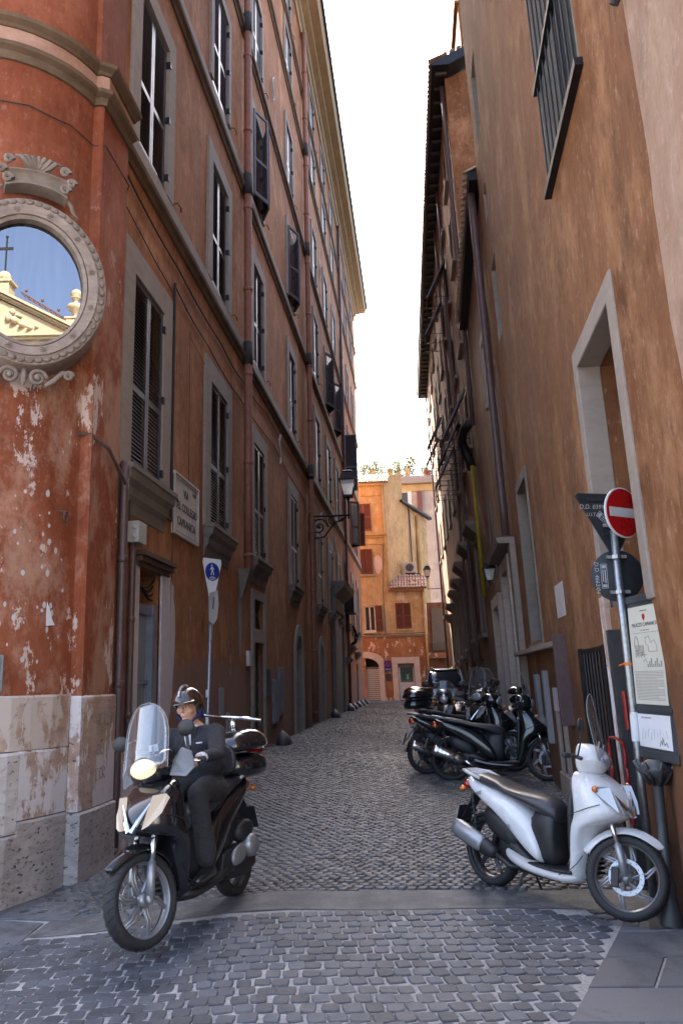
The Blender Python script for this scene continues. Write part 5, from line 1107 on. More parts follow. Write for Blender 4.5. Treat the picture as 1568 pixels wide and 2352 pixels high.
m_=MB(); m_.tube([(-4.5,YG-.1,zT+.15),(3.5,YG-.1,zT+.15)],.02,5); m_.tube([(-4.5,YG-.1,zT+.35),(3.5,YG-.1,zT+.35)],.02,5); m_.build('terrace_rail','iron',gr)
pt=MB().lathe([(.1,0),(.28,.05),(.40,.25),(.38,.38),(.30,.45)],(1.3,YG-.1,zT-.25),n=14).build('terracotta_pot','pipe_red',smooth=True); tag(pt,'big terracotta pot on the roof terrace beside the right row','pot')
def bush(x,y,z,w,h,n,label,sd):
    r=random.Random(sd); root=thing('terrace_plant',label,'plant',(x,y,z),'plants on the roof terrace')
    mb=MB()
    w*=1.35; h*=1.5; n=int(n*1.8); cl=[(x+r.uniform(-w,w)*.6,y+r.uniform(-.3,.3),z+r.uniform(.1,h)) for _ in range(10)]
    for _ in range(n):
        c_=r.choice(cl); p=Vector((c_[0]+r.gauss(0,w*.28),c_[1]+r.gauss(0,.2),max(z,c_[2]+r.gauss(0,h*.18)))); s_=r.uniform(.04,.09); d=Vector((r.gauss(0,1),r.gauss(0,1),r.gauss(0,1))).normalized(); e=d.orthogonal().normalized(); e=Matrix.Rotation(r.uniform(0,6),3,d)@e; f=d.cross(e)
        mb.add([p-e*s_,p+f*s_*.5,p+e*s_,p-f*s_*.5],[(0,1,2,3)])
    mb.build('leaves','leaf',root)
    st_=MB()
    for c_ in cl: st_.tube([(x,y,z),(c_[0]*.5+x*.5,y,c_[2]*.6+z*.4),c_],.012,4)
    st_.build('stems','wood_door',root)
for k,(x,w,h,n,lb) in enumerate(((-4.0,.6,1.0,500,'sparse tall plant at the left end of the roof terrace'),(-2.6,.75,1.2,1100,'bushy green plant left of the middle terrace pillar'),(-1.15,.6,1.0,900,'round green plant right of the middle terrace pillar'),(.1,.65,1.05,900,'green plant between the last terrace pillars'),(-3.3,.4,1.5,80,'thin wispy plant rising above the terrace bushes'),(.85,.4,1.4,90,'thin tall plant near the terracotta pot'))):
    bush(x,YG-.05,zT-.2,w,h,n,lb,k)
# lantern at the far corner
l2=thing('corner_lantern','small lantern on a bracket at the corner of the low tiled roof','lantern',(.75,52,7.6)); lantern_head(l2,.72,52.5,8.0,1.05); MB().tube([(1.7,52.4,7.2),(.72,52.5,7.2),(.72,52.5,7.9)],.03,6).build('bracket','iron',l2)
# ------------------------------------------------------------------ road signs on the right pole
sp=thing('no_entry_sign_post','grey pole with round red no entry sign above two signs seen from behind','sign',(1.58,6.4,0))
pole=lambda z: (1.585-.018*z,6.42,z)
MB().tube([pole(z) for z in (-.02,1,2,2.78)],.030,12).build('pole','galvanised',sp,smooth=True)
def frame_at(o,t,n): return lambda s,z,d=0: tuple(Vector(o)+Vector(t)*s+Vector(n)*d+Vector((0,0,z)))
n_=Vector((.58,-.81,0)).normalized(); t_=Vector((-n_.y,n_.x,0)); fA=frame_at((1.595,6.35,2.90),t_,n_)
circ=lambda fr,r,d,cx=0,cz=0,n=40: [fr(cx+r*math.cos(a),cz+r*math.sin(a),d) for a in np.linspace(0,2*math.pi,n,endpoint=False)]
dsc=MB().loft([circ(fA,.196,0),circ(fA,.198,.012),circ(fA,.190,.016)]).build('sign_plate','sign_white',sp,auto=40)
MB().prism(circ(fA,.187,.0165),tuple(n_*.001)).build('red_field','sign_red',dsc); MB().fbox(fA,-.155,.155,-.036,.036,.018,.0195).build('white_bar','sign_white',dsc)
n3=Vector((.30,-.95,0)).normalized(); t3=Vector((-n3.y,n3.x,0)); fT=frame_at((1.535,6.46,0),t3,n3)
tri=[(-.30,3.055),(-.275,3.075),(.275,3.075),(.30,3.055),(.02,2.575),(-.02,2.575)]
tb=MB().prism([fT(a,b_,0) for a,b_ in tri],tuple(n3*.014)).build('triangle_sign_back','sign_back',sp,bevel=.004)
MB().fbox(fT,-.2,.2,3.01,3.04,.014,.032).build('back_rib','sign_back',tb); MB().fbox(fT,-.10,.12,2.74,2.77,.014,.03).build('back_rib','sign_back',tb)
text('D.D. 0399/05',.050,basis(fT(-.135,2.965,.0155),tuple(t3),(0,0,1)),'chalk',tb,.0005,shear=.2); text('U.I.T.S.',.04,basis(fT(-.16,2.905,.0155),tuple(t3),(0,0,1)),'chalk',tb,.0005,shear=.2)
a1=t3*math.cos(-.75)+Vector((0,0,1))*math.sin(-.75); u1=-t3*math.sin(-.75)+Vector((0,0,1))*math.cos(-.75)
def sticker(parent,o,xa,ya,nn,w,h,mat='chalk'):
    o=Vector(o); m_=MB()
    for (x0,x1,y0,y1) in ((-w,w,h-.004,h),(-w,w,-h,-h+.004),(-w,-w+.004,-h,h),(w-.004,w,-h,h),(-w+.01,-w+.035,-h+.008,h-.008),(-w+.045,w-.04,.004,.012),(-w+.045,w-.05,-.012,-.005),(w-.03,w-.01,-h+.008,h-.008)):
        m_.prism([tuple(o+xa*x0+ya*y0),tuple(o+xa*x1+ya*y0),tuple(o+xa*x1+ya*y1),tuple(o+xa*x0+ya*y1)],tuple(nn*.0008))
    m_.build('maker_sticker',mat,parent)
sticker(tb,fT(-.055,2.86,.0155),a1,u1,n3,.085,.026)
n4=Vector((.0,-1,0)); t4=Vector((1,0,0)); fB=frame_at((1.545,6.47,2.43),t4,n4)
rb=MB().loft([circ(fB,.198,0),circ(fB,.198,.010),circ(fB,.192,.014)]).build('round_sign_back','sign_back',sp,auto=40)
sticker(rb,fB(-.10,.0,.0155),Vector((0,0,-1)),Vector((1,0,0)),n4,.095,.024)
text('D.D. 4663/04',.045,basis(fB(-.155,-.01,.0155),(0,0,-1),(1,0,0)),'chalk',rb,.0005,shear=.2)
cl_=MB()
for z in (2.30,2.57,2.82): x,y,_=pole(z); cl_.lathe([(.034,-.014),(.040,-.014),(.040,.014),(.034,.014)],(x,y,z),n=12); cl_.box(x-.075,x+.075,y-.012,y+.012,z-.012,z+.012)
cl_.build('clamp','galvanised',sp)
x,y,_=pole(1.3); m_=MB(); m_.lathe([(.0315,0),(.0315,.21)],(x,y,1.20),n=14); m_.build('paper_sticker','paper_white',sp)
x,y,_=pole(1.75); m_=MB(); m_.lathe([(.034,-.012),(.034,.012)],(x,y,1.76),n=12); m_.tube([(x-.03,y,1.76),(x-.07,y-.02,1.75)],.008,6); m_.build('plastic_strap','lens_orange',sp)
# information board
ib=thing('information_board','tall grey information panel with cream text sheets on an iron stand by the ochre wall','board',(1.6,6.1,0))
n5=Vector((-.985,-.17,0)).normalized(); t5=Vector((-n5.y,n5.x,0)); t5=t5 if t5.y<0 else -t5
fI=frame_at((1.575,6.44,0),t5,n5)  # s grows toward the viewer
m_=MB(); m_.fbox(fI,-.02,.63,1.12,2.24,-.09,.0); m_.build('panel_case','board_grey',ib,bevel=.012)
m_=MB(); m_.fbox(fI,-.035,.645,2.20,2.255,-.10,.012); m_.build('top_cap','board_grey',ib,bevel=.005); m_=MB(); m_.fbox(fI,-.03,.64,1.09,1.15,-.10,.012); m_.build('bottom_rail','board_grey',ib,bevel=.005); m_=MB(); m_.fbox(fI,0,.61,1.42,1.455,.0,.008); m_.build('middle_rail','board_grey',ib)
sh1=MB().fbox(fI,.05,.56,1.47,2.17,.001,.004).build('text_sheet','paper',ib); sh2=MB().fbox(fI,.05,.56,1.17,1.40,.001,.004).build('map_sheet','paper_white',ib)
def tI(s,sz,body,z,par,mat='ink',al='CENTER'): text(body,sz,basis(fI(s,z,.0052),tuple(t5),(0,0,1)),mat,par,.0003,align=al)
tI(.305,.040,'PALAZZO CAPRANICA',2.035,sh1); tI(.305,.014,'COMUNE DI ROMA',2.135,sh1,'faint_ink'); tI(.305,.014,'Via del Collegio Capranica',1.995,sh1,'faint_ink')
m_=MB(); m_.prism([fI(.285,2.11,.0045),fI(.325,2.11,.0045),fI(.325,2.08,.0045),fI(.305,2.06,.0045),fI(.285,2.08,.0045)],tuple(n5*.0006)); m_.build('red_shield','sign_red',sh1)
m_=MB()
for k in range(20): z=1.70-k*.0105; m_.fbox(fI,.08,.53-(.1 if k%6==5 else 0),z,z+.0035,.0042,.0048)
for k in range(8): m_.fbox(fI,.30+.03*k,.318+.03*k,1.73,1.73+.022+.02*(k%3),.0042,.0048)
for k in range(7): m_.fbox(fI,.12+.022*k,.132+.022*k,1.80+.01*(k%2),1.80+.09,.0042,.0048)
m_.fbox(fI,.10,.52,1.975,1.978,.0042,.0048); m_.build('printed_lines','faint_ink',sh1)
m_=MB(); m_.tube([fI(.15+.03*math.cos(a),1.90+.055*math.sin(a),.005) for a in np.linspace(0,6.28,18)],.003,4,False)
for P in ([(.30,1.94),(.36,1.95),(.38,1.90),(.44,1.92),(.47,1.88),(.47,1.84),(.34,1.84),(.34,1.88),(.30,1.90),(.30,1.94)],[(.12,1.83),(.25,1.84),(.22,1.82),(.30,1.82)],[(.24,1.77),(.28,1.79),(.30,1.76)]): m_.tube([fI(a,b_,.005) for a,b_ in P],.002,4)
m_.build('plan_drawing','faint_ink',sh1)
m_=MB(); 
for k in range(9): m_.tube([fI(.10+k*.05,1.22+.012*(k%3),.005),fI(.13+k*.045,1.30-.02*(k%2),.005)],.0009,4)
for P in ([(.38,1.19),(.40,1.23),(.42,1.20),(.43,1.25),(.45,1.2),(.48,1.22),(.5,1.19)],): m_.tube([fI(a,b_,.005) for a,b_ in P],.004,4)
m_.build('map_lines','faint_ink',sh2); tI(.2,.014,'ROMA CENTRO STORICO',1.375,sh2,'faint_ink')
m_=MB(); m_.lathe([(.05,1.10),(.10,1.07),(.13,1.03),(.05,.97),(.034,.90),(.034,.32),(.055,.28),(.045,.22),(.07,.10),(.08,.0)],(1.61,6.13,0),n=14)
for k in range(8): a=k*math.pi/4; m_.tube([(1.61+.05*math.cos(a),6.13+.05*math.sin(a),.93),(1.61+.11*math.cos(a),6.13+.11*math.sin(a),1.03),(1.61+.15*math.cos(a),6.13+.15*math.sin(a),1.09)],[.015,.02,.012],5)
m_.build('cast_iron_stand','board_grey',ib,smooth=True)
rd=thing('red_hose_reel','red plastic ribbon hanging on the iron posts beside the gate','ribbon',(1.6,7.3,1)); m_=MB()
for s_ in (7.5,6.9): 
    for q in (0,1): m_.tube([FR(s_+.03*math.sin(k*.9+q*3),1.12-k*.045,.13) for k in range(14)],.011,5)
m_.tube([FR(7.2+.30*math.cos(a),1.12+.05*math.sin(a),.13) for a in np.linspace(0,math.pi,8)],.012,5); m_.tube([FR(6.98,1.25,.06),FR(6.98,1.55,.06)],.022,8); m_.build('ribbon','red_plastic',rd); rd.name='red_ribbon'

# ------------------------------------------------------------------ scooters
def rh(z,xb,xf,w,e=2.6,n=20,y0=0,fe=2.0):
    xc=(xb+xf)/2; a=(xf-xb)/2; out=[]
    for k in range(n):
        t=2*math.pi*k/n; c,s_=math.cos(t),math.sin(t); ee=fe if c>0 else 5
        out.append((xc+a*math.copysign(abs(c)**(2/ee),c),y0+w*math.copysign(abs(s_)**(2/e),s_),z))
    return out
def rv(x,z0,z1,w,e=2.8,n=16,y0=0,wt=None):
    zc=(z0+z1)/2; h=(z1-z0)/2; out=[]; wt=w if wt is None else wt
    for k in range(n):
        t=2*math.pi*k/n; c,s_=math.cos(t),math.sin(t); ww=w+(wt-w)*(s_+1)/2
        out.append((x,y0+ww*math.copysign(abs(c)**(2/e),c),zc+h*math.copysign(abs(s_)**(2/e),s_)))
    return out
def wheel(root,name,R,w,c,spokes=6,disc=True,rim='alloy',drum=False,tw=.35):
    """wheel as a part with tyre, rim, spokes and disc"""
    prof=[]
    for a in np.linspace(-2.45,2.45,19): prof.append((R-.038+.038*math.cos(a)*(1.0 if abs(a)<1.6 else .95), w/2*math.sin(a)*1.0 if abs(a)<1.57 else math.copysign(w/2*(.55+.45*math.cos(abs(a)-1.57)),a)))
    prof.append(prof[0])
    ty=MB().lathe(prof,c,'y',44).build(name,'rubber',root,auto=50)
    tr=MB()
    for k in range(34):
        a=2*math.pi*k/34
        for sg in (-1,1): tr.tube([(c[0]+(R+.0005)*math.cos(a+q*.10*1),c[1]+sg*(.008+q*w*.40),c[2]+(R-.002-q*q*.022)*math.sin(a+q*.10)) if False else (c[0]+(R+.001-q*q*.022)*math.cos(a+q*.12),c[1]+sg*(.008+q*w*.40),c[2]+(R+.001-q*q*.022)*math.sin(a+q*.12)) for q in (0,.5,1)],.0035,4)
    tr.build('tread_groove','black_plastic',ty)
    r0=R-.062
    MB().lathe([(r0+.008,-w*.40),(r0+.022,-w*.44),(r0,-w*.30),(r0-.018,-w*.1),(r0-.018,w*.1),(r0,w*.30),(r0+.022,w*.44),(r0+.008,w*.40),(r0-.004,w*.28),(r0-.010,0),(r0-.004,-w*.28),(r0+.012,-w*.36)],c,'y',44).build('rim',rim,ty,smooth=True)
    s_=MB(); s_.lathe([(.001,-.045),(.035,-.045),(.045,-.03),(.045,.03),(.035,.045),(.001,.045)],c,'y',18)
    for k in range(spokes):
        for dk in ((-.10,.10) if spokes<=6 and not drum else (0,)):
            a=2*math.pi*k/spokes; p0=Vector((c[0]+.035*math.cos(a+dk*2),c[1]+.0,c[2]+.035*math.sin(a+dk*2))); p1=Vector((c[0]+(r0*.6)*math.cos(a+dk*.9+tw*.45),c[1],c[2]+(r0*.6)*math.sin(a+dk*.9+tw*.45))); p2=Vector((c[0]+(r0-.01)*math.cos(a+dk*.25+tw),c[1],c[2]+(r0-.01)*math.sin(a+dk*.25+tw)))
            s_.tube([p0,p1,p2],[.016,.010,.009],6)
    s_.build('spokes',rim,ty,smooth=True)
    if disc:
        y=c[1]+disc*.05; m_=MB(); m_.lathe([(.095,y-c[1]),(.128,y-c[1]),(.128,y-c[1]+.005),(.095,y-c[1]+.005),(.095,y-c[1])],c,'y',32)
        for k in range(6): a=k*math.pi/3; m_.tube([(c[0]+.04*math.cos(a),y,c[2]+.04*math.sin(a)),(c[0]+.10*math.cos(a+.3),y,c[2]+.10*math.sin(a+.3))],.006,4)
        dsc=m_.build('brake_disc','steel_disc',ty)
        h_=MB()
        for k in range(20): a=2*math.pi*k/20; q=.105+.014*(k%2); h_.lathe([(.001,-.004),(.004,-.004),(.004,.009),(.001,.009)],(c[0]+q*math.cos(a),y,c[2]+q*math.sin(a)),'y',6)
        h_.build('disc_hole','black_plastic',dsc)
    return ty
def steer_group(objs, piv, axis, ang):
    R3=Matrix.Rotation(ang,4,Vector(axis)); T=Matrix.Translation(Vector(piv))@R3@Matrix.Translation(-Vector(piv))
    for o in objs: o.matrix_basis=T@o.matrix_basis
def scooter(label, body='white_paint', lower='white_lower', steer=0.0, windshield='tall', topcase=False, lit=False, R=.30, headlamp='oval', group='parked scooters on the right', name='parked_scooter', chrome_exhaust=False, text_=True, cat='scooter', belly='mesh', side_cover=False, fat=1.0):
    root=thing(name,label,cat,(0,0,0),group)
    WB=1.40
    rear=wheel(root,'rear_wheel',R,.125,(0,0,R),5,0,'alloy_dark',tw=.2)
    # body: tail and side panels
    tail=MB().loft([rv(-.25,.875,.905,.05),rv(-.20,.83,.905,.10),rv(-.12,.77,.885,.145),rv(0,.70,.855,.165),rv(.15,.62,.825,.175),rv(.30,.52,.79,.185,wt=.165),rv(.42,.41,.735,.19,wt=.16),rv(.53,.33,.66,.19,wt=.155),rv(.62,.29,.54,.185,wt=.16),rv(.68,.275,.40,.17)])
    tp=tail.build('side_panels',body,root,sub=1)
    m_=MB(); 
    for sg in (): m_.tube([(-.20,sg*.158,.80),(0,sg*.176,.735),(.2,sg*.187,.66),(.38,sg*.197,.56),(.5,sg*.196,.44),(.56,sg*.19,.34)],.006,5)
    if text_:
        for sg in (-1,1):
            xa=(-.9,0,.42) if sg>0 else (.9,0,-.42)
            text('SH 150' if False else '125i',.045,basis((.36,sg*.1935,.545),(sg*-1,0,0),(0,0,1)),'ink',tp,.0006,shear=.3)
            text('i.scoot' if False else 'scoopy',.05,basis((-.02,sg*.176,.775),(sg*-.93,0,sg*sg*.30*1 if sg<0 else -.30*-1),(0,0,1)),'ink',tp,.0006,shear=.4)
    MB().loft([rv(.50,.27,.70,.135),rv(.66,.27,.72,.14),rv(.76,.27,.735,.135),rv(.80,.28,.72,.11)]).build('underseat_panel','black_plastic',root,sub=1)
    seat=MB().loft([rv(-.17,.875,.925,.07,2.2),rv(-.11,.86,.94,.115,2.3),rv(.0,.835,.93,.13,2.4),rv(.14,.81,.905,.135,2.5),rv(.22,.795,.885,.15,2.5),rv(.30,.775,.85,.165,2.5),rv(.50,.725,.83,.165,2.5),rv(.65,.66,.82,.145,2.4),rv(.77,.60,.795,.12,2.3),rv(.82,.60,.73,.08,2.2)]).build('seat','seat_vinyl',root,sub=1)
    # floor and lower sides
    MB().loft([rv(.22,.30,.38,.10),rv(.34,.24,.36,.165),rv(.5,.205,.30,.185),(rv(.75,.185,.275,.19)),rv(.95,.18,.27,.185),rv(1.06,.20,.30,.15)]).build('lower_skirt',lower,root,sub=1)
    MB().loft([rv(.55,.265,.292,.16,6),rv(.80,.26,.285,.175,6),rv(1.0,.262,.295,.165,6)]).build('floor_mat','black_plastic',root)
    MB().loft([rv(.1,.22,.45,.08),rv(.3,.17,.5,.11),rv(.6,.16,.24,.13),rv(.9,.17,.22,.10)]).build('underbody','black_plastic',root,sub=1)
    MB().loft([rv(-.05,.5,.70,.11),rv(.15,.40,.64,.12),rv(.4,.3,.55,.13)]).build('engine_bay','black_plastic',root,sub=1)
    # leg shield and nose
    sh=MB().loft([rh(.20,.93,1.03,.10),rh(.24,.92,1.07,.145),rh(.34,.97,1.10,.165),rh(.48,1.00,1.135,.20),rh(.60,1.02,1.17,.22),rh(.655,1.03,1.26,.228,fe=2.2),rh(.70,1.035,1.415,.228,2.3,fe=1.8),rh(.76,1.035,1.455,.225,2.3,fe=1.7),rh(.84,1.03,1.425,.222,2.3,fe=1.8),rh(.92,1.02,1.355,.21,2.3,fe=1.9),rh(.99,1.01,1.26,.18,2.3,fe=2.0),rh(1.045,1.01,1.15,.11)]).build('leg_shield',body,root,sub=1)
    MB().loft([rh(.32,.955,1.01,.15,4),rh(.5,.975,1.03,.17,4),rh(.75,.985,1.06,.18,4),rh(.93,.985,1.05,.16,4)]).build('inner_shield','black_plastic',root,sub=1)
    g_=MB()
    for k in range(7): g_.box(1.085,1.125,-.09,.09,.27+k*.035,.285+k*.035)
    g_.build('radiator_grille','black_plastic',root)
    # nose lamps and chrome V
    for sg in (-1,1):
        ln=MB(); P=[(1.355,sg*.115,.955),(1.26,sg*.190,.955),(1.235,sg*.203,.925),(1.33,sg*.178,.83),(1.43,sg*.105,.755),(1.455,sg*.055,.735),(1.425,sg*.085,.83)]
        cq=[sum(p[i] for p in P)/7 for i in range(3)]; ln.prism([(cq[0]+(x_-cq[0])*.92+.030,cq[1]*1.07+(y_-cq[1])*.75,cq[2]+(z_-cq[2])*.9) for x_,y_,z_ in P],(-.05,-sg*.03,0))
        ln.build('indicator_lens','lamp_side' if lit else 'lens_clear',root)
    if not lit:
        for sg in (-1,1): MB().ell((1.298,sg*.200,.928),(.026,.016,.026),8,6).build('indicator_bulb','lens_orange',root)
    m_=MB()
    for sg in (-1,1): m_.tube([(.90,sg*.188,.255),(1.0,sg*.187,.30),(1.08,sg*.188,.36),(1.14,sg*.180,.43)],.0035,4); m_.tube([(1.03,sg*.222,.70),(1.12,sg*.236,.74),(1.25,sg*.228,.79),(1.34,sg*.200,.82)],.003,4)
    m_.build('panel_seam','black_plastic',root)
    vm=MB()
    for sg in (-1,1): vm.tube([(1.385,sg*.105,.90),(1.455,sg*.045,.80),(1.487,sg*.008,.735)],[.007,.016,.018],6)
    vm.build('chrome_trim','chrome',root); 
    m_=MB(); [m_.box(1.235-.012*k,1.25-.012*k,-.03,.03,.975+.012*k,.981+.012*k) for k in range(3)]; m_.build('nose_vents','ink',root)
    # front assembly
    fo=[]
    F=(WB,0,R); hp=(1.13,0,1.0)
    fw=wheel(root,'front_wheel',R,.115,F,6,-1 if True else 1,'alloy',tw=.45); fo.append(fw)
    for sg in (-1,1):
        m_=MB(); m_.tube([(1.40,sg*.085,R),(1.365,sg*.085,.44),(1.34,sg*.085,.52)],.029,10); m_.ell((1.405,sg*.088,R),(.03,.02,.035),8,6)
        fk=m_.build('fork_lower','alloy',root,smooth=True); fo.append(fk)
    for sg in (-1,1): o=MB().tube([(1.35,sg*.085,.49),(1.265,sg*.085,.74)],.020,9).build('fork_tube','chrome',root,smooth=True); fo.append(o)
    fr_=[]
    for a,wd in ((158,.02),(150,.055),(130,.068),(105,.072),(88,.072),(72,.066),(58,.05),(47,.03),(42,.012)):
        t=rad(a); rr_=R+.045+(0.05 if a<50 else 0)*(50-a)/26; c0=(F[0]+rr_*math.cos(t),F[2]+rr_*math.sin(t)); ring=[]
        for q in np.linspace(-1,1,9): dr=-.05*q*q; ring.append((F[0]+(rr_+dr+.015)*math.cos(t),wd*q*1.05,F[2]+(rr_+dr+.015)*math.sin(t)))
        for q in np.linspace(1,-1,9): dr=-.05*q*q; ring.append((F[0]+(rr_+dr)*math.cos(t),wd*q*.95,F[2]+(rr_+dr)*math.sin(t)))
        fr_.append(ring)
    o=MB().loft(fr_).build('front_fender',body,root,sub=1); fo.append(o)
    m_=MB(); m_.box(1.30,1.36,-.115,-.095,.22,.36); o=m_.build('brake_caliper','black_plastic',root,bevel=.01); fo.append(o)
    # handlebar cowl
    hb=MB().loft([rh(1.00,1.03,1.18,.08),rh(1.05,1.0,1.235,.13,2.2),rh(1.11,.995,1.265,.155,2.2,fe=2.4),rh(1.17,.995,1.25,.155,2.2,fe=2.4),rh(1.225,1.0,1.20,.12,2.2),rh(1.245,1.02,1.14,.06)]).build('handlebar_cowl',body,root,sub=1); fo.append(hb)
    if headlamp=='oval':
        o=MB().ell((1.215,0,1.12),(.055,.125,.070),16,9).build('headlamp','lamp_lit' if lit else 'lens_clear',root,smooth=True); fo.append(o)
        if lit: o.scale=(1,1,1)
    else:
        m_=MB(); m_.lathe([(.001,.02),(.07,.02),(.085,.0),(.09,-.06),(.05,-.12),(.001,-.13)],(1.25,0,1.06),'x',20); o=m_.build('headlamp_shell','chrome',root,smooth=True); fo.append(o); o=MB().ell((1.268,0,1.06),(.02,.072,.072),14,9).build('headlamp','lens_clear',root,smooth=True); fo.append(o)
        m_=MB(); [m_.ell((1.22,sg*.19,1.0),(.04,.035,.035),10,7) for sg in (-1,1)]; o=m_.build('indicator','lens_orange',root,smooth=True); fo.append(o)
    for sg in (-1,1): o=MB().tube([(1.08,sg*.10,1.11),(1.03,sg*.22,1.115),(.99,sg*.34,1.10)],.016,8).build('handlebar','black_plastic',root,smooth=True); fo.append(o)
    for sg in (-1,1):
        m_=MB(); m_.tube([(1.02,sg*.24,1.113),(.985,sg*.36,1.10)],.020,8); m_.ell((.985,sg*.362,1.10),(.022,.012,.022),8,6)
        o=m_.build('grip','rubber',root,smooth=True); fo.append(o)
    for sg in (-1,1):
        m_=MB(); m_.tube([(1.06,sg*.20,1.115),(1.06,sg*.28,1.105),(1.03,sg*.37,1.095)],[.012,.009,.007],6)
        o=m_.build('brake_lever','chrome' if lit else 'black_plastic',root,smooth=True); fo.append(o)
    for sg in (-1,1):
        m_=MB(); m_.tube([(1.05,sg*.20,1.12),(1.08,sg*.26,1.22),(1.09,sg*.31,1.29)],.007,6); q=m_.build('mirror_stalk','black_plastic',root,smooth=True); fo.append(q)
        MB().ell((1.09,sg*.335,1.335),(.022,.085,.058),12,8).build('mirror_head','black_plastic',q,smooth=True)
    if lit:
        for sg in (-1,1):
            m_=MB(); P=[(1.16,sg*.18,1.04),(1.14,sg*.31,1.01),(1.09,sg*.36,1.06),(1.08,sg*.34,1.17),(1.12,sg*.29,1.21),(1.16,sg*.24,1.14)]; m_.prism(P,(-.012,0,0)); o=m_.build('hand_guard','grey_paint',root,bevel=.004); fo.append(o)
    if windshield:
        W_={'tall':.22,'wide':.225}.get(windshield,.20); H={'tall':.54,'wide':.47}.get(windshield,.30); rows=[]
        for j in range(10):
            f=(0,.14,.28,.42,.55,.67,.78,.88,.95,1)[j]; z=1.10+H*f; w=W_*(1-.06*f)*math.sqrt(max(.03,1-max(0,(f-.45)/.56)**2.4)); row=[(1.225-.30*H*f*1.0-.42*(q*w)**2*2.2+ .0,q*w,z) for q in np.linspace(-1,1,11)]; rows.append([(a_+.03,b_,c_) for a_,b_,c_ in row])
        mb=MB(); mb.add([p for r in rows for p in r],[(i*11+k,i*11+k+1,(i+1)*11+k+1,(i+1)*11+k) for i in range(9) for k in range(10)])
        o=mb.build('windshield','windshield',root,smooth=True); fo.append(o)
        md=o.modifiers.new('solid','SOLIDIFY'); md.thickness=.004
        edge=[rows[i][0] for i in range(10)]+rows[9][1:-1]+[rows[i][-1] for i in range(9,-1,-1)]
        MB().tube(edge,.0022,4).build('screen_edge','plastic_grey',o)
        m_=MB(); [m_.tube([(1.17,sg*.07,1.12),(1.19,sg*.09,1.26)],.008,5) for sg in (-1,1)]; q=m_.build('screen_bracket','alloy',root); fo.append(q)
        if lit: q=MB().box(1.165,1.168,.03,.12,1.22,1.27).build('tax_disc','paper_white',root); fo.append(q)
    steer_group(fo,hp,(-.38,0,.92),steer)
    # rear: rack, lights, fender, plate, exhaust, shock
    m_=MB()
    m_.tube([(-.02,.12,.90),(-.15,.13,.935),(-.27,.08,.95),(-.29,0,.95),(-.27,-.08,.95),(-.15,-.13,.935),(-.02,-.12,.90)],.016,8)
    for y_ in (-.05,0,.05): m_.tube([(-.10,y_,.93),(-.27,y_,.95)],.009,6)
    m_.build('rear_rack',lower if body=='white_paint' else 'alloy',root,smooth=True)
    m_=MB(); m_.loft([rv(-.275,.80,.86,.07),rv(-.25,.79,.875,.10),rv(-.20,.79,.87,.11)]); m_.build('tail_lamp','lens_red',root,smooth=True)
    for sg in (-1,1): MB().ell((-.22,sg*.14,.80),(.035,.03,.025),8,6).build('rear_indicator','lens_orange',root,smooth=True)
    m_=MB(); m_.prism([(-.15,-.06,.78),(-.15,.06,.78),(-.36,.06,.50),(-.36,-.06,.50)],(.02,0,.015)); m_.prism([(-.33,-.09,.64),(-.33,.09,.64),(-.385,.09,.46),(-.385,-.09,.46)],(.012,0,0)); rf=m_.build('rear_fender','black_plastic',root,bevel=.006)
    m_=MB(); m_.prism([(-.352,-.08,.625),(-.352,.08,.625),(-.398,.08,.48),(-.398,-.08,.48)],(-.003,0,0)); m_.build('number_plate','paper_white',rf)
    m_=MB()
    fr2=[]
    for a in (35,60,90,120,150,175):
        t=rad(a); rr_=R+.03; fr2.append([((rr_-.03*abs(q))*math.cos(t),q*.07,R+(rr_-.03*q*q)*math.sin(t)) for q in (-1,-.5,0,.5,1)]+[((rr_-.012-.03*q*q)*math.cos(t),q*.066,R+(rr_-.012-.03*q*q)*math.sin(t)) for q in (1,.5,0,-.5,-1)])
    m_.loft(fr2); m_.build('wheel_hugger','black_plastic',root,smooth=True)
    ex=MB()
    for x_,z_,rr_ in (): pass
    A_,B_=Vector((-.27,-.185,.47)),Vector((.20,-.165,.30)); ax=(B_-A_).normalized(); up_=Vector((0,0,1)); sd=ax.cross(up_).normalized(); u2=sd.cross(ax)
    rings=[]
    for f,rr_ in ((0,.045),(.03,.062),(.12,.068),(.8,.066),(.95,.050),(1,.025)):
        c_=A_+(B_-A_)*f; rings.append([tuple(c_+sd*(rr_*.85*math.cos(a))+u2*(rr_*1.1*math.sin(a))) for a in np.linspace(0,2*math.pi,14,endpoint=False)])
    ex.loft(rings); ex.tube([tuple(B_),(.32,-.12,.22),(.42,-.06,.22)],.022,8); exo=ex.build('exhaust','chrome' if chrome_exhaust else 'black_plastic',root,smooth=True)
    cv=[]
    for f,rr_ in ((-.02,.058),(.10,.073),(.45,.074),(.66,.070),(.72,.06)):
        c_=A_+(B_-A_)*f; cv.append([tuple(c_+sd*(rr_*.92*math.cos(a))+u2*(rr_*1.14*math.sin(a))) for a in np.linspace(-.75,1.9,9)])
    cm=MB(); cm.loft(cv,False,False); co=cm.build('heat_shield','chrome' if chrome_exhaust else 'alloy',exo,smooth=True); md=co.modifiers.new('solid','SOLIDIFY'); md.thickness=.006
    if chrome_exhaust:
        m_=MB()
        for k in range(4): c_=A_+(B_-A_)*(.18+k*.12); m_.tube([tuple(c_+sd*(.08*math.cos(a))+u2*(.085*math.sin(a))) for a in np.linspace(-.5,1.2,6)],.004,4)
        m_.build('shield_slot','ink',exo)
    sk=MB(); sp_=[]
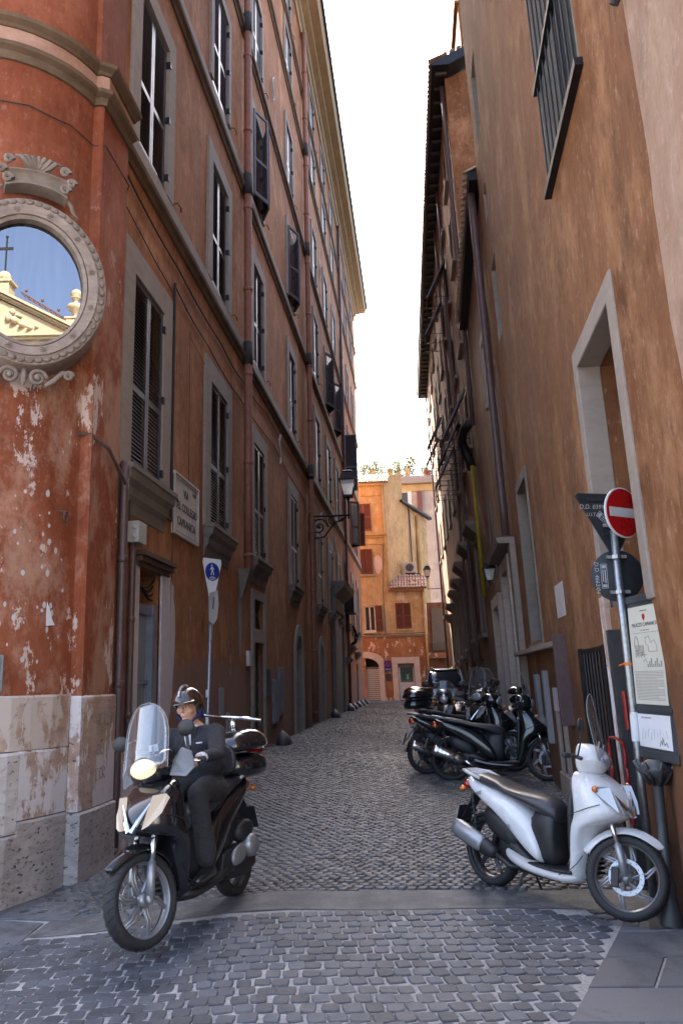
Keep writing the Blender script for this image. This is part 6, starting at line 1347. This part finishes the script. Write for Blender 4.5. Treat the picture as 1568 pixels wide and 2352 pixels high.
    for k in range(60):
        t=k/59; c_=Vector((-.05,-.135,.36)).lerp(Vector((-.10,-.135,.70)),t); a=t*6.28*8; sp_.append((c_.x+.028*math.cos(a),c_.y+.028*math.sin(a),c_.z))
    sk.tube(sp_,.006,5); sk.tube([(-.05,-.135,.33),(-.10,-.135,.74)],.012,8); sk.build('shock_absorber','black_plastic',root,smooth=True)
    # left side transmission
    m_=MB(); m_.loft([[(x_,yy_,z_) for x_,z_ in [(-.10,.22),(.10,.17),(.42,.20),(.52,.29),(.46,.40),(.2,.42),(-.02,.40),(-.12,.32)]] for yy_ in (.06,.15,.165)]); m_.build('transmission_case','black_plastic',root,bevel=.012)
    if lit or side_cover:
        m_=MB(); m_.lathe([(.001,.065),(.06,.06),(.085,.035),(.09,0),(.09,-.03)],(.02,.17,.38),'y',20); m_.build('fan_cover','alloy',root,smooth=True); m_=MB(); m_.loft([rv(-.12,.46,.56,.05,y0=.13),rv(.05,.42,.60,.065,y0=.14),rv(.2,.42,.55,.05,y0=.13)]); m_.build('air_box','black_plastic',root,sub=1)
        m_=MB(); m_.loft([rv(.10,.30,.44,.02,y0=.175),rv(.25,.27,.42,.03,y0=.175),rv(.36,.28,.38,.02,y0=.17)]); m_.build('silver_cover','alloy',root,sub=1)
    if not lit:
        m_=MB(); m_.tube([(.42,.05,.2),(.40,.16,.02)],.010,6); m_.tube([(.42,-.05,.2),(.40,-.14,.03)],.010,6); m_.build('centre_stand','black_plastic',root)
    else:
        m_=MB(); m_.tube([(.38,.10,.22),(.36,.20,.26)],.012,6); m_.build('footpeg','black_plastic',root)
    if topcase:
        n0=set(bpy.data.objects)
        tc=MB().loft([[(x_,y_,z_) for x_,y_ in [( -.02-sx,-.14),(.0-sx,.0),(-.02-sx,.14),(-.30,.17),(-.44,.10),(-.46,0),(-.44,-.10),(-.30,-.17)]] for sx,z_ in ((.06,.955),(.0,1.01),(.0,1.12))]).build('top_case','black_paint',root,sub=1)
        td=MB().loft([[(-.23+(x_+.23)*s_,y_*s_,z_) for x_,y_ in [(.0,-.15),(.02,.0),(.0,.15),(-.30,.18),(-.45,.11),(-.475,0),(-.45,-.11),(-.30,-.18)]] for s_,z_ in ((1.02,1.115),(1.03,1.15),(.93,1.21),(.6,1.25),(.2,1.26))]).build('top_case_lid','black_paint',tc,sub=1)
        m_=MB(); m_.tube([(-.478,-.05,1.10),(-.488,0,1.10),(-.478,.05,1.10)],.012,6); m_.build('reflector','lens_red',tc)
        if topcase=='pad': 
            m_=MB(); m_.loft([rv(.0,.98,1.20,.12),rv(.03,1.0,1.18,.10)]); m_.build('back_pad','seat_vinyl',tc,sub=1)
            m_=MB(); m_.tube([(-.45,-.14,1.125),(-.48,0,1.125),(-.45,.14,1.125),(-.2,.185,1.13)],.006,5); m_.build('case_trim','chrome',tc)
        k_=1.42 if topcase=='pad' else 1.12; tc.matrix_basis=Matrix.Translation((-.12,0,.86 if topcase=='pad' else .93))@Matrix.Scale(k_,4)@Matrix.Translation((.12,0,-.945))
    return root
def place(o,x,y,head,lean=0.0,z=None,dip=0):
    z=gz(x,y) if z is None else z
    o.matrix_basis=Matrix.Translation((x,y,z+dip))@Matrix.Rotation(head,4,'Z')@Matrix.Rotation(lean,4,'X')
ws=scooter('white scooter parked at the front by the information board, front wheel turned to the wall',steer=rad(30)); place(ws,.52,7.14,math.atan2(-1.0,.84),rad(-2.5)); ws.matrix_basis=ws.matrix_basis@Matrix.Scale(.92,4)
rs=scooter('black scooter with lit headlamp ridden out of the alley by the man in a suit','black_paint','black_plastic',steer=rad(-16),lit=True,topcase='pad',windshield='wide',group='scooters in the lane',name='ridden_scooter',text_=False); place(rs,-1.57,7.02,math.atan2(-1.36,-.30),rad(5.5))
s1=scooter('black scooter with tall windshield standing behind the white one, front wheel to the wall','green_black','black_paint',windshield='wide',steer=rad(8),chrome_exhaust=True,text_=False,R=.315); place(s1,.42,12.95,math.atan2(-.15,1.27),rad(-3))
s2=scooter('dark scooter with bare chrome rack tucked right behind the tall windshield scooter','black_paint','black_plastic',steer=rad(-25),windshield=None,chrome_exhaust=True,text_=False,R=.32); place(s2,.06,13.75,math.atan2(.15,1.2),rad(-4))
s3=scooter('black scooter with round headlamp and short screen facing out of the alley','black_paint','black_plastic',steer=rad(10),windshield='short',headlamp='round',text_=False); place(s3,.75,16.9,math.atan2(-1.4,-.35),rad(3))
s4=scooter('black scooter with big glossy top case and red reflector jutting into the lane','black_paint','black_plastic',steer=rad(12),topcase=True,text_=False); place(s4,.18,14.95,math.atan2(.35,1.2),rad(-3))
s5=scooter('second black scooter with top case, parked just beyond the round headlamp one','black_paint','black_plastic',steer=rad(-8),topcase=True,text_=False); place(s5,.22,16.2,math.atan2(.45,1.2),rad(-3))
s6=scooter('third black scooter with top case and tall windshield, deeper in the parked row','black_paint','black_plastic',steer=rad(14),topcase=True,text_=False); place(s6,.15,17.5,math.atan2(.5,1.2),rad(-3))
s7=scooter('dark scooter with tall windshield squeezed against the wall beside the stone doorway','green_black','black_plastic',steer=rad(-14),topcase=True,text_=False); place(s7,1.75,15.9,math.atan2(-1,-.75),rad(2))
for k,(y_,lb) in enumerate(((19.0,'dark scooter with windshield behind the three top case scooters'),(20.4,'dark scooter with windshield in the far part of the row'),(21.9,'last dark scooter of the row before the car'))):
    s_=scooter(lb,'black_paint','black_plastic',steer=rad(random.uniform(-15,15)),text_=False); place(s_,.35+.1*k,y_,math.atan2(.4,1.2),rad(-3))
# parked silver people carrier
car=thing('parked_car','silver people carrier parked at the far end of the scooter row','car',(0,0,0))
def cs(x,z0,z1,w,wt): return rv(x,z0,z1,w,6,20,wt=wt)
MB().loft([cs(-2.05,.35,.75,.72,.70),cs(-2.0,.25,1.0,.84,.80),cs(-1.2,.22,1.05,.88,.86),cs(.8,.22,1.05,.88,.86),cs(1.6,.25,.95,.86,.80),cs(2.05,.30,.72,.74,.66)]).build('body','car_paint',car,sub=1)
MB().loft([cs(-1.98,1.0,1.1,.80,.78),cs(-1.85,1.0,1.72,.80,.64),cs(-.8,1.0,1.78,.82,.66),cs(.3,1.0,1.72,.82,.64),cs(1.0,1.0,1.12,.80,.72)]).build('cabin','car_glass',car,sub=1)
MB().loft([cs(-1.80,1.66,1.74,.60,.56),cs(-.8,1.72,1.82,.64,.60),cs(.25,1.66,1.76,.60,.56)]).build('roof','car_paint',car,sub=1)
m_=MB(); [m_.tube([(-1.9,sg*.80,1.02),(-1.72,sg*.66,1.70)],.045,6) for sg in (-1,1)]; [m_.tube([(.98,sg*.78,1.05),(.25,sg*.63,1.70)],.04,6) for sg in (-1,1)]; m_.build('pillars','car_paint',car)
m_=MB(); [m_.tube([(-1.6,sg*.5,1.82),(.1,sg*.5,1.82)],.03,6) for sg in (-1,1)]; m_.build('roof_rail','chrome',car)
m_=MB(); [m_.box(-2.03,-1.9,sg*.62-.1,sg*.62+.1,.8,1.0) for sg in (-1,1)]; m_.build('tail_lamp','lens_red',car,bevel=.03); m_=MB(); m_.box(-2.07,-2.04,-.26,.26,.62,.73); m_.build('number_plate','paper_white',car)
for x_ in (-1.35,1.3):
    for sg in (-1,1): wq=MB().lathe([(.18,-.1),(.30,-.1),(.32,-.06),(.32,.06),(.30,.1),(.18,.1)],(x_,sg*.78,.32),'y',24).build('wheel','rubber',car,auto=40); MB().lathe([(.001,.06),(.17,.05),(.19,.09),(.19,-.09)],(x_,sg*.78,.32),'y',18).build('rim','alloy',wq)
place(car,1.0,38,math.pi/2+.02)
# ------------------------------------------------------------------ rider (scooter coordinates: x forward, y left, z up)
man=thing('person','man in a dark suit and glossy black open face helmet riding the black scooter','person',(0,0,0))
def blend(name, blobs, mat, parent, vox=.014, smooth_it=6):
    """one continuous surface grown from overlapping tapered limbs"""
    mb=MB()
    for b_ in blobs:
        if b_[0]=='e': mb.ell(b_[1],b_[2],14,10,b_[3] if len(b_)>3 else None)
        else:
            P=[Vector(p) for p in b_[1]]; R_=b_[2]
            for p,r_ in ((P[0],R_[0]),(P[-1],R_[-1])): mb.ell(p,(r_*.98,)*3,12,8)
            mb.tube(P,list(R_),14)
    o=mb.build(name,mat,parent,smooth=True)
    md=o.modifiers.new('remesh','REMESH'); md.mode='VOXEL'; md.voxel_size=vox; md.use_smooth_shade=True
    m2=o.modifiers.new('smooth','SMOOTH'); m2.factor=.5; m2.iterations=smooth_it
    return o
HX,HZ=.40,.86   # hip
# joints
sh={1:(.40,.185,1.35),-1:(.40,-.185,1.35)}; el={1:(.57,.29,1.13),-1:(.57,-.29,1.13)}; wr={1:(.80,.31,1.13),-1:(.80,-.31,1.13)}
kn={1:(.80,.155,.88),-1:(.80,-.155,.88)}; ank={1:(.79,.19,.40),-1:(.79,-.16,.40)}
ang=rad(-16); hp=Vector((1.13,0,1.0)); RT=Matrix.Rotation(ang,3,Vector((-.38,0,.92)))
grip={s_: hp+RT@(Vector((1.0,s_*.31,1.105))-hp) for s_ in (1,-1)}
for s_ in (1,-1):
    g=grip[s_]; wr[s_]=(g.x-.10,g.y-.015*s_,g.z+.035); el[s_]=((sh[s_][0]+wr[s_][0])/2+.0,s_*.30,(sh[s_][2]+wr[s_][2])/2-.09)
body=[('t',[(HX,0,HZ),(HX-.01,0,1.05),(HX,0,1.25),(HX,0,1.38)],[.135,.125,.14,.10]),('t',[(HX,0,1.36),(HX+.01,0,1.47)],[.06,.055]),
 ('e',(.425,0,1.575),(.098,.078,.118)),('e',(.455,0,1.53),(.07,.058,.075)),('e',(.50,0,1.475),(.030,.034,.024)),('t',[(.525,0,1.575),(.545,0,1.545)],[.010,.014]),('e',(.508,0,1.600),(.022,.055,.012)),('e',(.518,0,1.515),(.014,.028,.008)),('e',(.518,0,1.505),(.013,.024,.008)),('e',(.43,.078,1.56),(.025,.012,.032)),('e',(.43,-.078,1.56),(.025,.012,.032)),('e',(.49,.048,1.55),(.03,.02,.03)),('e',(.49,-.048,1.55),(.03,.02,.03))]
for s_ in (1,-1):
    body+= [('t',[sh[s_],el[s_]],[.052,.042]),('t',[el[s_],wr[s_]],[.042,.028]),('t',[(HX+.02,s_*.09,HZ),kn[s_]],[.08,.058]),('t',[kn[s_],ank[s_]],[.052,.038])]
    g=grip[s_]; w=Vector(wr[s_]); ax=(RT@Vector((-.1,s_*1,-.03))).normalized()  # along the grip outward
    palm=(w+(g-w)*.62+Vector((0,0,.016))); body.append(('e',tuple(palm),(.046,.038,.017)))
    for k,(ln_,off) in enumerate(((.95,-.030),(1.05,-.010),(1.0,.011),(.82,.030))):
        b0=palm+ax*off+Vector((.030,0,.006)); p1=g+ax*off+Vector((.030,0,.026)); p2=g+ax*off+Vector((.043,0,-.004)); p3=g+ax*off*.95+Vector((.022,0,-.027*ln_)); body.append(('t',[tuple(b0),tuple(p1),tuple(p2),tuple(p3)],[.0105,.010,.009,.008]))
    b0=palm-ax*.035; body.append(('t',[tuple(b0),tuple(g-ax*.050+Vector((.0,0,-.008))),tuple(g-ax*.045+Vector((.025,0,-.022)))],[.012,.011,.009]))
bd=blend('body',body,'skin',man,.007,3)
face=MB()
for s_ in (1,-1): face.ell((.512,s_*.032,1.578),(.010,.014,.007),8,6)
eo_=face.build('eyes','eye_white',man,smooth=True); m_=MB(); [m_.ell((.520,s_*.032,1.578),(.004,.006,.006),8,6) for s_ in (1,-1)]; m_.build('iris','ink',eo_)
m_=MB(); [m_.tube([(.518,s_*.016,1.600),(.520,s_*.034,1.606),(.508,s_*.055,1.600)],.005,5) for s_ in (1,-1)]; m_.build('eyebrows','hair',man)
m_=MB(); m_.tube([(.528,-.022,1.510),(.533,0,1.511),(.528,.022,1.510)],.0035,5); m_.build('lips','lens_orange' if False else 'skin',man)
# jacket
j=[('t',[(HX-.01,0,HZ-.03),(HX-.02,0,1.02),(HX-.005,0,1.20),(HX,0,1.33)],[.165,.150,.165,.13]),('t',[(HX-.01,-.165,1.345),(HX,.165,1.345)],[.075,.075]),('t',[(HX-.01,-.07,1.25),(HX,.07,1.25)],[.15,.15]),('t',[(HX,-.06,1.08),(HX,.06,1.08)],[.14,.14])]
for s_ in (1,-1):
    w=Vector(wr[s_]); e=Vector(el[s_]); j+=[('t',[sh[s_],tuple(Vector(sh[s_]).lerp(e,.5)),el[s_]],[.082,.068,.062]),('t',[el[s_],tuple(e.lerp(w,.5)),tuple(e.lerp(w,.86))],[.062,.054,.044]),('t',[(HX+.0,s_*.08,HZ),(HX+.20,s_*.13,HZ+.02)],[.12,.09])]
jk=blend('jacket','' or j,'suit',man,.013,5)
m_=MB()
for s_ in (1,-1): m_.prism([(.545,s_*.012,1.10),(.540,s_*.030,1.10),(.520,s_*.085,1.30),(.515,s_*.055,1.325),(.470,s_*.070,1.41),(.47,s_*.055,1.42),(.55,s_*.005,1.18)],(.012,0,.004))
m_.build('lapel','suit_trousers',jk); m_=MB(); m_.box(.535,.545,.07,.12,1.275,1.287); m_.build('pocket_square','shirt',jk)
m_=MB(); m_.prism([(.522,-.035,1.40),(.522,.035,1.40),(.545,.012,1.18),(.545,-.012,1.18)],(.006,0,.0)); m_.tube([(.41,.058,1.43),(.47,.05,1.415),(.50,0,1.39),(.47,-.05,1.415),(.41,-.058,1.43)],.016,8); m_.build('shirt','shirt',man)
m_=MB(); m_.prism([(.528,-.012,1.40),(.528,.012,1.40),(.556,.016,1.19),(.556,-.016,1.19)],(.005,0,0)); m_.build('tie','ink',man)
for s_ in (1,-1): e=Vector(el[s_]); w=Vector(wr[s_]); MB().tube([tuple(e.lerp(w,.80)),tuple(e.lerp(w,.95))],[.044,.040],14).build('shirt_cuff','shirt',man,smooth=True)
tr=[]
for s_ in (1,-1):
    k_=Vector(kn[s_]); a_=Vector(ank[s_]); tr+=[('t',[(HX-.02,s_*.085,HZ),(HX+.2,s_*.12,HZ+.035),kn[s_]],[.115,.100,.080]),('t',[kn[s_],tuple(k_.lerp(a_,.5)),tuple(k_.lerp(a_,.92))],[.078,.072,.078])]
tr.append(('e',(HX-.04,0,HZ),(.15,.17,.10))); blend('trousers',tr,'suit_trousers',man,.013,5)
for s_ in (1,-1):
    a_=ank[s_]; m_=MB(); z0=.295
    m_.loft([rv(a_[0]-.085,z0,z0+.06,.03,y0=a_[1]),rv(a_[0]-.05,z0,z0+.10,.038,y0=a_[1]),rv(a_[0]+.02,z0,z0+.095,.04,y0=a_[1]),rv(a_[0]+.10,z0,z0+.062,.046,y0=a_[1]),rv(a_[0]+.17,z0,z0+.045,.040,y0=a_[1]),rv(a_[0]+.205,z0,z0+.03,.02,y0=a_[1])]); m_.build('shoe','shoe',man,sub=1)
# helmet
hm=MB(); C_=Vector((.412,0,1.605)); rx,ry,rz=.138,.122,.140; rings=[]
n=28; m=12
for i in range(m+1):
    ph=math.pi/2-i*(math.pi/2+.75)/m; ring=[]
    for k in range(n):
        t=2*math.pi*k/n; c_=math.cos(t); p_=ph
        lim=.08 if abs(math.atan2(math.sin(t),c_))<.95 else -.62
        lim=lim if abs(math.atan2(math.sin(t),c_))<.8 else (lim+(.08-lim)*max(0,1-(abs(math.atan2(math.sin(t),c_))-.8)/.3) if abs(math.atan2(math.sin(t),c_))<1.1 else -.66)
        p_=max(ph,lim); ring.append((C_.x+rx*math.cos(p_)*c_,C_.y+ry*math.cos(p_)*math.sin(t),C_.z+rz*math.sin(p_)))
    rings.append(ring)
hm.loft(rings,False); ho=hm.build('helmet','helmet_black',man,smooth=True); md=ho.modifiers.new('solid','SOLIDIFY'); md.thickness=.02; md.offset=-1
m_=MB(); rows=[]
for f in (0,1):
    rows.append([(C_.x+(rx+.006+.055*f*math.cos(a))*math.cos(a),(ry+.004)*math.sin(a),C_.z+.02-.028*f) for a in np.linspace(-1.1,1.1,15)])
m_.loft(rows,False,False); po=m_.build('visor_peak','helmet_black',ho,smooth=True); md=po.modifiers.new('solid','SOLIDIFY'); md.thickness=.006
m_=MB(); m_.tube([(C_.x+.145*math.sin(a),.0,C_.z+.146*math.cos(a)) for a in np.linspace(-.3,1.2,10)],.010,6); m_.build('helmet_stripe','lens_clear',ho)
m_=MB(); [m_.tube([(.42,s_*.105,1.56),(.45,s_*.085,1.50),(.49,s_*.03,1.452)],[.012,.010,.008],6) for s_ in (1,-1)]; m_.ell((.415,.098,1.53),(.04,.016,.055)); m_.ell((.415,-.098,1.53),(.04,.016,.055)); m_.build('chin_strap','strap_blue',ho)
for o_ in man.children_recursive:
    if o_.type=='MESH':
        for v in o_.data.vertices: z_=v.co.z; v.co.y-=.13*max(0,z_-1.02); v.co.z-=.055*min(1,max(0,(z_-.98)/.38))
man.matrix_basis=rs.matrix_basis@Matrix.Identity(4)
# tow-bar style grab bar rising behind the rider
gb=MB(); gb.tube([(-.23,.0,1.18),(-.23,0,1.34)],.014,6); gb.tube([(-.25,-.30,1.45),(-.20,.02,1.40),(-.16,.30,1.35)],.015,8); gb.ell((-.25,-.31,1.455),(.03,.03,.03),8,6); gb.box(-.25,-.21,-.025,.025,1.28,1.39)
o=gb.build('chrome_bar','chrome',rs,smooth=True); o.matrix_parent_inverse=Matrix.Identity(4)
print('objects',len(bpy.data.objects),'tris',sum(len(m.polygons) for m in bpy.data.meshes))
